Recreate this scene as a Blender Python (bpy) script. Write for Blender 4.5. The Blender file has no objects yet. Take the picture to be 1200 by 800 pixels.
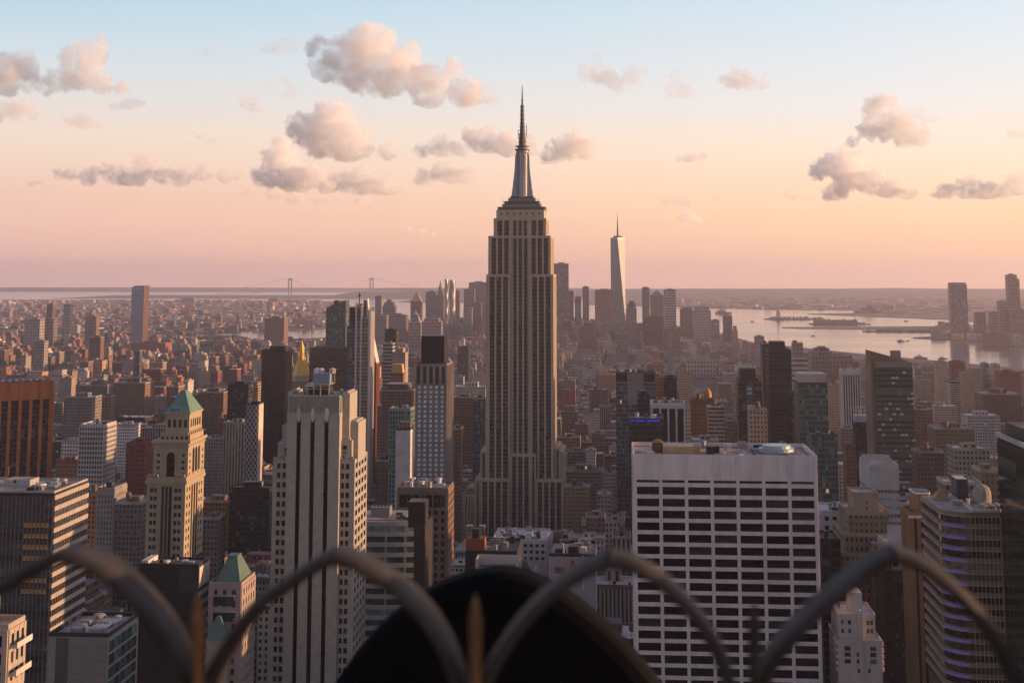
import bpy, bmesh, math, random
import numpy as np
from mathutils import Vector, noise
sc = bpy.context.scene
COL = sc.collection
R = math.radians
random.seed(7)

# ------------------------------------------------------------------ camera
HC = 264.0                      # eye height above the street, metres
YAW, PITCH = R(4.5), R(7.0)     # the view axis points a little east of the avenues and slightly up (shift lens looks down)
FPX = 1600*math.cos(PITCH)      # focal length in photo pixels (1200 wide)
AXROW = 322 - FPX*math.tan(PITCH)
cam = bpy.data.cameras.new('camera')
cam.sensor_width = 36; cam.lens = FPX/1200*36
cam.shift_y = -(400-AXROW)/1200
cam.clip_start = 0.1; cam.clip_end = 120000
cam.dof.use_dof = True; cam.dof.focus_distance = 900; cam.dof.aperture_fstop = 2.8
camo = bpy.data.objects.new('camera', cam); COL.objects.link(camo)
camo.location = (0, 0, HC)
camo.rotation_euler = (R(90)+PITCH, 0, YAW)
sc.camera = camo

# ------------------------------------------------------------------ sun and sky
SUN_EL, SUN_AZ = R(7.0), R(6.0)     # azimuth measured from +X (west) towards +Y (down the island)
sd = Vector((math.cos(SUN_EL)*math.cos(SUN_AZ), math.cos(SUN_EL)*math.sin(SUN_AZ), math.sin(SUN_EL)))
sl = bpy.data.lights.new('sun', 'SUN'); sl.energy = 5.0; sl.angle = R(0.5); sl.color = (1.0, 0.57, 0.29)
so = bpy.data.objects.new('sun', sl); COL.objects.link(so)
so.rotation_euler = sd.to_track_quat('Z', 'Y').to_euler()
so.location = (0, 0, 3000)

W = bpy.data.worlds.new('World'); sc.world = W; W.use_nodes = True
nt = W.node_tree; nt.nodes.clear()
def N(nt, typ, **kw):
    n = nt.nodes.new(typ)
    for k, v in kw.items():
        if k.startswith('i_'):
            n.inputs[int(k[2:]) if k[2:].isdigit() else k[2:].replace('_', ' ')].default_value = v
        else: setattr(n, k, v)
    return n
def L(nt, a, b): nt.links.new(a, b)
def ramp(nt, stops, interp='LINEAR'):
    r = nt.nodes.new('ShaderNodeValToRGB'); r.color_ramp.interpolation = interp
    e = r.color_ramp.elements
    while len(e) < len(stops): e.new(0.5)
    for el, (p, c) in zip(e, stops):
        el.position = p; el.color = (*c, 1) if len(c) == 3 else c
    return r
def s2l(*c):
    return tuple(((v/255)/12.92 if v/255 < .04045 else ((v/255+.055)/1.055)**2.4) for v in c)

sky = N(nt, 'ShaderNodeTexSky', sky_type='NISHITA', sun_disc=False, sun_elevation=SUN_EL,
        sun_rotation=R(90)-SUN_AZ, altitude=0.0, air_density=1.0, dust_density=1.6, ozone_density=2.0)
tc = N(nt, 'ShaderNodeTexCoord')
sep = N(nt, 'ShaderNodeSeparateXYZ'); L(nt, tc.outputs['Generated'], sep.inputs[0])
# evening tint of the air: rose at the horizon, pale blue above, warmer towards the sun in the west
rE = ramp(nt, [(0.0, s2l(226,176,168)), (0.055, s2l(227,182,166)), (0.10, s2l(227,202,186)), (0.15, s2l(198,205,210)),
               (0.22, s2l(150,190,208)), (0.34, s2l(140,152,178)), (1.0, s2l(104,104,142))])
rW = ramp(nt, [(0.0, s2l(248,190,156)), (0.04, s2l(252,204,164)), (0.08, s2l(250,216,188)), (0.12, s2l(232,221,216)),
               (0.20, s2l(206,217,226)), (0.34, s2l(172,168,184)), (1.0, s2l(104,104,142))])
L(nt, sep.outputs['Z'], rE.inputs[0]); L(nt, sep.outputs['Z'], rW.inputs[0])
mr = N(nt, 'ShaderNodeMapRange', i_1=-0.50, i_2=0.32); L(nt, sep.outputs['X'], mr.inputs[0])
mx = N(nt, 'ShaderNodeMix', data_type='RGBA'); L(nt, mr.outputs[0], mx.inputs[0])
L(nt, rE.outputs[0], mx.inputs[6]); L(nt, rW.outputs[0], mx.inputs[7])
bg1 = N(nt, 'ShaderNodeBackground', i_Strength=0.035); L(nt, sky.outputs[0], bg1.inputs[0])
# the sky dims away from the sunset: behind the viewer (north) and overhead
dn = N(nt, 'ShaderNodeMapRange', i_1=-0.75, i_2=0.35, i_3=0.68, i_4=1.0); L(nt, sep.outputs['Y'], dn.inputs[0])
dm = N(nt, 'ShaderNodeMath', operation='MULTIPLY'); L(nt, dn.outputs[0], dm.inputs[0]); dm.inputs[1].default_value = 0.80
bg2 = N(nt, 'ShaderNodeBackground'); L(nt, mx.outputs[2], bg2.inputs[0]); L(nt, dm.outputs[0], bg2.inputs[1])
add = N(nt, 'ShaderNodeAddShader'); L(nt, bg1.outputs[0], add.inputs[0]); L(nt, bg2.outputs[0], add.inputs[1])
wo = N(nt, 'ShaderNodeOutputWorld'); L(nt, add.outputs[0], wo.inputs['Surface'])

sc.view_settings.view_transform = 'Standard'; sc.view_settings.look = 'None'
sc.view_settings.exposure = 0.45; sc.view_settings.gamma = 1.0
sc.render.engine = 'CYCLES'
cy = sc.cycles
cy.max_bounces = 32; cy.diffuse_bounces = 2; cy.glossy_bounces = 2; cy.transmission_bounces = 1
cy.volume_bounces = 32; cy.transparent_max_bounces = 6; cy.caustics_reflective = False; cy.caustics_refractive = False
cy.use_denoising = True; cy.sample_clamp_indirect = 2.0
cy.use_adaptive_sampling = True; cy.adaptive_threshold = 0.02

# ------------------------------------------------------------------ photo pixel -> place at a known distance
_r = Vector((math.cos(YAW), math.sin(YAW), 0)); _a = Vector((-math.sin(YAW), math.cos(YAW), 0)); _z = Vector((0, 0, 1))
_F = _a*math.cos(PITCH)+_z*math.sin(PITCH); _U = _z*math.cos(PITCH)-_a*math.sin(PITCH)
EYE = Vector((0, 0, HC))
def ray(px, py): return _r*(px-600)-_U*(py-AXROW)+_F*FPX
def at(px, py, Y):
    d = ray(px, py); t = Y/d.y; return EYE+d*t
def atz(px, py, z=0.0):
    d = ray(px, py); t = (z-HC)/d.z; return EYE+d*t
def proj(p):
    d = Vector(p)-EYE; f = d.dot(_F); return 600+FPX*d.dot(_r)/f, AXROW-FPX*d.dot(_U)/f

# ------------------------------------------------------------------ mesh helpers
class MB:
    """collects faces with material index, uv (bays, floors) and one random number per body"""
    def __init__(s): s.v=[]; s.f=[]; s.m=[]; s.uv=[]; s.r=[]; s.smooth=[]
    def face(s, pts, mi=0, uv=None, rnd=0.0, smooth=False):
        b = len(s.v); s.v.extend([tuple(p) for p in pts]); s.f.append(tuple(range(b, b+len(pts))))
        s.m.append(mi); s.r.append(rnd); s.smooth.append(smooth)
        s.uv.append(uv if uv else [(0.05, 0.05)]*len(pts))
    def prism(s, poly, z0, z1, mw=0, mt=0, bay=3.2, fl=3.6, rnd=0.0, bottom=False, zs=None):
        """vertical walls over a footprint polygon (counter-clockwise seen from above)"""
        n = len(poly); nf = max(1, round((z1-z0)/fl))
        for i in range(n):
            a, b = poly[i], poly[(i+1) % n]
            w = math.hypot(b[0]-a[0], b[1]-a[1]); nb = max(1, round(w/bay)); o = i*37
            s.face([(a[0],a[1],z0),(b[0],b[1],z0),(b[0],b[1],z1),(a[0],a[1],z1)], mw,
                   [(o,0),(o+nb,0),(o+nb,nf),(o,nf)], rnd)
        s.face([(p[0],p[1],z1) for p in poly], mt, None, rnd)
        if bottom: s.face([(p[0],p[1],z0) for p in reversed(poly)], mt, None, rnd)
    def box(s, x0, x1, y0, y1, z0, z1, mw=0, mt=None, bay=3.2, fl=3.6, rnd=0.0, bottom=True):
        s.prism([(x0,y0),(x1,y0),(x1,y1),(x0,y1)], z0, z1, mw, mw if mt is None else mt, bay, fl, rnd, bottom)
    def frustum(s, p0, z0, p1, z1, m=0, rnd=0.0, cap=True):
        n = len(p0)
        for i in range(n):
            j = (i+1) % n
            s.face([(*p0[i],z0),(*p0[j],z0),(*p1[j],z1),(*p1[i],z1)], m, None, rnd)
        if cap: s.face([(*p,z1) for p in p1], m, None, rnd)
        s.face([(*p,z0) for p in reversed(p0)], m, None, rnd)
    def tube(s, pts, rad, n=6, m=0, smooth=True):
        rings = []
        for i, p in enumerate(pts):
            p = Vector(p)
            t = (Vector(pts[min(i+1,len(pts)-1)])-Vector(pts[max(i-1,0)])).normalized()
            u = t.orthogonal().normalized() if i == 0 else (pu-t*pu.dot(t)).normalized()
            pu = u; w = t.cross(u); r = rad[i] if hasattr(rad, '__len__') else rad
            rings.append([p+(u*math.cos(k*2*math.pi/n)+w*math.sin(k*2*math.pi/n))*r for k in range(n)])
        for a, b in zip(rings, rings[1:]):
            for k in range(n):
                s.face([a[k], a[(k+1)%n], b[(k+1)%n], b[k]], m, None, 0, smooth)
        s.face(list(reversed(rings[0])), m); s.face(rings[-1], m)
    def lathe(s, cx, cy, prof, n=12, m=0, smooth=True):
        rings = [[(cx+r*math.cos(k*2*math.pi/n), cy+r*math.sin(k*2*math.pi/n), z) for k in range(n)] for r, z in prof]
        for a, b in zip(rings, rings[1:]):
            for k in range(n): s.face([a[k], a[(k+1)%n], b[(k+1)%n], b[k]], m, None, 0, smooth)
        s.face(list(reversed(rings[0])), m); s.face(rings[-1], m)
    def mesh(s, name, mats, origin=(0,0,0), weld=False):
        me = bpy.data.meshes.new(name)
        V = np.array(s.v, dtype=np.float32)-np.array(origin, dtype=np.float32)
        tot = np.array([len(f) for f in s.f], dtype=np.int32)
        idx = np.concatenate([np.array(f, dtype=np.int32) for f in s.f])
        me.vertices.add(len(V)); me.vertices.foreach_set('co', V.ravel())
        me.loops.add(len(idx)); me.loops.foreach_set('vertex_index', idx)
        me.polygons.add(len(tot)); st = np.concatenate([[0], np.cumsum(tot)[:-1]]).astype(np.int32)
        me.polygons.foreach_set('loop_start', st); me.polygons.foreach_set('loop_total', tot)
        me.polygons.foreach_set('material_index', np.array(s.m, dtype=np.int32))
        me.polygons.foreach_set('use_smooth', np.array(s.smooth, dtype=bool))
        ul = me.uv_layers.new(name='UVMap')
        ul.data.foreach_set('uv', np.array([c for f in s.uv for c in f], dtype=np.float32).ravel())
        at_ = me.attributes.new('rnd', 'FLOAT', 'FACE'); at_.data.foreach_set('value', np.array(s.r, dtype=np.float32))
        for m in mats: me.materials.append(m)
        me.update(calc_edges=True)
        if weld:
            bm = bmesh.new(); bm.from_mesh(me); bmesh.ops.remove_doubles(bm, verts=bm.verts, dist=1e-4); bm.to_mesh(me); bm.free()
        return me
def ob(name, me, parent=None, loc=(0,0,0)):
    o = bpy.data.objects.new(name, me); COL.objects.link(o); o.location = loc
    if parent: o.parent = parent
    return o
def tag(o, label, cat=None, group=None, kind=None):
    o['label'] = label
    if cat: o['category'] = cat
    if group: o['group'] = group
    if kind: o['kind'] = kind
    return o

# ------------------------------------------------------------------ materials
MATS = {}
def mat(name, col, rough=0.8, metal=0.0, var=0.25, scale=0.06, bump=0.0, spec=0.3, streak=False, alb2=None):
    if name in MATS: return MATS[name]
    m = bpy.data.materials.new(name); m.use_nodes = True; t = m.node_tree
    b = t.nodes['Principled BSDF']; b.inputs['Roughness'].default_value = rough; b.inputs['Metallic'].default_value = metal
    b.inputs['Specular IOR Level'].default_value = spec
    co = N(t, 'ShaderNodeTexCoord'); mp = N(t, 'ShaderNodeMapping'); L(t, co.outputs['Object'], mp.inputs[0])
    mp.inputs['Scale'].default_value = (scale, scale, scale*(0.18 if streak else 1))
    nz = N(t, 'ShaderNodeTexNoise', i_Scale=1.0, i_Detail=6.0, i_Roughness=0.65); L(t, mp.outputs[0], nz.inputs['Vector'])
    c = Vector(col); lo = c*(1-var); hi = Vector(alb2) if alb2 else c*(1+var)
    rp = ramp(t, [(0.3, lo[:]), (0.7, hi[:])]); L(t, nz.outputs[0], rp.inputs[0])
    L(t, rp.outputs[0], b.inputs['Base Color'])
    if bump:
        n2 = N(t, 'ShaderNodeTexNoise', i_Scale=scale*14, i_Detail=4.0); L(t, co.outputs['Object'], n2.inputs['Vector'])
        bp = N(t, 'ShaderNodeBump', i_Strength=bump, i_Distance=0.3); L(t, n2.outputs[0], bp.inputs['Height']); L(t, bp.outputs[0], b.inputs['Normal'])
    MATS[name] = m; return m
def emis(name, col, s):
    if name in MATS: return MATS[name]
    m = bpy.data.materials.new(name); m.use_nodes = True; b = m.node_tree.nodes['Principled BSDF']
    b.inputs['Base Color'].default_value = (*[c*.3 for c in col], 1); b.inputs['Emission Color'].default_value = (*col, 1)
    b.inputs['Emission Strength'].default_value = s; MATS[name] = m; return m
def glass(name, col=(0.012,0.013,0.015), rough=0.12, vary=0.6, spec=0.5):
    """window panes: dark, glossy, each a little different (blinds)"""
    if name in MATS: return MATS[name]
    m = bpy.data.materials.new(name); m.use_nodes = True; t = m.node_tree; b = t.nodes['Principled BSDF']
    b.inputs['Roughness'].default_value = rough; b.inputs['Specular IOR Level'].default_value = spec
    oi = N(t, 'ShaderNodeObjectInfo'); c = Vector(col)
    rp = ramp(t, [(0.0, (c*(1-vary*.6))[:]), (0.55, c[:]), (0.85, (c*(1+vary*2))[:]), (1.0, (c*(1+vary*5)+Vector((.01,.01,.01))*vary)[:])])
    L(t, oi.outputs['Random'], rp.inputs[0])
    co = N(t, 'ShaderNodeTexCoord'); nz = N(t, 'ShaderNodeTexNoise', i_Scale=0.35, i_Detail=2.0); L(t, co.outputs['Object'], nz.inputs['Vector'])
    r2 = ramp(t, [(0.35, (.6,.6,.6)), (0.7, (1.5,1.5,1.5))]); L(t, nz.outputs[0], r2.inputs[0])
    mm = N(t, 'ShaderNodeMix', data_type='RGBA', blend_type='MULTIPLY', i_0=1.0); L(t, rp.outputs[0], mm.inputs[6]); L(t, r2.outputs[0], mm.inputs[7])
    L(t, mm.outputs[2], b.inputs['Base Color']); MATS[name] = m; return m
def facade(name, wall, win=(0.03,0.03,0.035), wu=(0.22,0.78), wv=(0.25,0.8), var=0.22, wrough=0.18, lit=0.0008, hue=0.02, bright=0.42, tone=None):
    """small-building wall: uv counts bays and floors; windows are dark glass cells, some with blinds, a few lit"""
    if name in MATS: return MATS[name]
    m = bpy.data.materials.new(name); m.use_nodes = True; t = m.node_tree; b = t.nodes['Principled BSDF']
    uv = N(t, 'ShaderNodeUVMap', uv_map='UVMap'); sp = N(t, 'ShaderNodeSeparateXYZ'); L(t, uv.outputs[0], sp.inputs[0])
    def M(op, a, bb=None, cc=None):
        n = N(t, 'ShaderNodeMath', operation=op)
        for i, x in enumerate((a, bb, cc)):
            if x is None: continue
            if isinstance(x, (int, float)): n.inputs[i].default_value = x
            else: L(t, x, n.inputs[i])
        return n.outputs[0]
    fu, fv = M('FRACT', sp.outputs[0]), M('FRACT', sp.outputs[1])
    cu, cv = M('FLOOR', sp.outputs[0]), M('FLOOR', sp.outputs[1])
    k = M('MULTIPLY', M('MULTIPLY', M('GREATER_THAN', fu, wu[0]), M('LESS_THAN', fu, wu[1])),
          M('MULTIPLY', M('GREATER_THAN', fv, wv[0]), M('LESS_THAN', fv, wv[1])))
    at_ = N(t, 'ShaderNodeAttribute', attribute_name='rnd')
    cb = N(t, 'ShaderNodeCombineXYZ'); L(t, cu, cb.inputs[0]); L(t, cv, cb.inputs[1]); L(t, at_.outputs['Fac'], cb.inputs[2])
    wn = N(t, 'ShaderNodeTexWhiteNoise', noise_dimensions='3D'); L(t, cb.outputs[0], wn.inputs[0])
    w = Vector(win)
    gl = ramp(t, [(0.0, (w*.6)[:]), (0.7, w[:]), (0.86, (w*2.2+Vector((.01,.01,.01)))[:]), (1.0, (w*3+Vector((.08,.075,.065)))[:])])
    L(t, wn.outputs['Value'], gl.inputs[0])
    # wall: one tone per building, weather stains running down
    co = N(t, 'ShaderNodeTexCoord'); mp = N(t, 'ShaderNodeMapping'); L(t, co.outputs['Object'], mp.inputs[0]); mp.inputs['Scale'].default_value = (.22,.22,.05)
    nz = N(t, 'ShaderNodeTexNoise', i_Scale=1.0, i_Detail=5.0, i_Roughness=0.7); L(t, mp.outputs[0], nz.inputs['Vector'])
    vr = N(t, 'ShaderNodeMapRange', i_1=0.3, i_2=0.7, i_3=1-var, i_4=1+var); L(t, nz.outputs[0], vr.inputs[0])
    w2 = N(t, 'ShaderNodeTexWhiteNoise', noise_dimensions='1D'); L(t, at_.outputs['Fac'], w2.inputs['W'])
    v2 = N(t, 'ShaderNodeMapRange', i_3=1-bright, i_4=1+bright); L(t, w2.outputs['Value'], v2.inputs[0])
    v3 = N(t, 'ShaderNodeMapRange', i_3=0.5-hue, i_4=0.5+hue); L(t, w2.outputs['Color'], v3.inputs[0])
    hs = N(t, 'ShaderNodeHueSaturation'); hs.inputs['Color'].default_value = (*wall, 1)
    L(t, v3.outputs[0], hs.inputs['Hue']); L(t, M('MULTIPLY', vr.outputs[0], v2.outputs[0]), hs.inputs['Value'])
    mxx = N(t, 'ShaderNodeMix', data_type='RGBA'); L(t, k, mxx.inputs[0]); L(t, hs.outputs[0], mxx.inputs[6]); L(t, gl.outputs[0], mxx.inputs[7])
    L(t, mxx.outputs[2], b.inputs['Base Color'])
    rr = N(t, 'ShaderNodeMapRange', i_3=0.85, i_4=wrough); L(t, k, rr.inputs[0]); L(t, rr.outputs[0], b.inputs['Roughness'])
    b.inputs['Specular IOR Level'].default_value = 0.4
    if lit:
        b.inputs['Emission Color'].default_value = (1.0, 0.55, 0.22, 1)
        L(t, M('MULTIPLY', M('MULTIPLY', k, M('GREATER_THAN', wn.outputs['Value'], 1-lit)), 0.3), b.inputs['Emission Strength'])
    MATS[name] = m; return m
# ------------------------------------------------------------------ ground, water, hills
def sheet(name, poly, z, m, label, kind='structure', thick=0.0):
    mb = MB()
    if thick: mb.prism(poly, z-thick, z, 0, 0)
    else: mb.face([(x, y, z) for x, y in poly], 0)
    return tag(ob(name, mb.mesh(name, [m])), label, kind=kind)
# water
mw = bpy.data.materials.new('harbour_water'); mw.use_nodes = True; t = mw.node_tree; b = t.nodes['Principled BSDF']
b.inputs['Base Color'].default_value = (0.035, 0.035, 0.038, 1); b.inputs['Roughness'].default_value = 0.2; b.inputs['IOR'].default_value = 1.33
co = N(t, 'ShaderNodeTexCoord'); mp = N(t, 'ShaderNodeMapping'); L(t, co.outputs['Object'], mp.inputs[0]); mp.inputs['Scale'].default_value = (0.010, 0.032, 1)
nz = N(t, 'ShaderNodeTexNoise', i_Scale=1.0, i_Detail=5.0, i_Roughness=0.6); L(t, mp.outputs[0], nz.inputs['Vector'])
bp = N(t, 'ShaderNodeBump', i_Strength=0.09, i_Distance=9.0); L(t, nz.outputs[0], bp.inputs['Height']); L(t, bp.outputs[0], b.inputs['Normal'])
mp2 = N(t, 'ShaderNodeMapping'); L(t, co.outputs['Object'], mp2.inputs[0]); mp2.inputs['Scale'].default_value = (0.0006, 0.004, 1)
n2 = N(t, 'ShaderNodeTexNoise', i_Scale=1.0, i_Detail=4.0); L(t, mp2.outputs[0], n2.inputs['Vector'])
r2 = N(t, 'ShaderNodeMapRange', i_1=0.35, i_2=0.65, i_3=0.05, i_4=0.16); L(t, n2.outputs[0], r2.inputs[0]); L(t, r2.outputs[0], b.inputs['Roughness'])
sheet('water', [(-15000,-600),(13000,-600),(13000,25000),(-15000,25000)], -2.5, mw, 'pale pink harbour water ruffled by wind')
asph = mat('asphalt', (0.05,0.048,0.047), 0.9, var=0.35, scale=0.02)
earth = mat('far_land', (0.10,0.085,0.075), 0.95, var=0.5, scale=0.004)
hillm = mat('wooded_hill', (0.07,0.065,0.05), 0.95, var=0.5, scale=0.004)
shore = [(1500,-500),(1300,3300),(1150,4000),(820,4700),(520,5480),(380,6000),(270,6500),(120,6950),(-150,7050),(-420,6800)]
manh = [(-2500,-500)]+shore+[(-900,6250),(-1350,5600),(-1700,5000),(-2100,4700)]
sheet('ground', manh, 0, asph, 'dark street level between the city blocks', thick=2.4)
# Brooklyn and Queens in one piece (the East River between is hidden by the blocks in front)
bk = [(-14000,300),(-3000,300),(-2650,4600),(-2150,5200),(-1900,6100),(-1450,6900),(-1500,7400),(-1300,7900),(-1750,8300),(-1500,8900),(-1900,9600),(-1800,10400),(-2300,11200),(-2500,12300),(-3000,13400),(-9000,14000),(-14000,14000)]
sheet('shore_land', bk, -0.3, earth, 'wide flat borough beyond the river', thick=2)
def isle(name, pts, m, label, z=1.5):
    return sheet(name, pts, z, m, label, thick=4)
def pxpoly(pts): return [tuple(atz(x, y, 0)[:2]) for x, y in pts]
def ccw(p):
    a = sum(p[i][0]*p[(i+1)%len(p)][1]-p[(i+1)%len(p)][0]*p[i][1] for i in range(len(p)))
    return p if a > 0 else p[::-1]
nj = [(2600,3000),(1640,5300),(1560,5600),(1330,5800),(1240,5950),(1500,6250),(1560,6500),(1600,6800),(1250,6850),(900,6950),(820,7060),(1250,7200),(1800,7300),
      (2050,7700),(1950,8400),(1500,9100),(1280,9500),(1700,9800),(2100,10300),(1300,10700),(500,11300),(0,11900),(-300,12300),(-350,15500),(13000,15500),(13000,3000)]
sheet('far_shore', ccw(nj), 0.2, earth, 'low far shore with piers and spits of land beyond the harbour', thick=2.4)
hills = []
def hill(name, x0, x1, y0, y1, h, label, seed, nx=90, ny=7, base=0.35):
    mb = MB(); rnd = random.Random(seed)
    def z(i, j):
        v = math.sin(math.pi*j/(ny-1)); x = x0+(x1-x0)*i/(nx-1)
        e = min(1, i/6, (nx-1-i)/6)
        return -2.6+(h*(base+(1-base)*(0.5+0.5*noise.fractal((x*0.00025+seed, j*0.6, seed), 1.0, 2.0, 4)))*e)*v**0.7
    P = [[(x0+(x1-x0)*i/(nx-1), y0+(y1-y0)*j/(ny-1), z(i, j)) for j in range(ny)] for i in range(nx)]
    for i in range(nx-1):
        for j in range(ny-1): mb.face([P[i][j],P[i+1][j],P[i+1][j+1],P[i][j+1]], 0, smooth=True)
    return tag(ob(name, mb.mesh(name, [hillm], weld=True)), label, kind='structure')
hill('hills', -14500, 200, 21000, 24800, 62, 'faint strip of hills along the horizon beyond the bay', 3)
hill('hills', -3600, 1900, 15600, 20000, 105, 'hazy ridge beyond the bay, highest in the middle', 11, base=0.65)
hill('hills', 900, 12500, 15500, 22000, 100, 'long flat ridge on the horizon beyond the far harbour shore', 5, base=0.55)
hill('hills', -6500, -1900, 15000, 17800, 22, 'low dark point of land by the long bridge', 8, base=0.5)
hill('hills', -2200, -400, 13200, 14800, 26, 'low wooded headland behind the downtown towers', 21, base=0.6)
# haze: one even body of air from below the water to just above the tall spire
hz = bpy.data.materials.new('haze_air'); hz.use_nodes = True; t = hz.node_tree
t.nodes.remove(t.nodes['Principled BSDF'])
pv = N(t, 'ShaderNodeVolumePrincipled'); pv.inputs['Color'].default_value = (0.95,0.86,0.95,1); pv.inputs['Density'].default_value = 4.0e-5
pv.inputs['Anisotropy'].default_value = 0.42
L(t, pv.outputs[0], t.nodes['Material Output'].inputs['Volume'])
hz.cycles.homogeneous_volume = True
mb = MB(); mb.box(-15500, 13500, -1200, 25600, -6, 462)
tag(ob('haze', mb.mesh('haze', [hz], weld=True)), 'thin evening haze over the whole city', kind='stuff')
# ------------------------------------------------------------------ clouds: each a lumpy body of droplets high above the haze
def cloud_mat(name, dens):
    m = bpy.data.materials.new(name); m.use_nodes = True; t = m.node_tree; t.nodes.remove(t.nodes['Principled BSDF'])
    v = N(t, 'ShaderNodeVolumePrincipled'); v.inputs['Color'].default_value = (0.998,0.996,0.998,1); v.inputs['Density'].default_value = dens
    v.inputs['Anisotropy'].default_value = 0.0
    co = N(t, 'ShaderNodeTexCoord'); nz = N(t, 'ShaderNodeTexNoise', i_Scale=0.0075, i_Detail=6.0, i_Roughness=0.62); L(t, co.outputs['Object'], nz.inputs['Vector'])
    r = N(t, 'ShaderNodeMapRange', i_1=0.37, i_2=0.58, i_3=0.0, i_4=dens); L(t, nz.outputs[0], r.inputs[0]); L(t, r.outputs[0], v.inputs['Density'])
    m.cycles.volume_step_rate = 0.45
    L(t, v.outputs[0], t.nodes['Material Output'].inputs['Volume']); return m
CM = [cloud_mat('cloud_thin', 0.0034), cloud_mat('cloud_mid', 0.0055), cloud_mat('cloud_thick', 0.0080)]
def cloud(label, blobs, base, dens=2, flat=0.0, seed=0, voxel=0.85, amp=1.0):
    rnd = random.Random(seed); alt = 1500.0
    Y = (alt-HC)*1600/(322-base); s = Y/1600.0
    bm = bmesh.new()
    cx = sum(b[0] for b in blobs)/len(blobs); cyy = sum(b[1] for b in blobs)/len(blobs)
    O = at(cx, cyy, Y)
    for (px, py, r) in blobs:
        r *= 1.2 if r > 11 else 1.45
        for q in range(3 if r > 11 else 2):
            k = 1.0 if q == 0 else rnd.uniform(.5,.75)
            dx, dy = (0, 0) if q == 0 else (rnd.uniform(-.6,.6)*r, rnd.uniform(-.45,.45)*r)
            p = at(px+dx, py+dy, Y+rnd.uniform(-.8,.8)*r*s)-O
            g = bmesh.ops.create_icosphere(bm, subdivisions=2, radius=r*s*k)
            for v in g['verts']: v.co = Vector((v.co.x*1.12, v.co.y, v.co.z*.88))+p
    me = bpy.data.meshes.new('cloud'); bm.to_mesh(me); bm.free()
    o = ob('cloud', me, loc=O)
    md = o.modifiers.new('r', 'REMESH'); md.mode = 'VOXEL'; md.voxel_size = voxel*s
    dg = bpy.context.evaluated_depsgraph_get(); ev = o.evaluated_get(dg)
    m2 = bpy.data.meshes.new_from_object(ev); o.modifiers.clear(); o.data = m2; bpy.data.meshes.remove(me)
    n = len(m2.vertices); co = np.empty(n*3, np.float32); m2.vertices.foreach_get('co', co); co = co.reshape(-1,3)
    no = np.empty(n*3, np.float32); m2.vertices.foreach_get('normal', no); no = no.reshape(-1,3)
    zb = (at(cx, base, Y)-O).z
    f1, f2 = 1/(15*s), 1/(5.2*s)
    for i in range(n):
        c = co[i]; v = Vector(c)
        a = noise.fractal(v*f1+Vector((seed,0,0)), 1.0, 2.0, 3)
        d = noise.voronoi(v*f2)[0][0]; d2 = noise.voronoi(v*f2*2.3+Vector((3,1,seed)))[0][0]
        e = noise.fractal(v*(1/(2.2*s)), 1.0, 2.0, 2)
        k = (a*8.0-(d-0.4)*6.0-(d2-0.4)*3.0+e*1.5)*s*amp
        if c[2] < zb+5*s: k *= 0.55
        co[i] += no[i]*k
        if co[i][2] < zb: co[i][2] = zb+(co[i][2]-zb)*0.35
    m2.vertices.foreach_set('co', co.ravel()); m2.update()
    md = o.modifiers.new('r', 'REMESH'); md.mode = 'VOXEL'; md.voxel_size = voxel*s   # close the folds again
    m3 = bpy.data.meshes.new_from_object(o.evaluated_get(bpy.context.evaluated_depsgraph_get())); o.modifiers.clear(); o.data = m3; bpy.data.meshes.remove(m2); m2 = m3
    m2.materials.clear(); m2.materials.append(CM[dens])
    return tag(o, label, 'cloud', 'clouds in the evening sky')
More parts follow.
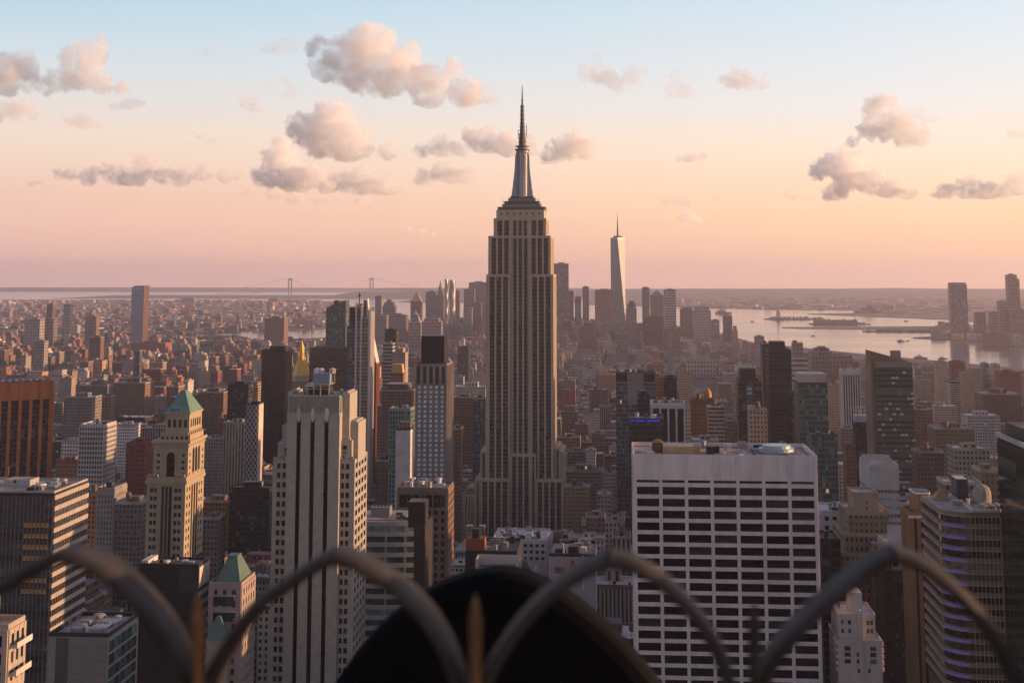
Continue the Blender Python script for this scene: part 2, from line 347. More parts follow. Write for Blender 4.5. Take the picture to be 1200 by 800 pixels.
CL = [
 ('largest heaped pink cloud with a tall rounded crown and a long tail', [(430,55,29),(405,64,22),(470,72,24),(372,56,15),(387,80,18),(455,90,26),(500,97,24),(531,80,9),(545,110,19),(505,114,16),(420,90,22),(573,118,7)], 128, 2),
 ('thin mauve streak reaching from the side of the largest cloud', [(330,54,9),(310,56,6),(345,52,8),(320,58,6)], 66, 0),
 ('round towering cloud with a bright cap below the largest cloud', [(390,148,27),(360,150,20),(408,172,20),(378,168,20),(425,177,12),(455,179,8),(398,130,13)], 190, 2),
 ('cauliflower cloud leaning beside the round towering cloud', [(328,190,19),(340,207,20),(312,205,13),(365,207,15),(331,171,9),(385,215,12)], 226, 2),
 ('grey violet flat cloud just right of the cauliflower cloud', [(425,213,17),(405,214,13),(448,220,11),(400,206,8),(466,222,5)], 228, 1),
 ('pale shreds hanging under the cauliflower cloud', [(320,228,7),(345,232,8),(375,234,7),(425,235,7),(400,232,6)], 243, 0),
 ('long low mauve cloud bank stretching across the left sky', [(80,207,6),(70,205,4),(105,206,9),(125,202,8),(145,207,10),(175,192,11),(160,207,11),(190,207,12),(212,207,12),(235,204,9),(262,208,7),(283,206,5)], 219, 1),
 ('pink cloud cut by the left edge of the view', [(20,78,21),(-4,85,22),(36,95,12),(8,100,14)], 113, 2),
 ('bright puffed pink cloud with a leaning tower, upper left', [(97,70,22),(76,92,17),(112,56,11),(120,100,11),(140,104,9),(62,100,10),(100,92,18)], 116, 2),
 ('small pink cloud low on the left edge', [(16,130,16),(38,136,8),(-4,133,14)], 150, 1),
 ('little pink cloud floating above the long mauve bank', [(97,143,9),(84,142,7),(115,148,5)], 153, 1),
 ('two tiny pink wisps beside the puffed pink cloud', [(148,122,7),(162,121,6),(133,124,5)], 129, 0),
 ('low pink cloud with a grey foot left of the spire', [(513,172,13),(495,176,8),(535,173,9)], 186, 1),
 ('pink grey cloud directly behind the antenna of the tallest tower', [(568,164,16),(588,168,15),(555,160,9),(613,170,10),(600,173,12)], 185, 2),
 ('soft pink cloud below the two clouds left of the spire', [(520,201,14),(497,206,9),(545,208,8),(530,207,9)], 217, 1),
 ('compact mauve and peach cloud right of the spire', [(664,172,15),(645,181,9),(684,176,11),(673,163,10)], 191, 2),
 ('ragged peach cloud high right of the spire', [(708,88,13),(688,84,9),(740,90,9),(722,100,9),(700,70,6),(754,84,5)], 109, 1),
 ('faint peach wisp between two ragged clouds', [(795,104,11),(789,89,7),(805,112,7)], 120, 0),
 ('small oval peach cloud in the upper right sky', [(868,92,14),(849,91,7),(893,96,8),(880,96,9)], 107, 1),
 ('upper of the two heaped clouds above the harbour', [(1033,124,17),(1022,148,14),(1048,148,20),(1076,160,12),(1000,166,6),(1060,160,14)], 176, 2),
 ('wispy fringe beside the upper heaped cloud over the harbour', [(1078,132,6),(1090,140,6),(1070,127,4)], 148, 0),
 ('lower and wider of the two heaped clouds above the harbour', [(985,193,18),(962,199,11),(1000,210,16),(1020,210,14),(1042,222,10),(980,224,11),(997,185,11),(1063,228,7)], 234, 2),
 ('long pale grey cloud at the right edge over the water', [(1110,222,8),(1100,228,6),(1135,221,11),(1160,224,10),(1192,217,10),(1178,226,8)], 233, 1),
 ('small pink cloud crumb left of the largest cloud', [(292,122,8),(300,127,6),(284,117,5)], 133, 1),
 ('dim grey wisp high in the blue on the left', [(245,60,6),(260,57,5),(232,64,4)], 68, 0),
 ('thin slanted pink wisp above the long mauve bank', [(222,153,5),(235,160,5),(216,149,4),(246,166,4)], 170, 0),
 ('narrow peach sliver cloud between spire and harbour clouds', [(810,185,6),(798,187,4),(823,183,5)], 190, 1),
 ('tiny peach cloud above the tapered glass tower', [(808,253,6),(800,257,4),(819,258,4)], 261, 1),
 ('small grey fleck left of the lower harbour cloud', [(932,230,4),(943,232,4),(922,227,3)], 236, 0),
 ('faint torn wisp between largest cloud and round towering cloud', [(318,100,5),(332,96,6),(345,104,6),(338,112,5),(326,108,4)], 120, 0),
 ('faint long streak low under the grey violet cloud', [(470,271,3),(482,270,4),(496,271,4),(508,273,3)], 276, 0),
 ('faint pink smear above the tapered glass tower', [(778,236,4),(790,234,5),(803,237,4),(850,231,5),(838,234,4),(820,235,3)], 242, 0),
 ('tiny pink puff near the top edge on the right', [(1048,1,6),(1057,3,4)], 8, 0),
 ('tiny pale fleck beside the antenna tip', [(588,62,4),(584,66,3)], 68, 0),
 ('small pink puff at the right edge above the pale grey cloud', [(1189,157,6),(1199,158,5)], 164, 0),
 ('dim grey tuft on the far left horizon sky', [(38,214,4),(46,214,3),(30,213,3)], 218, 0),
 ('small grey fleck under the cauliflower cloud', [(290,226,5),(283,228,4)], 231, 0),
]
for i, (lb, bl, base, de) in enumerate(CL): cloud(lb, bl, base, de, seed=i*3+1, amp=0.55 if max(b[2] for b in bl) < 10 else 1.0)
# ------------------------------------------------------------------ building kit
HEROES = []          # (screen x0, x1, ytop, visible bottom row, Y, footprint) for the blocks that fill in between
PHRASE = []          # (px, py, short phrase) landmarks that other labels refer to
gl_dark = glass('window_glass', spec=0.28)
gl_blue = glass('sky_tint_glass', (0.55,0.66,0.78), 0.3, 0.08)  # mirrored sky painted into the pane colour as pale blue
gl_teal = glass('teal_window_glass', (0.03,0.055,0.06), 0.12, 0.5)
gl_brown = glass('bronze_window_glass', (0.02,0.014,0.011), 0.12, 0.5)
gl_pale = glass('pale_window_glass', (0.10,0.12,0.13), 0.15, 0.5)
roof_tar = mat('roof_tar', (0.12,0.105,0.10), 0.95, var=0.5, scale=0.12)
roof_grey = mat('roof_gravel', (0.30,0.265,0.24), 0.95, var=0.45, scale=0.15)
roof_white = mat('roof_white', (0.55,0.50,0.47), 0.9, var=0.25, scale=0.15)
steel = mat('grey_steel', (0.28,0.27,0.27), 0.5, 0.6, var=0.2)
darkm = mat('dark_metal', (0.035,0.033,0.035), 0.55, 0.3, var=0.3)
wood = mat('tank_wood', (0.16,0.10,0.07), 0.9, var=0.35, scale=1.2)
limestone = mat('limestone', (.43,.335,.24), 0.9, var=0.16, scale=0.05, streak=True)
ROOFS = dict(tar=roof_tar, grey=roof_grey, white=roof_white)

class Bld:
    def __init__(s, name, label, cat, X0, X1, Y0, Y1, group=None, phrase=None, foot=None):
        s.o = bpy.data.objects.new(name, None); COL.objects.link(s.o); s.o.empty_display_size = 5
        s.loc = Vector(((X0+X1)/2, (Y0+Y1)/2, 0)); s.o.location = s.loc
        tag(s.o, label, cat, group); s.n = {}; s.rest = {}
        s.X0, s.X1, s.Y0, s.Y1 = X0, X1, Y0, Y1; s.foot = [X0, X1, Y0, Y1]; s.label = label; s.phrase = phrase
    def part(s, name, mb, *mats, parent=None, label=None):
        p = parent if parent else s.o
        org = s.loc if parent is None else s.loc
        o = ob(name, mb.mesh(name, mats, org), p)
        if label: o['label'] = label
        return o
    def boxp(s, name, x0, x1, y0, y1, z0, z1, m, mt=None, parent=None, label=None, bay=3.2, fl=3.6):
        mb = MB(); mb.box(x0,x1,y0,y1,z0,z1,0,1 if mt else 0,bay,fl, rnd=random.random())
        return s.part(name, mb, m, *([mt] if mt else []), parent=parent, label=label)
    # u runs along the face as seen from outside, d is the distance proud of it
    def fbox(s, mb, face, plane, u0, u1, z0, z1, d0, d1, mi=0):
        if face == 'N': mb.box(u0, u1, plane-d1, plane-d0, z0, z1, mi)
        elif face == 'W': mb.box(plane+d0, plane+d1, u0, u1, z0, z1, mi)
        else: mb.box(plane-d1, plane-d0, u0, u1, z0, z1, mi)
    def pane(s, name, face, plane, u0, u1, z0, z1, m, d0=0.0, d1=0.06, keep=100):
        """one window as a part of its own; past a hundred they go into one shared part"""
        s.n[name] = s.n.get(name, 0)+1
        if s.n[name] > keep:
            r = s.rest.setdefault((name, m.name), (MB(), m)); s.fbox(r[0], face, plane, u0, u1, z0, z1, d0, d1); return
        key = ('pane', face, round(u1-u0, 2), round(z1-z0, 2), d1-d0, m.name)
        me = PANES.get(key)
        if me is None:
            mb = MB(); w, h, d = (u1-u0)/2, (z1-z0)/2, (d1-d0)/2
            if face == 'N': mb.box(-w, w, -d, d, -h, h)
            else: mb.box(-d, d, -w, w, -h, h)
            me = PANES[key] = mb.mesh(name, [m])
        c = (u0+u1)/2, (z0+z1)/2, (d0+d1)/2
        p = Vector((c[0], plane-c[2], c[1])) if face == 'N' else Vector((plane+(c[2] if face == 'W' else -c[2]), c[0], c[1]))
        ob(name, me, s.o, p-s.loc)
    def finish(s, x0, x1, yt, yb):
        for (name, _), (mb, m) in s.rest.items():
            o = s.part(name, mb, m); o['kind'] = 'stuff'
        HEROES.append((x0, x1, yt, yb, s.foot[2], s.foot, s.phrase))
        if s.phrase: PHRASE.append(((x0+x1)/2, yt, s.phrase))
        return s
PANES = {}
def edges(u0, u1, n, pier):
    """n openings between piers of width pier, over u0..u1"""
    w = (u1-u0-pier*(n+1))/n
    return [(u0+pier+i*(w+pier), u0+pier+i*(w+pier)+w) for i in range(n)]
def lattice(b, mb, face, plane, u0, u1, z0, z1, cols, rows, dp=0.5, ds=0.42, mi=0):
    """piers between the columns of openings, spandrels between the rows (piers stand a little prouder)"""
    c = [u0]+[x for p in cols for x in p]+[u1]
    for i in range(0, len(c), 2):
        if c[i+1]-c[i] > 0.01: b.fbox(mb, face, plane, c[i], c[i+1], z0, z1, 0, dp, mi)
    if rows is None: return
    r = [z0]+[x for p in rows for x in p]+[z1]
    for (ua, ub) in cols:
        for i in range(0, len(r), 2):
            if r[i+1]-r[i] > 0.01: b.fbox(mb, face, plane, ua, ub, r[i], r[i+1], 0, ds, mi)
def rowsdown(ztop, zmin, fh, win, sill=None):
    """window rows from the top down to zmin, ascending order"""
    out = []; z = ztop
    while z-fh > zmin:
        out.append((z-fh+(fh-win)*0.55, z-fh+(fh-win)*0.55+win)); z -= fh
    return out[::-1]
def water_tank(b, x, y, z, r=2.2, h=3.6, parent=None, m=None):
    mb = MB()
    for sx in (-1,1):
        for sy in (-1,1): mb.box(x+sx*r*.6-.12, x+sx*r*.6+.12, y+sy*r*.6-.12, y+sy*r*.6+.12, z, z+2.2)
    mb.lathe(x, y, [(r*.97,z+2.2),(r,z+2.3),(r,z+2.2+h),(r*1.06,z+2.25+h),(r*.5,z+2.9+h),(0.05,z+3.5+h)], 14)
    return b.part('water_tank', mb, m or wood)
def roof_kit(b, x0, x1, y0, y1, z, seed, n=6, hmax=4.0):
    """parapet-high vents, fans and duct boxes on a flat roof"""
    rd = random.Random(seed); pl = []
    for i in range(n):
        w, d, h = rd.uniform(1.2, 5), rd.uniform(1.2, 5), rd.uniform(0.8, hmax)
        if x1-x0 < w+3 or y1-y0 < d+3: continue
        x, y = rd.uniform(x0+1, x1-w-1), rd.uniform(y0+1, y1-d-1)
        if any(x < q[1]+.3 and x+w > q[0]-.3 and y < q[3]+.3 and y+d > q[2]-.3 for q in pl): continue
        pl.append((x, x+w, y, y+d)); mb = MB()
        if i % 3 == 2: mb.lathe(x+w/2, y+d/2, [(w*.3,z),(w*.3,z+h),(w*.42,z+h+.05),(w*.42,z+h+.5),(w*.1,z+h+.7)], 10)
        else: mb.box(x, x+w, y, y+d, z, z+h); mb.box(x+.2, x+w-.2, y+.2, y+d-.2, z+h, z+h+.25)
        b.part('roof_unit', mb, rd.choice([steel, roof_white, darkm, roof_grey]))
def parapet(b, x0, x1, y0, y1, z, h=1.2, t=0.45, m=None, zb=0.0, name='parapet'):
    mb = MB()
    mb.box(x0, x1, y0, y0+t, z-zb, z+h); mb.box(x0, x1, y1-t, y1, z-zb, z+h)
    mb.box(x0, x0+t, y0+t, y1-t, z-zb, z+h); mb.box(x1-t, x1, y0+t, y1-t, z-zb, z+h)
    return b.part(name, mb, m)
def spot(x0, x1, yt, Y):
    """front face corners and top height from the photo at distance Y"""
    a, c, e = at(x0, yt, Y), at(x1, yt, Y), at((x0+x1)/2, yt, Y)
    return a.x, c.x, e.z
def deep(xc, xs, Y): return Y*((726-xc)/(726-xs)-1)

def block(name, label, x0, x1, yt, Y, yb, wall, style='grid', xs=None, D=None, bay=4.0, fl=3.8, pier=1.2, win=2.0, gl=None, roof='grey',
          pent=None, tank=None, kit=4, cap=0.0, cat='building', phrase=None, group=None, keep=100, crown=None, sub=None, seed=None, dp=0.5, side=True, off=0.0, label_wall=None):
    """a detailed slab or tower. style: grid = punched windows, bands = ribbon windows, piers = strips between piers, skin = patterned curtain wall"""
    if not isinstance(wall, bpy.types.Material): wall = mat(*wall)
    X0, X1, zt = spot(x0, x1, yt, Y)
    if D is None: D = abs(deep(x1 if x1 < 726 else x0, xs, Y)) if xs else min(45, max(14, (X1-X0)*0.8))
    D = max(D, 8); Y1 = Y+D; gl = gl or gl_dark; sd_ = seed if seed is not None else int(x0*7+yt)
    b = Bld(name, label, cat, X0, X1, Y, Y1, group, phrase); b.foot = [X0-.6, X1+.6, Y-.6, Y1+.6]
    zmin = max(4.0, at((x0+x1)/2, min(yb, 800)+14, Y).z); zmin = min(zmin, zt-fl*2)
    sf = 'W' if X1 < 0 else ('E' if X0 > 0 else None); sp = X1 if sf == 'W' else X0
    if style == 'skin':
        mb = MB(); mb.box(X0, X1, Y, Y1, 0, zt, 0, 1, bay, fl, rnd=(sd_*0.137) % 1); b.part('wall', mb, wall, ROOFS[roof])
    else:
        core = MB(); core.box(X0+.02, X1-.02, Y+.02, Y1-.02, 0, zt, 0, 1)
        w = MB(); faces = [('N', Y, X0, X1)]
        if sf and side: faces.append((sf, sp, Y, Y1))
        ztw = zt-cap; dp0 = dp
        for (fc, pl, u0, u1) in faces:
            n = max(1, round((u1-u0)/bay)); pr = min(pier, (u1-u0)/n*.6)
            dp = dp0 if fc == 'N' else min(dp0, .3)
            if style == 'grid':
                cols = edges(u0, u1, n, pr); rows = rowsdown(ztw-.6, zmin, fl, win)
                lattice(b, w, fc, pl, u0, u1, rows[0][0]-2 if rows else 0, ztw, cols, rows, dp, dp-.08)
                b.fbox(w, fc, pl, u0, u1, 0, (rows[0][0]-2 if rows else 0)-.003, 0, dp-.05)
                for (za, zb) in reversed(rows):
                    for (ua, ub) in cols: b.pane('window', fc, pl, ua, ub, za, zb, gl, keep=keep)
            elif style == 'bands':
                rows = rowsdown(ztw-.8, zmin, fl, win)
                r = [zmin-3]+[x for p in rows for x in p]+[ztw]
                for i in range(0, len(r), 2): b.fbox(w, fc, pl, u0, u1, r[i], r[i+1], 0, dp)
                cols = edges(u0, u1, n, pr)
                for (za, zb) in reversed(rows): b.pane('ribbon_window', fc, pl, u0, u1, za, zb, gl, 0, .1, keep=keep)
                for c in cols[1:]: b.fbox(w, fc, pl, c[0]-pr, c[0]-pr+min(.3, pr), zmin-3, ztw, .1, dp-.1)
            elif style == 'piers':
                cols = edges(u0, u1, n, pr)
                lattice(b, w, fc, pl, u0, u1, 0, ztw, cols, None, dp)
                for (ua, ub) in cols: b.pane('window_strip', fc, pl, ua, ub, 0.5, ztw-1.0, gl, 0, .12, keep=keep)
                b.fbox(w, fc, pl, u0+.01, u1-.01, ztw-1.0+.003, ztw-.003, 0, dp-.1)
            if cap: b.fbox(w, fc, pl, u0, u1, ztw+.003, zt, 0, dp+.05)
        b.part('core', core, wall, ROOFS[roof])
        b.part('wall', w, wall, label=label_wall)
    pw = wall if style != 'skin' else steel
    parapet(b, X0+.05, X1-.05, Y+.05, Y1-.05, zt, 1.3, .5, wall if style != 'skin' else darkm)
    if pent:
        for (fx0, fx1, fy0, fy1, h, pm) in pent:
            q = MB(); q.box(X0+(X1-X0)*fx0, X0+(X1-X0)*fx1, Y+D*fy0, Y+D*fy1, zt, zt+h, 0, 1, 3.5, 4, rnd=.3)
            b.part('penthouse', q, pm if isinstance(pm, bpy.types.Material) else wall, roof_tar)
    if tank:
        for (fx, fy, r) in tank: water_tank(b, X0+(X1-X0)*fx, Y+D*fy, zt, r)
    if kit and not pent: roof_kit(b, X0+1, X1-1, Y+1, Y1-1, zt, sd_, kit)
    elif kit: roof_kit(b, X0+1, X1-1, Y+1, Y+D*min(p[2] for p in pent), zt, sd_, kit)
    b.zt = zt; b.D = D; b.px = (x0, x1, yt, yb)
    return b.finish(min(x0, xs or x0), max(x1, xs or x1), yt, yb)
# ------------------------------------------------------------------ the tallest tower
def hexring(cx, cy, w, d): return [(cx-w/2,cy-d/2),(cx+w/2,cy-d/2),(cx+w/2,cy+d/2),(cx-w/2,cy+d/2)]
strip = facade('strip_windows', (0.085,0.073,0.066), (0.012,0.014,0.018), wu=(.1,.9), wv=(0.36,0.88), var=0.15, lit=0.0)
def spire_tower():
    Yf = 1265.0; k = Yf/1600*.9935
    def P(px, py): p = at(px, py, Yf); return p.x, p.z
    cx = P(608.7, 400)[0]
    b = Bld('skyscraper', 'tallest stone tower in the centre, stepped top with silver mast and antenna', 'skyscraper', cx-55, cx+55, Yf, Yf+60, phrase='tall antenna tower')
    Z = lambda y: P(608, y)[1]
    Xp = lambda x: P(x, 400)[0]
    wall, core = MB(), MB()
    def shaft(xl, xr, yt, yb, yf, yback, bays, big=1.25):
        """limestone piers with dark window strips between; bays = list of (px0, px1, n strips)"""
        X0, X1, z1, z0 = Xp(xl), Xp(xr), Z(yt), Z(yb) if yb else 0
        core.box(X0+.3, X1-.3, yf+.02, yback-.02, z0, z1, 0)
        cols = []
        for (a, c, n) in bays:
            u0, u1 = Xp(a), Xp(c); cols += edges(u0, u1, n, 1.75 if n > 1 else 1.1)
        lattice(b, wall, 'N', yf, X0, X1, z0, z1-2.2, cols, None, .9)
        wall.box(X0, X1, yf-.8, yf, z1-2.2+.003, z1)
        for (ua, ub) in cols: b.strip('N', yf, ua, ub, z0, z1-2.2)
        n = max(3, round((yback-yf)/6.5)); cs = edges(yf, yback, n, 4.0)
        lattice(b, wall, 'W', X1, yf, yback, z0, z1-2.2, cs, None, .14); wall.box(X1, X1+.16, yf, yback, z1-2.2+.003, z1)
        for (ua, ub) in cs: b.strip('W', X1, ua, ub, z0, z1-2.2)
        wall.box(X0-.8, X0, yf, yback, z0, z1)
    def strip_(face, plane, ua, ub, z0, z1):
        mb = MB(); nf = max(1, round((z1-z0)/3.75)); o = random.randint(0, 999); nb = max(1, round((ub-ua)/1.9))
        if face == 'N': q = [(ua,plane-.12,z0),(ub,plane-.12,z0),(ub,plane-.12,z1),(ua,plane-.12,z1)]
        else: q = [(plane+.05,ua,z0),(plane+.05,ub,z0),(plane+.05,ub,z1),(plane+.05,ua,z1)]
        mb.face(q, 0, [(o,0),(o+nb,0),(o+nb,nf),(o,nf)], .4)
        q2 = [Vector(p)-(Vector((0,-.1,0)) if face == 'N' else Vector((.045,0,0))) for p in q]
        mb.face(q2[::-1], 0)
        for i in range(4): mb.face([q[i], q2[i], q2[(i+1)%4], q[(i+1)%4]], 0)
        b.part('window_strip', mb, strip)
    b.strip = strip_
    # main shaft: two wings with a recessed centre bay
    y1, y2 = Yf+9, Yf+70
    LW, RW = [(571,595.5,5)], [(622,646.5,5)]
    shaft(569.5, 597, 321.5, 581, y1, y2-.4, [(570.6,596.6,3)])
    shaft(620.5, 648, 321.5, 581, y1, y2, [(620.8,647,3)])
    shaft(571.8, 598, 276, 321.5, y1+.5, y2-1.4, [(572.6,597.4,3)])
    shaft(619.5, 645, 276, 321.5, y1+.5, y2-1, [(620,644.2,3)])
    shaft(598.03, 619.47, 276, 581, y1+3, y2-3, [(598.1,619.4,3)])
    shaft(577.7, 639.3, 255, 276, y1+4, y2-6, [(579,597.5,2),(598,619,3),(620,638,2)])
    X0, X1 = Xp(579.8), Xp(636.8); wall.box(X0, X1, y1+5, y2-8, Z(255), Z(245)); 
    for q in range(7):
        u = X0+4+q*(X1-X0-9)/6; b.pane('window', 'N', y1+5, u, u+1.4, Z(251), Z(248.4), gl_dark, 0, .08)
    # lower steps
    shaft(557, 562.6, 563, None, Yf+6, y2+2, [(557.6,562,1)]); shaft(655, 659.5, 530, 563, Yf+10, y2-6, [(655.5,658.8,1)]); shaft(649.2, 655, 526, 563, Yf+12, y2-8, [(649.8,654.5,1)])
    shaft(562.7, 569.4, 530, 581, Yf+10, y2-6, [(563,569,1)])
    shaft(563, 596.9, 562, None, Yf+2, y1, [(563.3,596.7,4)])
    shaft(627.3, 659, 562, None, Yf+2, y2-2, [(627.5,658.8,4)])
    shaft(597, 627.2, 533, None, Yf+5.5, y1+3, [(597.3,621,3),(621.6,626.9,1)])
    shaft(543, 556.9, 581, None, Yf+4, y2+6, [(543.8,556.2,3)])
    shaft(659.1, 675, 583, None, Yf+6, y2+6, [(660,674.2,3)])
    core.box(Xp(569), Xp(649), y1+.5, y2-.5, 0, Z(581))
    b.part('core', core, limestone); b.part('wall', wall, limestone)
    g = MB(); g.box(Xp(544), Xp(556), Yf+6, Yf+40, Z(581), Z(581)+.6); b.part('roof_garden', g, mat('roof_lawn', (.07,.08,.03), .95, var=.4, scale=.3))
    g = MB(); g.box(Xp(660), Xp(674), Yf+8, Yf+40, Z(583), Z(583)+.6); b.part('roof_garden', g, MATS['roof_lawn'])
    # decks below the mast
    cy_ = (y1+y2)/2; met = mat('mast_metal', (.20,.20,.22), .5, .35, var=.15); dk = mat('deck_metal', (.10,.10,.11), .5, .5, var=.25)
    for (yt, yb, w, m, nm) in ((241.5,245,57,dk,'observation_deck'),(238,241,46,met,'setback'),(234.5,237.5,42,dk,'setback'),(231,234,33,met,'setback'),(228.5,230.8,28,dk,'setback')):
        W_ = w*k; mb = MB(); mb.box(cx-W_/2, cx+W_/2, cy_-W_*.36, cy_+W_*.36, Z(yb), Z(yt)); mb.box(cx-W_/2-.5, cx+W_/2+.5, cy_-W_*.36-.5, cy_+W_*.36+.5, Z(yt), Z(yt)+.5)
        b.part(nm, mb, m)
    mb = MB()
    for i in range(26):
        W_ = 50*k; u = cx-W_/2+i*W_/25; mb.box(u-.12, u+.12, cy_-W_*.36, cy_-W_*.36+.24, Z(241.5), Z(238.6))
    b.part('railing', mb, roof_white)
    rd = random.Random(4); 
    for i in range(9):
        u = cx+rd.uniform(-20,20); mb = MB(); mb.tube([(u,cy_-15,Z(238)),(u,cy_-15,Z(238)+rd.uniform(3,7))], .25, 5); b.part('aerial', mb, dk)
    # mast: four winged buttresses round a glazed drum
    mb = MB(); r = 5.5
    mb.lathe(cx, cy_, [(r,Z(229)),(r,Z(176)),(r+.6,Z(175)),(r+.6,Z(172.5)),(r*.86,Z(170)),(r*.72,Z(166.5)),(r*.4,Z(164))], 16); b.part('mast', mb, met)
    for (sx, sy) in ((1,0),(-1,0),(0,1),(0,-1)):
        mb = MB(); pr = [(5.2,173),(6.6,178),(7.3,196),(8.2,206),(9.4,219),(10.6,229)]
        for (ra, ya), (rb, yb) in zip(pr, pr[1:]):
            def q(r_, w_): 
                if sx: return [(cx+sx*2-.001, cy_-w_),(cx+sx*r_, cy_-w_),(cx+sx*r_, cy_+w_),(cx+sx*2-.001, cy_+w_)]
                return [(cx-w_, cy_+sy*2),(cx-w_, cy_+sy*r_),(cx+w_, cy_+sy*r_),(cx+w_, cy_+sy*2)]
            mb.frustum(q(rb,2.2), Z(yb), q(ra+(rb-ra)*.2,2.0), Z(ya))
        b.part('mast_wing', mb, mat('wing_metal', (.30,.31,.34), .45, .4, var=.1))
    for sx in (-1.6, 1.6):
        mb = MB(); mb.box(cx+sx-1.0, cx+sx+1.0, cy_-r-.35, cy_-r-.1+.3, Z(226), Z(178)); b.part('mast_window', mb, gl_dark)
    for (yy, rr) in ((172,7.2),(168,6.6)):
        mb = MB(); mb.lathe(cx, cy_, [(rr-.6,Z(yy)),(rr,Z(yy)+.2),(rr,Z(yy)+1.2),(rr-.6,Z(yy)+1.4)], 16); b.part('mast_gallery', mb, dk)
    # antenna
    mb = MB(); mb.lathe(cx, cy_, [(3.6,Z(165)),(2.9,Z(153)),(2.5,Z(152)),(1.9,Z(140)),(1.6,Z(119)),(.95,Z(118)),(.6,Z(105)),(.25,Z(93))], 10)
    an = b.part('antenna', mb, mat('antenna_steel', (.10,.085,.08), .5, .5, var=.2))
    for yy, rr in ((162,3.9),(158,3.7),(153,3.6),(148,2.9),(144,2.8),(140,2.7),(135,2.4),(130,2.4),(125,2.2),(119,2.3),(112,1.2)):
        mb = MB(); mb.lathe(cx, cy_, [(rr*.6,Z(yy)),(rr,Z(yy)+.1),(rr,Z(yy)+.75),(rr*.6,Z(yy)+.85)], 10); b.part('antenna_ring', mb, darkm, parent=an)
    mb = MB(); mb.tube([(cx+4.2,cy_,Z(156)),(cx+4.2,cy_,Z(141))], .3, 5); mb.tube([(cx+1,cy_,Z(150)),(cx+4.2,cy_,Z(150))], .2, 5); b.part('aerial', mb, darkm)
    mb = MB(); mb.tube([(cx-3.9,cy_,Z(158)),(cx-3.9,cy_,Z(147))], .3, 5); mb.tube([(cx-1,cy_,Z(153)),(cx-3.9,cy_,Z(153))], .2, 5); b.part('aerial', mb, darkm)
    b.foot = [Xp(543), Xp(675), Yf-2, Yf+80]
    b.finish(543, 675, 92, 632)
spire_tower()

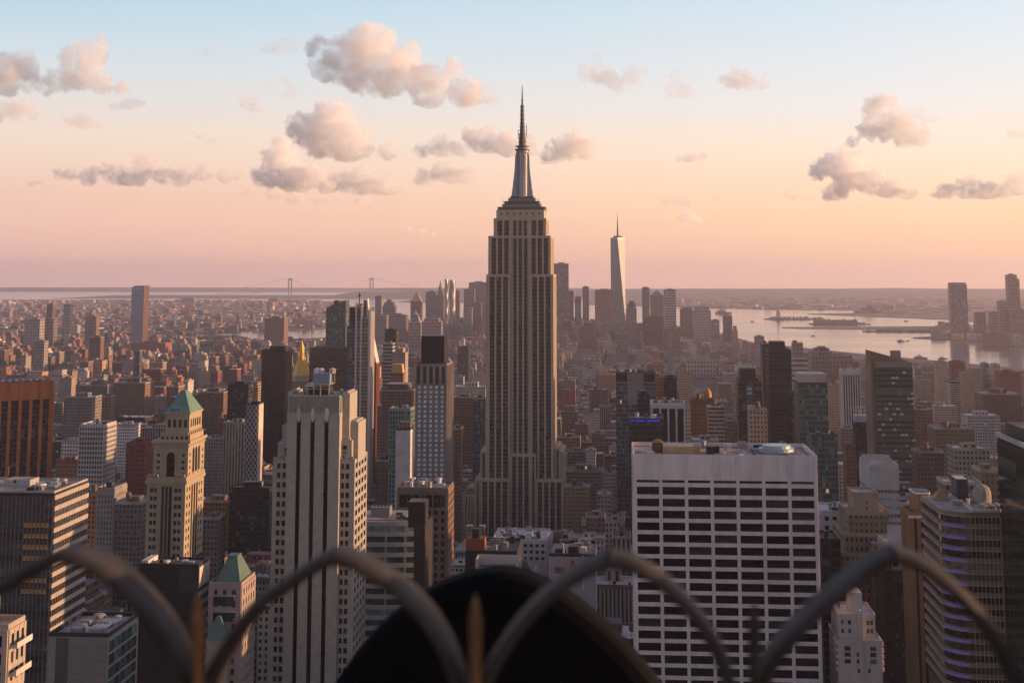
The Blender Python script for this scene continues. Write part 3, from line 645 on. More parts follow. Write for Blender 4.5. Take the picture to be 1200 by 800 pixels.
# ------------------------------------------------------------------ white lattice slab in front on the right
def lattice_slab():
    Y = 520.0; X0, X1, zt = spot(742, 957, 533, Y); D = 38
    trav = mat('pale_travertine', (.62,.56,.55), .85, var=.17, scale=.4, bump=.2, streak=True)
    b = Bld('office_tower', 'broad white office slab gridded with black windows, flat roof with plant boxes', 'office tower', X0, X1, Y, Y+D, phrase='white gridded slab')
    core, w = MB(), MB()
    core.box(X0+.05, X1-.05, Y+.7, Y+D, 0, zt-2.4); b.part('core', core, darkm)
    zA = at(850, 562, Y).z
    n = 7; pier = 1.25; cols = edges(X0, X1, n, pier)
    # attic panels with fine joints
    for i, (ua, ub) in enumerate(cols):
        b.boxp('attic_panel', ua+.05, ub-.05, Y+.38, Y+.68, zA+1.6, zt, trav)
    mul = [X0]+[x for p in cols for x in p]+[X1]
    fh = 13.2/1600*Y; win = fh*.66; zmin = at(850, 815, Y).z
    top = at(850, 571.2, Y).z
    rows = []; z = top
    while z > zmin: rows.append((z-win, z)); z -= fh
    rows = rows[::-1]
    slit = (at(850,566.3,Y).z, at(850,563.2,Y).z)
    rr = rows+[slit]
    for i in range(0, len(mul), 2): w.box(mul[i], mul[i+1], Y+.30, Y+.68, zmin-3, zt)
    for (ua, ub) in cols:
        r = [zmin-3]+[x for p in rr for x in p]+[zA+1.597]
        for i in range(0, len(r), 2): 
            if r[i+1]-r[i] > .02: w.box(ua, ub, Y+.45, Y+.68, r[i], r[i+1])
    b.part('wall', w, trav)
    bl = glass('black_window_glass', (.004,.004,.005), .1, 1.2, .12)
    for (za, zb) in reversed(rr):
        for (ua, ub) in cols: b.pane('window', 'N', Y+.66, ua, ub, za, zb, bl, 0, .08)
    # east flank: same grid in shade
    e = MB(); e.box(X0-.02, X0+.03, Y+.69, Y+D, 0, zt); 
    for k_ in range(9): e.box(X0-.4, X0-.02, Y+2+k_*4, Y+3.2+k_*4, 0, zt)
    b.part('side_wall', e, trav)
    e = MB(); e.box(X1-.03, X1+.02, Y+.69, Y+D, 0, zt)
    for k_ in range(9): e.box(X1+.02, X1+.4, Y+2+k_*4, Y+3.2+k_*4, 0, zt)
    b.part('side_wall', e, trav)
    rf = MB(); rf.box(X0+.5, X1-.5, Y+.7, Y+D-.5, zt-2.2, zt-1.8); b.part('roof', rf, mat('slab_roof', (.34,.255,.215), .95, var=.35, scale=.08))
    parapet(b, X0+.03, X1-.03, Y+.69, Y+D, zt-1.6, 1.5, .5, trav)
    U = lambda px: at(px, 528, Y+15).x
    buff = mat('buff_panel', (.38,.27,.17), .9, var=.2, scale=.2)
    b.boxp('penthouse', U(777), U(812), Y+12, Y+22, zt-1.8, at(795,522,Y+14).z, buff, roof_grey)
    b.boxp('plant_box', U(812.4), U(820), Y+14, Y+22, zt-1.8, at(816,523,Y+16).z, mat('ochre_panel', (.33,.20,.11), .9), roof_tar)
    mb = MB(); c = U(771); zh = at(771,518,Y+22).z; mb.box(c-2, c+2, Y+20, Y+24, zt-1.8, zh); mb.frustum([(c-2.2,Y+19.8),(c+2.2,Y+19.8),(c+2.2,Y+24.2),(c-2.2,Y+24.2)], zh+.01, [(c-.5,Y+21.6),(c+.5,Y+21.6),(c+.5,Y+22.4),(c-.5,Y+22.4)], at(771,514,Y+22).z, 1)
    b.part('cooling_hut', mb, wood, mat('rust_roof', (.26,.13,.06), .9))
    for (px, w_, yy, h) in ((833,3,16,2.6),(838,4,20,2.2),(802,2.5,27,2.4)):
        mb = MB(); u = U(px); mb.box(u-w_/2, u+w_/2, Y+yy, Y+yy+4, zt-1.8, zt-1.8+h); mb.box(u-w_/2-.3, u+w_/2+.3, Y+yy-.3, Y+yy+4.3, zt-1.8+h, zt-1.5+h); b.part('roof_unit', mb, random.choice([steel, darkm]))
    mb = MB(); u = U(852); mb.tube([(u,Y+20,zt-1.8),(u,Y+20,zt+1)], .12, 5); b.part('aerial', mb, darkm)
    b.boxp('roof_hatch', U(870), U(874), Y+14, Y+16, zt-1.8, zt-.6, roof_white)
    b.boxp('roof_well', U(884), U(936), Y+8, Y+30, zt-1.78, zt-.9, roof_tar)
    mb = MB(); u = U(911); tq = mat('pale_blue_tank', (.33,.42,.46), .4, .3, var=.15)
    mb.lathe(u, Y+18, [(6.6,zt-.9),(6.6,zt+.5),(6.8,zt+.6),(5.4,zt+.7),(5.4,zt+1.7),(5.0,zt+1.8),(.3,zt+1.9)], 20); b.part('cooling_tank', mb, tq)
    for k_ in range(3):
        mb = MB(); mb.tube([(X1-3-k_*2.4,Y+3,zt-.7),(X1-9-k_*2.4,Y+34,zt-.7)], .3, 6); b.part('roof_rail', mb, roof_white)
    roof_kit(b, X0+2, U(775), Y+3, Y+22, zt-1.8, 3, 9, 1.6); roof_kit(b, U(840), U(882), Y+4, Y+14, zt-1.8, 8, 7, 1.2); roof_kit(b, X0+6, X1-6, Y+31.5, Y+37, zt-1.8, 5, 16, 2.5)
    b.foot = [X0-2, X1+2, Y-2, Y+D+2]; b.finish(741, 966, 520, 800)
lattice_slab()

# ------------------------------------------------------------------ grey stone tower with three dark slots
def slot_tower():
    Y = 600.0; X = lambda px, py=600: at(px, py, Y).x; Z = lambda y: at(360, y, Y).z
    st = mat('grey_limestone', (.34,.31,.27), .92, var=.16, scale=.35, bump=.25)
    gn = mat('verdigris_stone', (.24,.245,.20), .9, var=.2, scale=.3, streak=True)
    b = Bld('skyscraper', 'grey stone tower with three dark vertical slots and stepped shoulders', 'skyscraper', X(316), X(420), Y, Y+34, phrase='three-slot stone tower')
    w = MB(); slots = [(345.8,350.6),(362.1,367.0),(378.5,383.4)]
    xl, xr = X(334.2), X(396.3)
    zs = Z(492)
    cols = [(X(a), X(c)) for a, c in slots]
    c = [xl]+[q for p in cols for q in p]+[xr]
    for i in range(0, len(c), 2): w.box(c[i], c[i+1], Y, Y+2, 0, Z(484))
    for (ua, ub) in cols: w.box(ua, ub, Y, Y+2, zs, Z(484)); 
    w.box(xl, xr, Y+2.003, Y+28, 0, Z(484)-.05)
    b.part('wall', w, st)
    for (ua, ub) in cols:
        mb = MB(); mb.box(ua+.02, ub-.02, Y+.4, Y+1.9, 0, zs-.02); b.part('window_slot', mb, glass('slot_glass', (.004,.004,.005), .2, .5, .08))
        m_ = (ua+ub)/2; mb = MB()
        mb.box(m_-.85, m_+.85, Y-.5, Y-.003, Z(488), Z(481.5)); mb.frustum([(m_-.85,Y-.5),(m_+.85,Y-.5),(m_+.85,Y-.003),(m_-.85,Y-.003)], Z(481.5)+.002, [(m_-.25,Y-.3),(m_+.25,Y-.3),(m_+.25,Y-.1),(m_-.25,Y-.1)], Z(477.5), 0)
        mb.frustum([(m_-.3,Y-.4),(m_+.3,Y-.4),(m_+.3,Y-.003),(m_-.3,Y-.003)], Z(494.5), [(m_-.84,Y-.45),(m_+.84,Y-.45),(m_+.84,Y-.003),(m_-.84,Y-.003)], Z(488.05), 0)
        b.part('finial', mb, mat('pale_finial', (.48,.43,.38), .9))
    w = MB(); xa, xb = X(336.7), X(395); w.box(xa, xb, Y+.8, Y+26, Z(484), Z(464))
    for i in range(11):
        u = xa+(xb-xa)*i/10; w.box(u-.25, u+.25, Y+.4, Y+.797, Z(484), Z(464)+.5)
    w.box(xb, xb+.4, Y+4, Y+25, Z(484), Z(466))
    b.part('crown_band', w, gn)
    w = MB(); w.box(xa-.1, xb+.1, Y-.25, Y+.795, Z(485), Z(483.6)); b.part('cornice', w, st)
    # stepped shoulders both sides with window pairs
    def wing(px0, px1, yt, yf, yback, cols_px, rows, fh=12.6, side=None):
        x0, x1 = X(px0), X(px1); mb = MB(); mb.box(x0+.02, x1-.02, yf+.5, yback, 0, Z(yt)-.3)
        fm = 10.9/1600*Y; r = []; z = Z(rows); zmin = Z(812)
        while z > zmin: r.append((z-fm*.58, z)); z -= fm
        r = r[::-1]; cc = [(X(a), X(c)) for a, c in cols_px]
        q = [x0]+[v for p in cc for v in p]+[x1]
        for i in range(0, len(q), 2): mb.box(q[i], q[i+1], yf, yf+.497, 0, Z(yt))
        for (ua, ub) in cc:
            rr = [0]+[v for p in r for v in p]+[Z(yt)-.05]
            for i in range(0, len(rr), 2): mb.box(ua, ub, yf+.06, yf+.497, rr[i], rr[i+1])
        b.part('shoulder', mb, st)
        for (za, zb) in reversed(r):
            for (ua, ub) in cc: b.pane('window', 'N', yf+.48, ua, ub, za, zb, gl_dark)
        # battlement
        m3 = MB()
        for i in range(4): u = x0+(x1-x0)*(i+.5)/4; m3.box(u-.5, u+.5, yf+.1, yf+.9, Z(yt)+.003, Z(yt)+.9+.5*(i%2))
        b.part('parapet', m3, st)
        if side:
            m2 = MB(); nn = 4; sc_ = edges(yf, yback, nn, 2.2)
            p = [yf]+[v for s_ in sc_ for v in s_]+[yback]
            for i in range(0, len(p), 2): m2.box(x1, x1+.45, p[i], p[i+1], 0, Z(yt))
            for (ua, ub) in sc_:
                rr = [0]+[v for s_ in r for v in s_]+[Z(yt)-.05]
                for i in range(0, len(rr), 2): m2.box(x1, x1+.38, ua, ub, rr[i], rr[i+1])
            b.part('side_wall', m2, st)
            for (za, zb) in reversed(r):
                for (ua, ub) in sc_: b.pane('window', 'W', x1, ua, ub, za, zb, gl_dark)
    wing(316.6, 333.2, 539, Y+3, Y+33, [(321.7,325.8),(328,332.3)], 544)
    wing(396.6, 412.2, 539, Y+3, Y+33, [(397.5,401),(402.8,407)], 544, side=True)
    for (a, c, yt, ya, yb_, wp) in ((321,334,520,4.5,30,(329,333)),(397,408.5,517,5,30,(398,402.5)),(325,334,500,6,29,None),(397,414,497,9,27,None),(330,336,461,7,26,None),(396,404.6,462,6.5,24,None)):
        mb = MB(); mb.box(X(a), X(c), Y+ya, Y+yb_, Z(545), Z(yt)); mb.box(X(a)+1, X(c)-1, Y+ya+1, Y+yb_-1, Z(yt), Z(yt)+.8); b.part('setback', mb, st)
        if wp: 
            for q in range(3): b.pane('window', 'N', Y+ya, X(wp[0]), X(wp[1]), Z(yt+11+q*6), Z(yt+6.2+q*6), gl_dark if q != 1 else gl_pale, .003, .1)
    # rooftop machinery
    b.boxp('machine_room', X(356), X(380), Y+6, Y+15, Z(464), Z(455), darkm, roof_tar)
    mb = MB()
    for px in (354,362,370,380): mb.box(X(px)-.2, X(px)+.2, Y+5.2, Y+5.6, Z(464), Z(450.6))
    mb.box(X(353), X(381), Y+5, Y+16, Z(452), Z(451)); mb.box(X(354), X(380.5), Y+5.1, Y+5.5, Z(457), Z(456.4)); b.part('roof_frame', mb, mat('pale_steel', (.42,.37,.33), .6, .2))
    b.boxp('cooling_box', X(359.7), X(379), Y+7, Y+13, Z(450.9), Z(439), mat('blue_grey_panel', (.20,.25,.31), .6, .1, var=.2, scale=.8))
    mb = MB()
    for px in (379.4,382.5,385.5): mb.box(X(px)-.18, X(px)+.18, Y+7, Y+7.4, Z(450.9), Z(434))
    mb.box(X(379), X(386), Y+6.9, Y+7.5, Z(434.6), Z(433.8)); mb.box(X(379), X(386), Y+12.5, Y+13, Z(434.6), Z(433.8)); b.part('roof_frame', mb, MATS['pale_steel'])
    for px in (363, 368, 381):
        mb = MB(); mb.lathe(X(px), Y+10, [(1.5,Z(439)),(1.5,Z(436)),(1.7,Z(435.8)),(1.2,Z(433.5)),(.2,Z(432.6))], 12); b.part('vent', mb, roof_white)
    roof_kit(b, X(338), X(356), Y+3, Y+24, Z(464), 5, 6, 3.5); roof_kit(b, X(382), X(395), Y+3, Y+20, Z(464), 9, 7, 4)
    b.foot = [X(312), X(422), Y-2, Y+36]; b.finish(312, 422, 433, 800)
slot_tower()

# ------------------------------------------------------------------ green pyramid tower
def pyramid_tower():
    Y = 760.0; X = lambda px: at(px, 560, Y).x; Z = lambda y: at(205, y, Y).z
    st = mat('warm_limestone', (.36,.285,.20), .9, var=.15, scale=.12, streak=True)
    b = Bld('skyscraper', 'sandstone tower with green copper pyramid roof, its west side glowing gold', 'skyscraper', X(172), X(218), Y, Y+36, phrase='green pyramid tower')
    def stage(px0, px1, yt, yb, inset, dpt, wins, cols_s=None, nm='wall'):
        x0, x1 = X(px0), X(px1); y0 = Y+inset; y1 = y0+dpt; mb = MB(); mb.box(x0, x1, y0, y1, Z(yb), Z(yt)); b.part(nm, mb, st)
        return x0, x1, y0, y1
    def arch(face, plane, u0, u1, z0, z1, d=.12):
        mb = MB(); c = (u0+u1)/2; r = (u1-u0)/2
        pts = [(u0,z0),(u1,z0)]+[(c+r*math.cos(a*math.pi/8), z1-r+r*math.sin(a*math.pi/8)) for a in range(9)]
        P = lambda u, z, dd: (u, plane-dd, z) if face == 'N' else (plane+dd, u, z)
        f = [P(u, z, d) for u, z in pts]; g = [P(u, z, 0.002) for u, z in pts]
        mb.face(f); mb.face(g[::-1])
        for i in range(len(pts)): j = (i+1) % len(pts); mb.face([f[j], f[i], g[i], g[j]])
        b.part('arched_window', mb, gl_dark)
    # main shaft
    x0, x1, y0, y1 = stage(172.5, 217.6, 567, 660, 0, 34, None)
    fm = 9.3/1600*Y; zz = [Z(572)-i*fm for i in range(9)]
    for z in zz:
        for a, c in ((176.5,179.7),(181,184.2),(205,208.2),(209.6,212.8)): b.pane('window', 'N', y0, X(a), X(c), z-fm*.5, z, gl_dark, .002, .1)
        for q in range(7):
            u = y0+2.5+q*4.4
            if q in (2,3,4): continue
            b.pane('window', 'W', x1, u, u+1.6, z-fm*.5, z, gl_dark, .002, .1)
    for a, c in ((190,193.2),(194.3,197.5),(198.6,201.8)): b.pane('window_strip', 'N', y0, X(a), X(c), Z(660), Z(570), gl_dark, .002, .1)
    for q in (2,3,4): b.pane('window_strip', 'W', x1, y0+2.2+q*4.4, y0+4.6+q*4.4, Z(660), Z(571), gl_dark, .002, .1)
    mb = MB()
    for a, c in ((188.6,189.7),(193.3,194.2),(197.6,198.5),(202.2,203.4)): mb.box(X(a), X(c), y0-.4, y0-.002, Z(660), Z(568))
    b.part('pier', mb, st)
    # belt with urns
    mb = MB(); mb.box(x0-.8, x1+.9, y0-.8, y1, Z(567), Z(563)); mb.box(x0-.2, x1+.4, y0-.2, y1, Z(563), Z(559)); b.part('cornice', mb, st)
    for q in range(4):
        for (u, y) in ((x0+1+q*1.6, y0), (x1-5.8+q*1.6, y0)):
            mb = MB(); mb.lathe(u, y+.3, [(.5,Z(559)),(.8,Z(558)),(.9,Z(557)),(.45,Z(556)),(.2,Z(554.5+.8*(q%2)))], 8); b.part('urn', mb, st)
        mb = MB(); mb.lathe(x1+.2, y0+4+q*8, [(.5,Z(559)),(.8,Z(558)),(.9,Z(557)),(.45,Z(556)),(.2,Z(555))], 8); b.part('urn', mb, st)
    # upper shaft
    x0, x1, y0, y1 = stage(177.6, 218.4, 520, 559, 2.0, 30, None)
    arch('N', y0, X(193.6), X(202.6), Z(559), Z(530))
    mb = MB()
    for a, c in ((191.5,193),(203.2,204.8)): mb.box(X(a), X(c), y0-.35, y0-.002, Z(559), Z(533))
    b.part('pilaster', mb, st)
    for yy in (532,540,547,555):
        for a, c in ((182,185.3),(211,214.2)): b.pane('window', 'N', y0, X(a), X(c), Z(yy+3.3), Z(yy), gl_dark, .002, .1)
    for q in range(3): arch('W', x1, y0+8+q*5, y0+11.4+q*5, Z(556), Z(527))
    for yy in (532,540,547,555):
        for q in (2.5, 26): b.pane('window', 'W', x1, y0+q, y0+q+1.8, Z(yy+3.3), Z(yy), gl_dark, .002, .1)
    mb = MB(); mb.box(x0-1.2, x1+1.3, y0-1.2, y1+1, Z(520), Z(516.5)); mb.box(x0-.6, x1+.7, y0-.6, y1+.4, Z(524), Z(522.3)); b.part('cornice', mb, st)
    x0, x1, y0, y1 = stage(183.5, 219, 510, 516.5, 3.5, 25, None)
    for q in range(6): b.pane('window', 'N', y0, x0+1+q*2.75, x0+2.3+q*2.75, Z(515.5), Z(512), gl_dark, .002, .1)
    for q in range(7):
        mb = MB(); mb.lathe(x1-.5, y0+1+q*3.7, [(.5,Z(510)),(.7,Z(509)),(.3,Z(507)),(.1,Z(505.5))], 8); b.part('urn', mb, st)
        mb = MB(); mb.lathe(x0+1+q*2.5, y0+.4, [(.5,Z(510)),(.7,Z(509)),(.3,Z(507.5)),(.1,Z(506.5))], 8); b.part('urn', mb, st)
    # belfry and roof
    xa, xb = X(187.5), X(216.2); ya, yb = Y+6, Y+29
    mb = MB(); mb.box(xa, xb, ya, yb, Z(511), Z(486.5)); b.part('belfry', mb, st)
    for q in range(4): u = xa+1.6+q*3.1; arch('N', ya, u, u+1.7, Z(502), Z(492.5))
    for q in range(5): u = ya+2.2+q*4; arch('W', xb, u, u+2, Z(502), Z(492.5))
    mb = MB(); mb.box(xa-.6, xb+.7, ya-.6, yb+.6, Z(486.5), Z(484.5)); b.part('cornice', mb, st)
    cu = mat('verdigris_copper', (.13,.22,.17), .8, var=.3, scale=.3, streak=True)
    mb = MB(); c0 = [(xa-.3,ya-.3),(xb+.4,ya-.3),(xb+.4,yb+.3),(xa-.3,yb+.3)]; cxm, cym = (xa+xb)/2, (ya+yb)/2
    mb.frustum(c0, Z(484.4), [(cxm-1.2,cym-2.4),(cxm+1.2,cym-2.4),(cxm+1.2,cym+2.4),(cxm-1.2,cym+2.4)], Z(460), 0); rf = b.part('roof', mb, cu)
    mb = MB(); mb.box(xa+3, xa+8.5, ya+.4, ya+4, Z(484.3), Z(480)); b.part('dormer', mb, mat('blue_copper', (.06,.17,.24), .7), parent=rf)
    b.foot = [X(170), X(221)+3, Y-3, Y+40]; b.finish(170, 240, 460, 660)
pyramid_tower()
# ------------------------------------------------------------------ pattern walls for the smaller buildings
FS = dict(
 brick = facade('red_brick_wall', (.22,.078,.05), wu=(.28,.72), wv=(.3,.75)),
 brown = facade('brown_brick_wall', (.15,.09,.065), wu=(.25,.75), wv=(.28,.76)),
 tan   = facade('tan_brick_wall', (.33,.22,.14), wu=(.27,.73), wv=(.28,.75)),
 stone = facade('grey_stone_wall', (.25,.215,.185), wu=(.25,.75), wv=(.25,.78)),
 cream = facade('cream_stone_wall', (.40,.33,.265), wu=(.26,.74), wv=(.26,.76)),
 white = facade('white_brick_wall', (.48,.43,.40), wu=(.2,.8), wv=(.3,.72)),
 loft  = facade('loft_wall', (.29,.20,.135), wu=(.14,.86), wv=(.2,.82)),
 dark  = facade('dark_curtain_wall', (.035,.032,.032), (.018,.018,.02), wu=(.08,.92), wv=(.3,.95), lit=.004),
 blue  = facade('blue_curtain_wall', (.10,.11,.12), (.045,.055,.065), wu=(.06,.94), wv=(.25,.95), bright=.2),
 teal  = facade('teal_curtain_wall', (.07,.10,.10), (.03,.055,.055), wu=(.07,.93), wv=(.28,.94), bright=.2),
 band  = facade('banded_wall', (.34,.30,.27), wu=(-1,2), wv=(.38,.82)),
 piers = facade('pier_wall', (.30,.24,.19), wu=(.3,.72), wv=(-1,2)),
 mauve = facade('mauve_tower_wall', (.17,.14,.13), wu=(.2,.8), wv=(.25,.8), bright=.12),
 rust  = facade('orange_brick_wall', (.33,.15,.065), wu=(.25,.75), wv=(.3,.75)),
)
def simp(name, label, x0, x1, yt, Y, st, yb=None, D=None, xs=None, roof='grey', top=None, phrase=None, bay=2.5, fl=3.35, cat='building', group=None, steps=None, tank=None, pent=True):
    """a smaller building: walls with its window pattern, roof, parapet, machine room"""
    X0, X1, zt = spot(x0, x1, yt, Y)
    if D is None: D = abs(deep(x1 if x1 < 726 else x0, xs, Y)) if xs else min(60, max(16, (X1-X0)*0.9))
    b = Bld(name, label, cat, X0, X1, Y, Y+D, group, phrase); rn = (x0*.371+yt*.113) % 1
    m = FS[st]
    mb = MB(); mb.box(X0, X1, Y, Y+D, 0, zt, 0, 1, bay, fl, rn); b.part('wall', mb, m, ROOFS[roof])
    parapet(b, X0-.15, X1+.15, Y-.15, Y+D+.15, zt, 1.1, .5, m if st in ('brick','dark') else ROOFS['grey'], zb=.4)
    if steps:
        for (a, c, yy) in steps:
            u, v = at(a, yy, Y).x, at(c, yy, Y).x; mb = MB(); mb.box(u, v, Y+1.5, Y+max(D-3, 6), zt, at(a, yy, Y).z, 0, 1, bay, fl, rn); b.part('setback', mb, m, ROOFS[roof])
    elif pent:
        w = X1-X0; mb = MB(); mb.box(X0+w*.3, X0+w*.72, Y+D*.35, Y+D*.75, zt, zt+min(6, max(3, w*.14)), 0, 1, 4, 4, rn); b.part('penthouse', mb, m, roof_tar)
    if top: top(b, X0, X1, Y, Y+D, zt)
    if tank: water_tank(b, X0+(X1-X0)*tank, Y+D*.2, zt, max(1.8, min(3, (X1-X0)*.09)))
    b.foot = [X0-.5, X1+.5, Y-.5, Y+D+.5]
    return b.finish(min(x0, xs or x0), max(x1, xs or x1), yt, yb or yt+40)
def pyr(col_mat, hh, inset=.02, tip=.04):
    def f(b, X0, X1, Y0, Y1, z):
        w, d = X1-X0, Y1-Y0; cx, cy = (X0+X1)/2, (Y0+Y1)/2; mb = MB()
        mb.frustum([(X0+w*inset,Y0+d*inset),(X1-w*inset,Y0+d*inset),(X1-w*inset,Y1-d*inset),(X0+w*inset,Y1-d*inset)], z+.1,
                   [(cx-w*tip,cy-d*tip),(cx+w*tip,cy-d*tip),(cx+w*tip,cy+d*tip),(cx-w*tip,cy+d*tip)], z+hh)
        b.part('roof', mb, col_mat)
    return f
copper = mat('green_copper', (.10,.165,.135), .7, var=.25, scale=.3, streak=True)

# ---- left foreground
def rust_tower():
    Y = 1240.0; b0, b1 = at(25, 470, Y), at(66, 470, Y+30)
    z = at(30, 449, Y).z; zb = at(30, 470, Y).z
    cx, cy, h = at(22, 449, Y+28).x, Y+30, 24.0
    rm = mat('rust_brick', (.40,.135,.045), .9, var=.2, scale=.2, streak=True); gl = gl_brown
    a = R(38); ca, sa = math.cos(a), math.sin(a)
    rust_strip = facade('rust_strip', (.06,.034,.023), (.012,.010,.009), wu=(.06,.94), wv=(.3,.9), lit=0)
    def T(u, v): return (cx+u*ca-v*sa, cy+u*sa+v*ca)
    b = Bld('skyscraper', 'rust brown brick tower set askew, with tall piers between dark window strips', 'skyscraper', cx-30, cx+30, cy-30, cy+30, phrase='askew rust tower')
    mb = MB(); mb.prism([T(-h,-h),T(h,-h),T(h,h),T(-h,h)], 0, zb); b.part('core', mb, gl)
    mb = MB(); mb.frustum([T(-h-.4,-h-.4),T(h+.4,-h-.4),T(h+.4,h+.4),T(-h-.4,h+.4)], zb+.01, [T(-h+.8,-h+.8),T(h-.8,-h+.8),T(h-.8,h-.8),T(-h+.8,h-.8)], z); b.part('crown', mb, rm)
    for s in range(4):
        aa = a+s*math.pi/2; c2, s2 = math.cos(aa), math.sin(aa)
        def Q(u, v): return (cx+u*c2-v*s2, cy+u*s2+v*c2)
        for i in range(6):
            u = -h+i*(2*h)/5; w = 1.5 if 0 < i < 5 else 2.4
            mb = MB(); mb.frustum([Q(u-w,-h-1.3),Q(u+w,-h-1.3),Q(u+w,-h+.2),Q(u-w,-h+.2)], 0, [Q(u-w,-h-1.3),Q(u+w,-h-1.3),Q(u+w,-h+.2),Q(u-w,-h+.2)], zb-.5)
            mb.frustum([Q(u-w,-h-1.3),Q(u+w,-h-1.3),Q(u+w,-h+.2),Q(u-w,-h+.2)], zb-.498, [Q(u-w*.7,-h-.2),Q(u+w*.7,-h-.2),Q(u+w*.7,-h+.9),Q(u-w*.7,-h+.9)], z+1.2); b.part('pier', mb, rm)
        for i in range(5):
            u0, u1 = -h+i*(2*h)/5+1.7, -h+(i+1)*(2*h)/5-1.7; n = 26
            mb = MB(); mb.prism([Q(u0,-h-.35),Q(u1,-h-.35),Q(u1,-h-.01),Q(u0,-h-.01)], 0, zb-2, bay=3, fl=4.2, bottom=True); b.part('window_strip', mb, rust_strip)
    mb = MB(); mb.prism([T(-h+3,-h+3),T(h-3,-h+3),T(h-3,h-3),T(-h+3,h-3)], z, z+1.2, bottom=True); b.part('roof', mb, roof_tar)
    for i in range(7):
        x, y = T(-h+4+i*6.2, -h+5); mb = MB(); mb.lathe(x, y, [(1.3,z+1.2),(1.3,z+2.2),(.9,z+2.6),(.2,z+2.9)], 8); b.part('vent', mb, roof_white)
    b.foot = [cx-36, cx+36, cy-36, cy+36]; b.finish(-20, 67, 447, 560)
rust_tower()
def corner_glass():
    Y = 480.0; X0, X1, zt = spot(-45, 64, 577, Y); D = 31
    b = Bld('office_building', 'glass corner office block with pale spandrel stripes on its west side', 'office building', X0, X1, Y, Y+D, phrase='striped corner block')
    dkf = mat('bronze_panel', (.05,.042,.038), .5, .2, var=.2, scale=.3); pale = mat('pale_spandrel', (.38,.33,.30), .8, var=.12, scale=.3)
    mb = MB(); mb.box(X0, X1-.05, Y+.05, Y+D, 0, zt-.02, 0, 1); b.part('core', mb, darkm, roof_grey)
    fm = 12.6/1600*Y; z = zt-.8; i = 0; w1, w2 = MB(), MB(); zmin = at(30, 815, Y).z
    while z > zmin:
        hh = fm*.42
        if i < 1: pass
        w1.box(X0, X1-.003, Y-.28, Y+.047, z-hh, z); w2.box(X1-.047, X1+.32, Y, Y+D, z-hh, z)
        b.pane('ribbon_window', 'N', Y+.02, X0, X1-.1, z-fm+.02, z-hh-.02, gl_dark if i < 3 else gl_blue_dk, .003, .12)
        b.pane('ribbon_window', 'W', X1-.05, Y+.2, Y+D, z-fm+.02, z-hh-.02, gl_dark, .003, .12)
        z -= fm; i += 1
    b.part('wall', w1, dkf); b.part('spandrel', w2, pale)
    mb = MB()
    for q in range(22): u = X1-.3-q*1.5; mb.box(u-.07, u+.07, Y-.34, Y-.285, zmin, zt-1)
    b.part('mullion', mb, steel)
    mb = MB()
    for q in range(int(D/1.5)): u = Y+.7+q*1.5; mb.box(X1+.325, X1+.40, u-.06, u+.06, zmin, zt-.9)
    b.part('mullion', mb, pale)
    # low sun mirrored from across the street, painted on as amber panes
    warm = mat('amber_reflection', (.36,.20,.07), .5, var=.4, scale=.8)
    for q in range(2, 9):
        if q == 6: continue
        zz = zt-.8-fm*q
        for k_ in range(6): u = X1-1.6-k_*1.55; b.pane('reflection_pane', 'N', Y-.12, u-1.3, u, zz-fm+.3, zz-fm*.42-.3, warm, .02, .06)
    mb = MB(); mb.box(X0+.2, X1-.2, Y+.2, Y+.7, zt, zt+.7); mb.box(X1-.7, X1-.2, Y+.7, Y+D-.2, zt, zt+.7); mb.box(X0+.2, X1-.7, Y+D-.7, Y+D-.2, zt, zt+.7); b.part('parapet', mb, mat('coping_stone', (.36,.30,.26), .8))
    u0, u1 = at(5, 565, Y+14).x, at(35, 565, Y+14).x
    b.boxp('roof_hut', u0, u1, Y+14, Y+22, zt, at(20, 562, Y+14).z, mat('grey_render', (.36,.35,.34), .8), roof_grey)
    mb = MB(); mb.box(u0+3.6, u0+4.6, Y+13.9, Y+13.99, zt+1.2, zt+2.4); b.part('hut_window', mb, gl_dark)
    mb = MB(); mb.tube([(u0+1,Y+15,zt+4),(u0+1,Y+15,zt+7),(u0+2,Y+15,zt+7.4)], .15, 5); b.part('vent_pipe', mb, steel)
    roof_kit(b, u1+1, X1-1.5, Y+3, Y+D-2, zt, 12, 22, 1.0); roof_kit(b, X0+14, u0-1, Y+3, Y+D-2, zt, 14, 12, 1.4)
    b.foot = [X0-1, X1+1, Y-1, Y+D+1]; b.finish(-40, 104, 560, 800)
gl_blue_dk = glass('slate_window_glass', (.035,.04,.045), .15, .6)
corner_glass()
block('office_building', 'pale grey slab punched with a dense grid of small dark windows', 93, 122, 499, 1000, 575, ('pale_precast', (.40,.375,.36), .85), 'grid', xs=137, bay=2.0, fl=3.45, pier=.75, win=2.0, phrase='dense grid slab', kit=6)
block('apartment_building', 'grey stone apartment house with ornate cornice below the dense grid slab', 114, 134.5, 573, 900, 690, ('grey_brick_b', (.27,.245,.225), .9), 'grid', xs=149, bay=2.6, fl=3.4, pier=1.4, win=1.7, kit=3, cap=2.4)
simp('building', 'narrow orange brown brick house behind the striped corner block', 99, 117, 580, 950, 'rust', 690, D=22, tank=.5)
simp('building', 'dusky maroon slab wedged between the stone apartment house and the green pyramid tower', 148, 170, 520, 985, 'brick', 660, D=20, roof='tar')
simp('building', 'grey brick tower close behind the ornate stone apartment house', 135, 166, 590, 880, 'stone', 690, D=24, tank=.4)
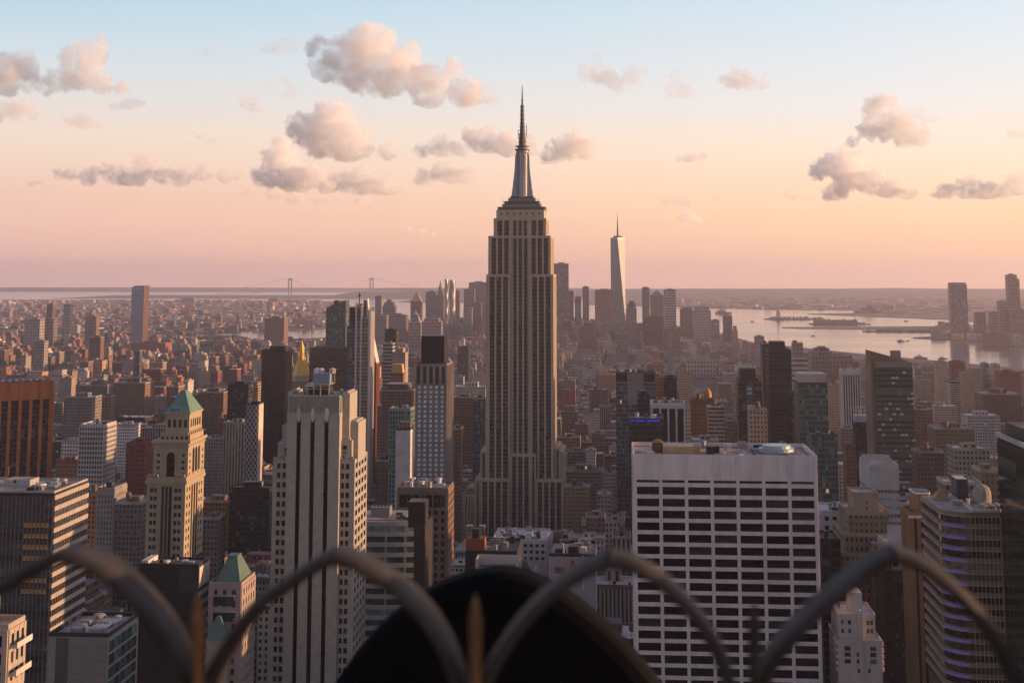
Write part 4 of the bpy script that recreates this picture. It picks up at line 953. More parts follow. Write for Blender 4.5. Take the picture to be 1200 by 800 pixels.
def grey_flat():
    b = block('office_building', 'grey concrete block with blank front panels and machinery crowding its roof', 57, 127, 746, 430, 800, mat('grey_precast', (.21,.20,.195), .8, var=.1, scale=.4), 'skin', D=27, kit=0)
    zt, X0, X1, Y = b.zt, b.X0, b.X1, b.Y0
    mb = MB(); mb.box(X0+2.5, X0+6.5, Y-.12, Y-.003, 0, zt-.3); b.part('dark_panel', mb, mat('slate_panel', (.075,.072,.072), .7, var=.15))
    mb = MB()
    for i in range(18):
        u = X0+7+i*.72; mb.box(u-.04, u+.04, Y-.09, Y-.003, 0, zt-.3)
    for zz in range(3, 60, 4): mb.box(X0+6.6, X1-.1, Y-.06, Y-.002, zt-zz-.05, zt-zz+.05)
    b.part('panel_joint', mb, mat('joint_grey', (.12,.115,.11), .9))
    for q in range(10):
        for k_ in range(5): b.pane('window', 'W', X1, Y+1+k_*5, Y+5.4+k_*5, zt-1.5-q*4-3.2, zt-1.5-q*4, gl_teal, .003, .12)
    roof_kit(b, X0+4, X1-1, Y+2, Y+25, zt, 77, 60, 1.8)
    mb = MB()
    for q in range(4): mb.tube([(X0+10+q*1.4,Y+6,zt+.8),(X0+12+q*1.4,Y+20,zt+.8)], .25, 6)
    b.part('duct', mb, mat('silver_duct', (.45,.47,.48), .4, .5))
grey_flat()
def stone_corner():
    b = block('building', 'stone corner house with balconies at the bottom left edge of the view', -60, 10, 737, 330, 800, mat('sandy_stone', (.36,.30,.25), .9, var=.15, scale=.5), 'grid', D=9.5, bay=3, fl=4.2, pier=1.3, win=2.6, kit=0)
    zt, X1, Y = b.zt, b.X1, b.Y0
    for q in range(4):
        zz = zt-4-q*6.4; mb = MB(); mb.box(X1+.5, X1+2.2, Y+.4, Y+9, zz-.4, zz); mb.box(X1+2.0, X1+2.2, Y+.4, Y+9, zz+.003, zz+1.0); b.part('balcony', mb, mat('white_stone', (.5,.46,.42), .8))
    mb = MB(); mb.box(b.X0, X1-6.5, Y+1, Y+9, zt, zt+6); b.part('setback', mb, MATS['sandy_stone'])
stone_corner()
def dark_slab():
    b = block('office_building', 'near black slab with rusty flat roof and a bright west edge', 163, 233, 664, 560, 800, mat('black_panel', (.022,.02,.02), .6, var=.2, scale=.2), 'skin', xs=245, kit=0, phrase='near black slab')
    zt, X1, Y = b.zt, b.X1, b.Y0; D = b.D
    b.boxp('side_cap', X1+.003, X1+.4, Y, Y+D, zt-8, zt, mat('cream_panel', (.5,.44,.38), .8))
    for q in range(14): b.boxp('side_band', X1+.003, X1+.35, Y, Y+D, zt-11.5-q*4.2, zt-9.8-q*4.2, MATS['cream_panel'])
    rows = 22; mb = MB()
    for q in range(rows): mb.box(b.X0, X1-.02, Y-.07, Y-.003, zt-6-q*3.9-.14, zt-6-q*3.9)
    for q in range(17): u = b.X0+.5+q*(X1-b.X0-1)/16; mb.box(u-.06, u+.06, Y-.09, Y-.072, 0, zt-5.8)
    b.part('mullion', mb, darkm)
    b.boxp('upper_panel', X1-8, X1-.5, Y-.13, Y-.1, zt-9.5, zt-.3, mat('charcoal_panel', (.05,.045,.042), .7))
    q = MB(); q.box(b.X0+1, X1-1, Y+1, Y+D-1, zt+.05, zt+.3); b.part('roof', q, mat('rust_roofing', (.22,.15,.11), .95, var=.4, scale=.3))
    b.boxp('roof_hatch', b.X0+.6, b.X0+3.4, Y+1, Y+D-1, zt+.35, zt+2.2, roof_white)
    roof_kit(b, b.X0+5, X1-2, Y+2, Y+D-2, zt+.3, 31, 34, 1.2)
dark_slab()
def hip_roof_house():
    Y = 560.0; b = block('office_building', 'pinkish stone block with green hipped roof and inset glass bays', 245, 283, 686, Y, 800, mat('pink_stone', (.33,.26,.235), .85, var=.12, scale=.3), 'grid', xs=299, bay=4.4, fl=4.4, pier=2.2, win=2.4, gl=gl_teal, kit=0)
    X0, X1, zt, D = b.X0, b.X1, b.zt, b.D; cx, cy = (X0+X1)/2+.6, Y+D/2
    mb = MB(); mb.frustum([(X0+2,Y+1),(X1-.8,Y+1),(X1-.8,Y+D-1),(X0+2,Y+D-1)], zt+.2, [(cx-2,cy-3),(cx+2,cy-3),(cx+2,cy+3),(cx-2,cy+3)], at(266,657,Y).z); rf = b.part('roof', mb, copper)
    mb = MB(); mb.box(cx-2.2, cx+2.2, cy-3.2, cy+3.2, at(266,657,Y).z+.003, at(266,655,Y).z); b.part('roof_cap', mb, copper, parent=rf)
    for q in range(2):
        z1 = zt-4-q*6.2; mb = MB(); mb.box(X0+2.2, X1-3, Y-1.0, Y-.51, z1-3.6, z1); b.part('bay_window', mb, gl_teal)
        mb = MB(); mb.box(X0+1.8, X1-2.6, Y-1.3, Y-.51, z1+.003, z1+.6); b.part('bay_ledge', mb, MATS['pink_stone'])
    g = MB(); c2 = at(266, 735, Y-6).x; zl = at(266,749,Y-6).z
    g.frustum([(X0+1.2,Y-7.5),(X0+9.5,Y-7.5),(X0+9.5,Y-.9),(X0+1.2,Y-.9)], zl, [(X0+4.6,Y-3.6),(X0+6,Y-3.6),(X0+6,Y-2.6),(X0+4.6,Y-2.6)], at(258,722,Y-4).z); b.part('lower_roof', g, copper)
    b.boxp('entrance_bay', X0+1.4, X0+9.3, Y-7.3, Y-1.0, 0, zl-.02, MATS['pink_stone'])
hip_roof_house()
# ---- left middle distance
block('office_tower', 'black glass slab tower beside the gold pyramid', 307, 335, 411, 1500, 545, ('black_glass_frame', (.018,.017,.018), .4, .2), 'piers', D=30, bay=2.6, pier=.8, gl=glass('black_tower_glass', (.008,.008,.009), .15, .4), roof='tar', pent=[(.3,.9,.2,.8,5,darkm)], kit=0, phrase='black slab tower', dp=.3)
def gold_pyramid():
    Y = 1830.0; X = lambda px: at(px, 430, Y).x; Z = lambda y: at(350, y, Y).z
    gold = mat('gilded_tile', (.85,.52,.09), .5, 0.0, var=.10, scale=.3); st = FS['cream']
    b = Bld('skyscraper', 'stone tower topped by a gilded octagonal pyramid with lantern', 'skyscraper', X(331), X(370), Y, Y+44, phrase='gold pyramid')
    mb = MB(); mb.box(X(332), X(368), Y, Y+44, 0, Z(455), 0, 1, 3, 3.6, .3); mb.box(X(335), X(364), Y+4, Y+38, Z(455), Z(447), 0, 1, 3, 3.6, .3); b.part('wall', mb, st, roof_grey)
    cx, cy = X(349.3), Y+21
    ring = lambda r: [(cx+r*math.cos(math.pi/8+k*math.pi/4), cy+r*math.sin(math.pi/8+k*math.pi/4)) for k in range(8)]
    mb = MB(); mb.prism(ring(13.2), Z(447), Z(441), bottom=True); b.part('drum', mb, limestone)
    mb = MB(); mb.frustum(ring(12.6), Z(441)+.01, ring(2.6), Z(415)); rf = b.part('roof', mb, gold)
    mb = MB(); mb.prism(ring(3.2), Z(415)+.01, Z(409), bottom=True); mb.frustum(ring(3.5), Z(409)+.01, ring(.3), Z(400)); b.part('lantern', mb, gold, parent=rf)
    mb = MB()
    for k in range(8):
        p = ring(2.9)[k]; q = ring(12.9)[k]; mb.tube([(q[0],q[1],Z(441)+.2),(p[0],p[1],Z(415))], .35, 4)
    b.part('roof_rib', mb, gold, parent=rf)
    b.foot = [X(331), X(369), Y, Y+45]; b.finish(339, 361, 400, 448)
gold_pyramid()
block('office_tower', 'wide dark brown slab behind the three-slot stone tower', 363, 418, 408, 1800, 470, ('dark_brown_frame', (.07,.045,.035), .7), 'bands', D=36, bay=3, fl=4.4, pier=.5, win=2.0, gl=gl_brown, roof='tar', kit=0, phrase='dark brown slab')
def teal_tower():
    Y = 2250.0; X = lambda px: at(px, 380, Y).x; Z = lambda y: at(393, y, Y).z
    b = Bld('skyscraper', 'teal glass tower with a sharply slanted top beside the crane tower', 'skyscraper', X(381), X(405), Y, Y+28, phrase='slanted teal tower')
    mb = MB(); x0, x1, xm = X(381.5), X(405), X(385.8)
    def wedge(a, c, za, zc, y0, y1):
        n = 20; w = abs(c-a)/3.2
        f = [(a,y0,0),(c,y0,0),(c,y0,zc),(a,y0,za)]; mb.face(f, 0, [(0,0),(w,0),(w,zc/4),(0,za/4)], .2)
        f = [(c,y0,0),(c,y1,0),(c,y1,zc),(c,y0,zc)]; mb.face(f, 0, [(0,0),(8,0),(8,zc/4),(0,zc/4)], .2)
        f = [(a,y1,0),(a,y0,0),(a,y0,za),(a,y1,za)]; mb.face(f, 0, [(0,0),(8,0),(8,za/4),(0,za/4)], .2)
        mb.face([(c,y1,0),(a,y1,0),(a,y1,za),(c,y1,zc)], 0, None, .2); mb.face([(a,y0,za),(c,y0,zc),(c,y1,zc),(a,y1,za)], 1)
    wedge(xm, x1, Z(358.5), Z(351.5), Y, Y+28); b.part('wall', mb, FS['teal'], darkm)
    mb = MB(); wedge(x0, xm-.05, Z(361), Z(359.5), Y+3, Y+25); b.part('setback', mb, FS['teal'], darkm)
    mb = MB(); mb.box(xm+6, xm+13, Y+6, Y+14, Z(356), Z(352)); b.part('penthouse', mb, darkm)
    b.foot = [x0, x1, Y, Y+28]; b.finish(381, 405, 351, 407)
teal_tower()
def crane_tower():
    Y = 1600.0; X = lambda px: at(px, 450, Y).x; Z = lambda y: at(418, y, Y).z
    b = Bld('skyscraper', 'slender unfinished tower with white vertical fins and a crane on top', 'skyscraper', X(405), X(434), Y, Y+30, phrase='slim crane-topped tower')
    pl = mat('pale_fin', (.60,.54,.50), .6, var=.08); fr = mat('grey_frame', (.13,.125,.12), .7)
    x0, x1 = X(405.5), X(433.5); D = 24
    mb = MB(); mb.box(X(405.5), X(415.2), Y, Y+D, 0, Z(382), 0, 1, 3.2, 4.1, .7); b.part('lower_shaft', mb, FS['blue'], roof_grey)
    mb = MB(); mb.box(X(408), X(416), Y+1, Y+D, Z(382), Z(360), 0, 1, 3.2, 4.1, .3); b.part('upper_shaft', mb, FS['dark'], roof_grey)
    mb = MB(); mb.box(X(415.2), X(433), Y+.6, Y+D, 0, Z(373), 0, 1, 3, 4.1, .9); b.part('main_shaft', mb, FS['loft'], roof_grey)
    for (a, c, yt) in ((415.4,417,354),(421.6,423,358),(431,433.6,362)):
        b.boxp('fin', X(a), X(c), Y-.6, Y+.597, 0, Z(yt), pl)
    for i in range(6): b.boxp('side_fin', x1-.6, x1+.6, Y+2+i*4, Y+3.4+i*4, 0, Z(365), pl)
    for q in range(34):
        zz = Z(364)-q*5.6; 
        if zz < 20: break
        b.boxp('spandrel', X(417.1), X(430.9), Y+.2, Y+.59, zz-.9, zz, fr)
    mb = MB()
    for (a, c, y0, y1) in ((416.5,421,373,356),(424,428,373,352),(418,430,362,360.5)): mb.box(X(a), X(c), Y+4, Y+14, Z(y0), Z(y1))
    b.part('core_wall', mb, fr)
    mb = MB(); mb.frustum([(X(428),Y+2),(X(431),Y+2),(X(431),Y+12),(X(428),Y+12)], Z(373), [(X(428),Y+2),(X(429),Y+2),(X(429),Y+12),(X(428),Y+12)], Z(350)); b.part('sail_wall', mb, pl)
    b.boxp('warm_panel', X(418), X(420.5), Y+3.5, Y+3.9, Z(361), Z(356), mat('orange_sheet', (.55,.28,.10), .8))
    b.foot = [x0-1, x1+1, Y-1, Y+D+1]; b.finish(405, 436, 350, 590)
    c = Bld('tower_crane', 'small luffing crane standing on the slim unfinished tower', 'crane', X(417), X(420), Y+8, Y+10)
    c.boxp('mast', X(418.2)-.5, X(418.2)+.5, Y+8, Y+9, Z(356), Z(345.5), darkm)
    mb = MB(); mb.tube([(X(419.5),Y+8.5,Z(347)),(X(417.2),Y+8.5,Z(342))], .45, 5); c.part('jib', mb, darkm)
    mb = MB(); mb.box(X(418.2)-1.1, X(418.2)+1.6, Y+7.6, Y+9.4, Z(347.5), Z(345.4)); c.part('cab', mb, darkm)
crane_tower()
def red_slim():
    b = block('building', 'thin red brick tower pressed against the slim crane-topped tower, with sloping white top', 434.5, 441, 426, 1680, 545, ('deep_red_brick', (.20,.065,.04), .9), 'piers', D=24, bay=3, pier=1.4, gl=gl_brown, kit=0)
    mb = MB(); X0, X1, zt, Y = b.X0, b.X1, b.zt, b.Y0
    mb.frustum([(X0,Y+1),(X1,Y+1),(X1,Y+22),(X0,Y+22)], zt+.2, [(X0-.2,Y+1),(X0+.4,Y+1),(X0+.4,Y+22),(X0-.2,Y+22)], at(435,397,1680).z); b.part('sloping_top', mb, mat('pale_fin', (.6,.54,.5), .6))
red_slim()
simp('building', 'tower striped in white and brown floors right of the crane tower', 449, 460, 403, 1900, 'band', 460, D=24, fl=5)
simp('building', 'dark bronze shaft standing behind the white and brown striped tower', 451, 464.5, 387, 2050, 'dark', 430, D=24, roof='tar')
simp('apartment_building', 'peach brick tower with stepped top, sunlit, behind the gold-roofed brick house', 460, 475, 414, 1850, 'cream', 450, D=26, steps=[(465,472,408)])
simp('building', 'brick house crowned by a small gold mansard roof', 457.5, 472.5, 438, 1600, 'brick', 455, D=18, top=pyr(mat('ochre_roof', (.50,.29,.08), .6), 11, .05, .36))
simp('building', 'brown stepped block with many setbacks left of the blue-windowed tower', 448, 483, 458, 1420, 'brown', 480, D=30, steps=[(452,478,450)])
block('office_building', 'teal glass tower with bare framed top floor', 456, 481, 480, 1150, 590, ('teal_frame', (.17,.23,.23), .6), 'grid', D=22, bay=2.6, fl=4, pier=.7, win=3.0, gl=gl_teal, kit=3, phrase='teal frame tower')
block('building', 'blank white flank of a building in front of the teal glass tower', 464, 481, 504, 1090, 570, ('white_stucco', (.56,.52,.49), .9), 'skin', D=18, kit=0, roof='tar', pent=[(.15,.95,.2,.8,6,FS['tan'])])
def blue_window_tower():
    b = block('hotel_tower', 'tower with rows of pale blue square windows and a black box on top', 487, 523.5, 428, 1000, 565, ('taupe_frame', (.20,.165,.145), .8), 'grid', xs=529.5, bay=4.6, fl=3.45, pier=2.0, win=2.2, gl=gl_blue, kit=4, cap=13.2, dp=.7, phrase='blue-windowed tower')
    X0, X1, zt, Y, D = b.X0, b.X1, b.zt, b.Y0, b.D; Z = lambda y: at(505, y, Y).z
    for i in range(6):
        u = X0+i*(X1-X0)/5; b.boxp('crown_pier', u-.9, u+.9, Y-1.3, Y-.76, zt-13.2, zt+.4, mat('taupe_light', (.30,.25,.22), .8))
    for i in range(5): u = X0+i*(X1-X0)/5+1; b.boxp('crown_louver', u, u+(X1-X0)/5-2, Y-.95, Y-.76, zt-13, zt-1, mat('brown_louver', (.055,.04,.035), .7))
    for i in range(5): b.boxp('side_fin', X1+.8, X1+1.6, Y+1+i*(D-2)/4-.5, Y+1+i*(D-2)/4+.5, 30, zt, MATS['taupe_light'])
    k = MB(); x0, x1 = at(494, 410, Y+6).x, at(520.5, 410, Y+6).x; k.box(x0, x1, Y+6, Y+D-3, zt, Z(394)); bx = b.part('black_box', k, mat('black_louver', (.012,.012,.013), .5))
    for i in range(6): u = x0+i*(x1-x0)/5; b.boxp('box_mullion', u-.22, u+.22, Y+5.7, Y+5.99, zt, Z(394), darkm, parent=None)
    for yy in (394.5, 408, 425): b.boxp('box_beam', x0, x1, Y+5.75, Y+5.98, Z(yy)-.5, Z(yy), darkm)
blue_window_tower()
def brown_brick_front():
    b = block('office_building', 'brown brick tower with a row of tall top windows and glowing west edge', 465, 525, 574, 790, 690, ('cocoa_brick', (.20,.13,.10), .9), 'grid', xs=531.5, bay=4.2, fl=4.3, pier=1.9, win=2.6, kit=28, cap=1.2, dp=.5, phrase='brown brick tower')
    X0, X1, zt, Y = b.X0, b.X1, b.zt, b.Y0
    for i in range(11): u = X0+1.2+i*(X1-X0-2.4)/11; b.pane('top_window', 'N', Y-.5, u+.35, u+2.0, zt-9.5, zt-2.6, gl_dark, .003, .1)
    b.boxp('cornice', X0-.3, X1+.4, Y-.9, Y-.51, zt-11.2, zt-10.3, MATS['cocoa_brick'])
brown_brick_front()
def curved_bands():
    Y = 690.0; X0, X1, zt = spot(420, 485, 611, Y); D = 34
    b = Bld('office_building', 'office block with gently bowed pale bands and green-tinted ribbon windows', 'office building', X0-6, X1, Y, Y+D, phrase='bowed banded block')
    pale = mat('band_concrete', (.34,.31,.28), .85, var=.12, scale=.3)
    n = 12; xs = [X0-8+(X1-X0+8)*i/n for i in range(n+1)]
    yc = lambda x, o: Y-o+9*max(0, (x-(X0+6))/(X1-X0-6))**2*.25
    poly = lambda o: [(x, yc(x, o)) for x in xs]+[(X1, Y+D),(X0-8, Y+D)]
    mb = MB(); mb.prism(poly(-.4), 0, zt-.05, 0, 1); b.part('core', mb, darkm, roof_grey)
    fm = 11.6/1600*Y; z = zt; 
    for i in range(15):
        def ring(o0, o1, z0, z1, m, nm):
            mb = MB(); a, c = [(x, yc(x, o1)) for x in xs], [(x, yc(x, o0)) for x in xs]
            for p in range(n):
                for (q, r_, za, zb) in ((a[p], a[p+1], z0, z1),): mb.face([(*q,za),(*r_,za),(*r_,zb),(*q,zb)])
                mb.face([(*a[p],z1),(*a[p+1],z1),(*c[p+1],z1),(*c[p],z1)]); mb.face([(*c[p],z0),(*c[p+1],z0),(*a[p+1],z0),(*a[p],z0)])
            return b.part(nm, mb, m)
        ring(-.2, .5, z-fm*.42, z, pale, 'band'); ring(-.35, -.05, z-fm+.02, z-fm*.42-.02, glass('sea_green_glass', (.04,.06,.058), .15, .6), 'ribbon_window')
        z -= fm
    mb = MB()
    for px in (425.5, 452, 474): u = at(px, 640, Y).x; mb.box(u-.55, u+.55, yc(u,.2)-.1, yc(u,-.2), 0, zt-.6)
    b.part('column', mb, mat('green_column', (.20,.27,.26), .6))
    mb = MB(); mb.box(X0-8, X0+24, Y+3, Y+26, zt, zt+.5); b.part('roof', mb, mat('pink_gravel', (.36,.26,.22), .95, var=.25, scale=.3))
    u = at(436,600,Y+12).x; mb = MB(); mb.box(u, u+9.5, Y+9, Y+17, zt+.5, zt+5.4); b.part('cooling_unit', mb, steel)
    for q in range(5): mb = MB(); mb.lathe(u+1.2+q*1.8, Y+13, [(.75,zt+5.4),(.75,zt+6),(.3,zt+6.1)], 10); b.part('fan', mb, darkm)
    roof_kit(b, u+11, X1-2, Y+6, Y+20, zt+.1, 4, 26, 2.0)
    mb = MB(); rd = random.Random(5)
    for q in range(40):
        x, y = X1-9+rd.uniform(0,8), Y+3.5+rd.uniform(0,5); s_ = rd.uniform(.4,1.0)
        mb.frustum([(x-s_,y-s_),(x+s_,y-s_),(x+s_,y+s_),(x-s_,y+s_)], zt+.05, [(x-s_*.4,y-s_*.3),(x+s_*.5,y-s_*.4),(x+s_*.3,y+s_*.4),(x-s_*.3,y+s_*.3)], zt+s_*1.6)
    o = b.part('roof_planting', mb, mat('roof_shrub', (.05,.06,.03), .95, var=.5, scale=1)); 
    b.foot = [X0-9, X1+1, Y-2, Y+D+1]; b.finish(410, 485, 600, 720)
curved_bands()
block('office_building', 'black slab with a dark roof box between bowed block and brown brick tower', 485, 498, 619, 640, 720, mat('soot_panel', (.028,.022,.022), .7, var=.2), 'skin', xs=507, kit=0, roof='tar', pent=[(-.6,.95,.1,.5,11.5,mat('soot_box', (.02,.016,.018), .7))])
# ---- roofs in front of the tallest tower
def frame_roof():
    b = block('building', 'dark building with an orange plinth carrying a black lattice frame', 545, 606, 648, 700, 700, mat('ink_panel', (.03,.028,.028), .8, var=.25), 'skin', D=34, kit=8, roof='tar')
    Y = 700; X = lambda px: at(px, 640, Y+6).x; Z = lambda y: at(556, y, Y+6).z
    b.boxp('plinth', X(546), X(568), Y+6, Y+14, b.zt, Z(631), mat('orange_brick', (.30,.085,.035), .9))
    mb = MB()
    for px in (546.6,552.5,561.5,567.4): mb.box(X(px)-.22, X(px)+.22, Y+6.3, Y+6.8, Z(631), Z(616))
    for (p, q) in ((546.6,552.5),(561.5,567.4)): mb.tube([(X(p),Y+6.5,Z(631)),(X(q),Y+6.5,Z(618))], .18, 5); mb.tube([(X(q),Y+6.5,Z(631)),(X(p),Y+6.5,Z(618))], .18, 5)
    mb.box(X(546), X(553), Y+6, Y+9, Z(618), Z(615.6)); mb.box(X(561), X(568), Y+6, Y+9, Z(618), Z(615.6)); b.part('lattice_frame', mb, steel)
    mb = MB(); mb.box(X(553), X(561), Y+7, Y+11, Z(631), Z(620)); b.part('tank', mb, darkm)
frame_roof()
def u_parapet():
    b = block('building', 'small building with white U-shaped parapet in front of the tallest tower', 557, 606, 668, 600, 700, mat('off_white_render', (.42,.38,.35), .85, var=.15), 'grid', D=24, bay=6, fl=4, pier=3, win=2, kit=5, roof='tar')
    b.boxp('screen_wall', b.X0, b.X1, b.Y0+10, b.Y0+10.6, b.zt, b.zt+4.5, MATS['off_white_render']); b.boxp('screen_wall', b.X0, b.X0+.6, b.Y0+.6, b.Y0+9.99, b.zt, b.zt+4.5, MATS['off_white_render'])
u_parapet()
block('building', 'long flat building with bright white roof at the foot of the tallest tower', 577, 641, 634, 900, 650, ('white_render', (.5,.46,.43), .85), 'grid', D=40, bay=4, fl=4, pier=1.6, win=2, kit=40, roof='white')
block('building', 'flat tan building with a conical water tank at the foot of the tallest tower', 641, 669, 636, 880, 650, ('tan_render', (.34,.28,.24), .85), 'grid', D=36, bay=4, fl=4, pier=1.6, win=2, kit=10, roof='grey', tank=[(.45,.2,3.2)])
def mural_block():
    b = block('building', 'lilac grey windowless block with red, ochre and brown patches on its wall', 643, 698, 652, 600, 700, mat('lilac_render', (.30,.28,.30), .85, var=.12, scale=.2), 'skin', D=30, kit=34, roof='grey')
    Y = b.Y0; X = lambda px: at(px, 665, Y).x; Z = lambda y: at(670, y, Y).z
    for i, (a, c, y0, y1, m) in enumerate(((650,661,672,664,('brown_patch',(.20,.10,.07),.9)),(661,674,672,660,('ochre_patch',(.42,.26,.10),.9)),(669,673,662,656,('red_patch',(.30,.04,.03),.9)),(648,674,683,672.4,('pale_patch',(.42,.38,.36),.9)))):
        b.boxp('wall_patch', X(a), X(c), Y-.1-.04*i, Y-.003, Z(y0), Z(y1), mat(*m))
    b.boxp('white_frame', X(683), X(684), Y-.3, Y-.01, Z(690), Z(650), roof_white)
mural_block()
simp('building', 'little dark house with a rooftop water tank left of the mural block', 606, 626, 674, 640, 'stone', 690, D=16, tank=.4)
simp('building', 'small white-roofed house under the curve of the dark dome', 528, 548, 664, 760, 'white', 690, D=18, roof='white')
# ---- lofts right of the tallest tower
LOFT = [
 ('tan loft with big windows and orange cornice beside the tallest tower', 661, 691, 571, 1180, 'tan', 604, .4, 'grey'),
 ('broad dark-corniced stone loft behind the tan loft', 660, 707, 553, 1390, 'stone', 570, None, 'tar'),
 ('brown loft with a dark bushy roof garden next to a white end house', 665, 686, 529, 1520, 'loft', 549, None, 'tar'),
 ('white end house with two columns of windows', 686.3, 698, 528, 1515, 'white', 549, None, 'white'),
 ('slender tan house with deep roof edge right of the white end house', 693.5, 708, 508, 1640, 'tan', 528, None, 'tar'),
 ('stone loft with a heavy dark cornice close to the tallest tower', 653, 680, 513, 1690, 'loft', 528, .3, 'tar'),
 ('cream loft with bright upper windows beyond the heavy cornice loft', 683, 702, 488, 1860, 'cream', 507, None, 'grey'),
 ('reddish block beside the cream loft', 674, 690, 497, 1780, 'brown', 512, .5, 'grey'),
 ('tall tan house with vertical window rows near the grey glass tower', 702.5, 716, 476, 1900, 'piers', 508, .5, 'grey'),
 ('brick loft with arched top floor beneath the long stone loft', 687, 709, 606, 930, 'brown', 640, None, 'tar'),
 ('grey mansard house with white dormers near the white gridded slab', 709, 732, 612, 900, 'stone', 640, None, 'tar'),
 ('narrow loft with twin columns and a wooden tank beside the white gridded slab', 717, 739, 630, 780, 'piers', 670, .55, 'tar'),
 ('pale low roofed house between brick loft and tan tank building', 672, 708, 632, 870, 'cream', 655, None, 'grey'),
 ('pink stepped block standing on the horizon side of the cream loft', 655, 674, 446, 2300, 'tan', 480, .5, 'white'),
 ('brick cube below the distant pink stepped block', 652, 674, 460, 2150, 'brick', 480, None, 'tar'),
 ('dim grey loft beside the foot of the grey glass tower', 706, 722, 555, 1250, 'stone', 600, .5, 'grey'),
 ('cluster house with white bulkhead in the shade of the white slab', 700, 716, 580, 1080, 'stone', 612, None, 'white'),
]
for (lb, a, c, yt, Y, st, yb, tk, rf) in LOFT: simp('loft_building', lb, a, c, yt, Y, st, yb, tank=tk, roof=rf, group='loft buildings right of the tallest tower')
# ---- right of centre
def grey_glass_tower():
    b = block('office_tower', 'grey glass tower with a blank concrete spine and black top windows', 721.5, 768, 437.5, 1280, 560, FS['blue'], 'skin', D=26, kit=6, bay=1.8, fl=4, phrase='grey glass tower')
    Y = b.Y0; X = lambda px: at(px, 460, Y).x; Z = lambda y: at(745, y, Y).z
    b.boxp('spine', X(735.3), X(754), Y-.9, Y-.003, Z(474), Z(437), mat('blank_concrete', (.22,.19,.175), .9, var=.12, scale=.1))
    for (a, c) in ((722.3,725),(725.6,728.4),(729,734.5),(755.5,758.8),(759.4,763),(763.6,767.3)): b.pane('top_window', 'N', Y, X(a), X(c), Z(447), Z(439.3), gl_dark, .003, .15)
    b.boxp('coral_strip', X(722), X(734.8), Y-.5, Y-.003, Z(449), Z(448), mat('coral_band', (.40,.17,.10), .7)); b.boxp('coral_strip', X(754.6), X(767.5), Y-.5, Y-.003, Z(449), Z(448), MATS['coral_band'])  # plain coral strips under the top windows
    c = block('office_building', 'dark glass block carrying a glowing blue rooftop sign', 737, 778, 492, 1000, 520, FS['dark'], 'skin', D=30, kit=8, roof='tar', bay=2.4, fl=4)
    Y = c.Y0; X = lambda px: at(px, 490, Y-.8).x; Z = lambda y: at(757, y, Y-.8).z
    bl = emis('blue_neon', (.02,.05,1.0), 0.3)
    rd = random.Random(2); u = X(738.5); lt = MB()
    while u < X(773):
        w = rd.uniform(.7,1.3)
        if not X(755) < u < X(757.5): c.boxp('sign_letter', u, u+w*.75, Y-.9, Y-.6, Z(493.8), Z(491.6), bl)
        u += w
    c.boxp('sign_frame', X(737), X(778), Y-.55, Y-.35, Z(494.8), Z(490), darkm)
    simp('office_building', 'dark slab stepping up behind the blue sign block', 747, 761, 463, 1120, 'dark', 490, D=20, roof='tar')
grey_glass_tower()
simp('building', 'blocky brick building coloured orange for mirrored sunlight, behind the white-finned block', 760, 778, 442, 1480, 'rust', 470, D=22, roof='tar')  # sunlight reflected onto this wall is put into its orange colour
simp('building', 'dark glass twin joined to the orange-coloured brick building', 778.3, 793, 443, 1478, 'dark', 472, D=26, roof='tar')
block('office_building', 'black block with tall white fins and overhanging white roof', 763, 803, 474, 1150, 520, ('white_fin', (.55,.51,.48), .8), 'piers', D=30, bay=7.5, pier=1.5, gl=gl_dark, cap=2.2, kit=12, roof='grey', dp=1.0, phrase='white-finned block')
RC = [
 ('slim peach slab touching the white-finned block', 802.8, 809, 479, 1200, 'cream', 520, None, 'white'),
 ('dark red brick tower right of the slim peach slab', 809.3, 829, 470, 1250, 'brick', 518, .5, 'tar'),
 ('apartment tower with stacked pale balcony bands', 829.3, 849, 477, 1180, 'band', 515, .4, 'grey'),
 ('brown block with a copper orange dome', 822, 837, 467, 1500, 'brown', 478, None, 'tar'),
 ('cream stepped tower above the copper dome', 831, 838, 449, 1760, 'cream', 458, None, 'white'),
 ('pale tan tower with sunlit edge left of the cream stepped tower', 797, 813, 437, 1900, 'tan', 470, .4, 'white'),
 ('long flat grey roof low behind the white gridded slab', 812, 842, 517, 900, 'stone', 522, None, 'white'),
 ('brown stone tower before the dark stepped tower', 878, 899, 481, 1020, 'tan', 520, .5, 'white'),
 ('dim brick apartment block right of the balcony tower', 849.5, 864, 493, 1300, 'brown', 518, None, 'tar'),
]
for (lb, a, c, yt, Y, st, yb, tk, rf) in RC:
    tp = None
    if 'copper orange dome' in lb:
        def tp(b, X0, X1, Y0, Y1, z):
            mb = MB(); r = (X1-X0)*.34; mb.lathe((X0+X1)/2, Y0+r+2, [(r,z),(r,z+3),(r*.95,z+5),(r*.75,z+8),(r*.4,z+10),(.2,z+11)], 14); b.part('dome', mb, mat('copper_dome', (.42,.17,.05), .5))
    simp('building', lb, a, c, yt, Y, st, yb, tank=tk, roof=rf, top=tp)
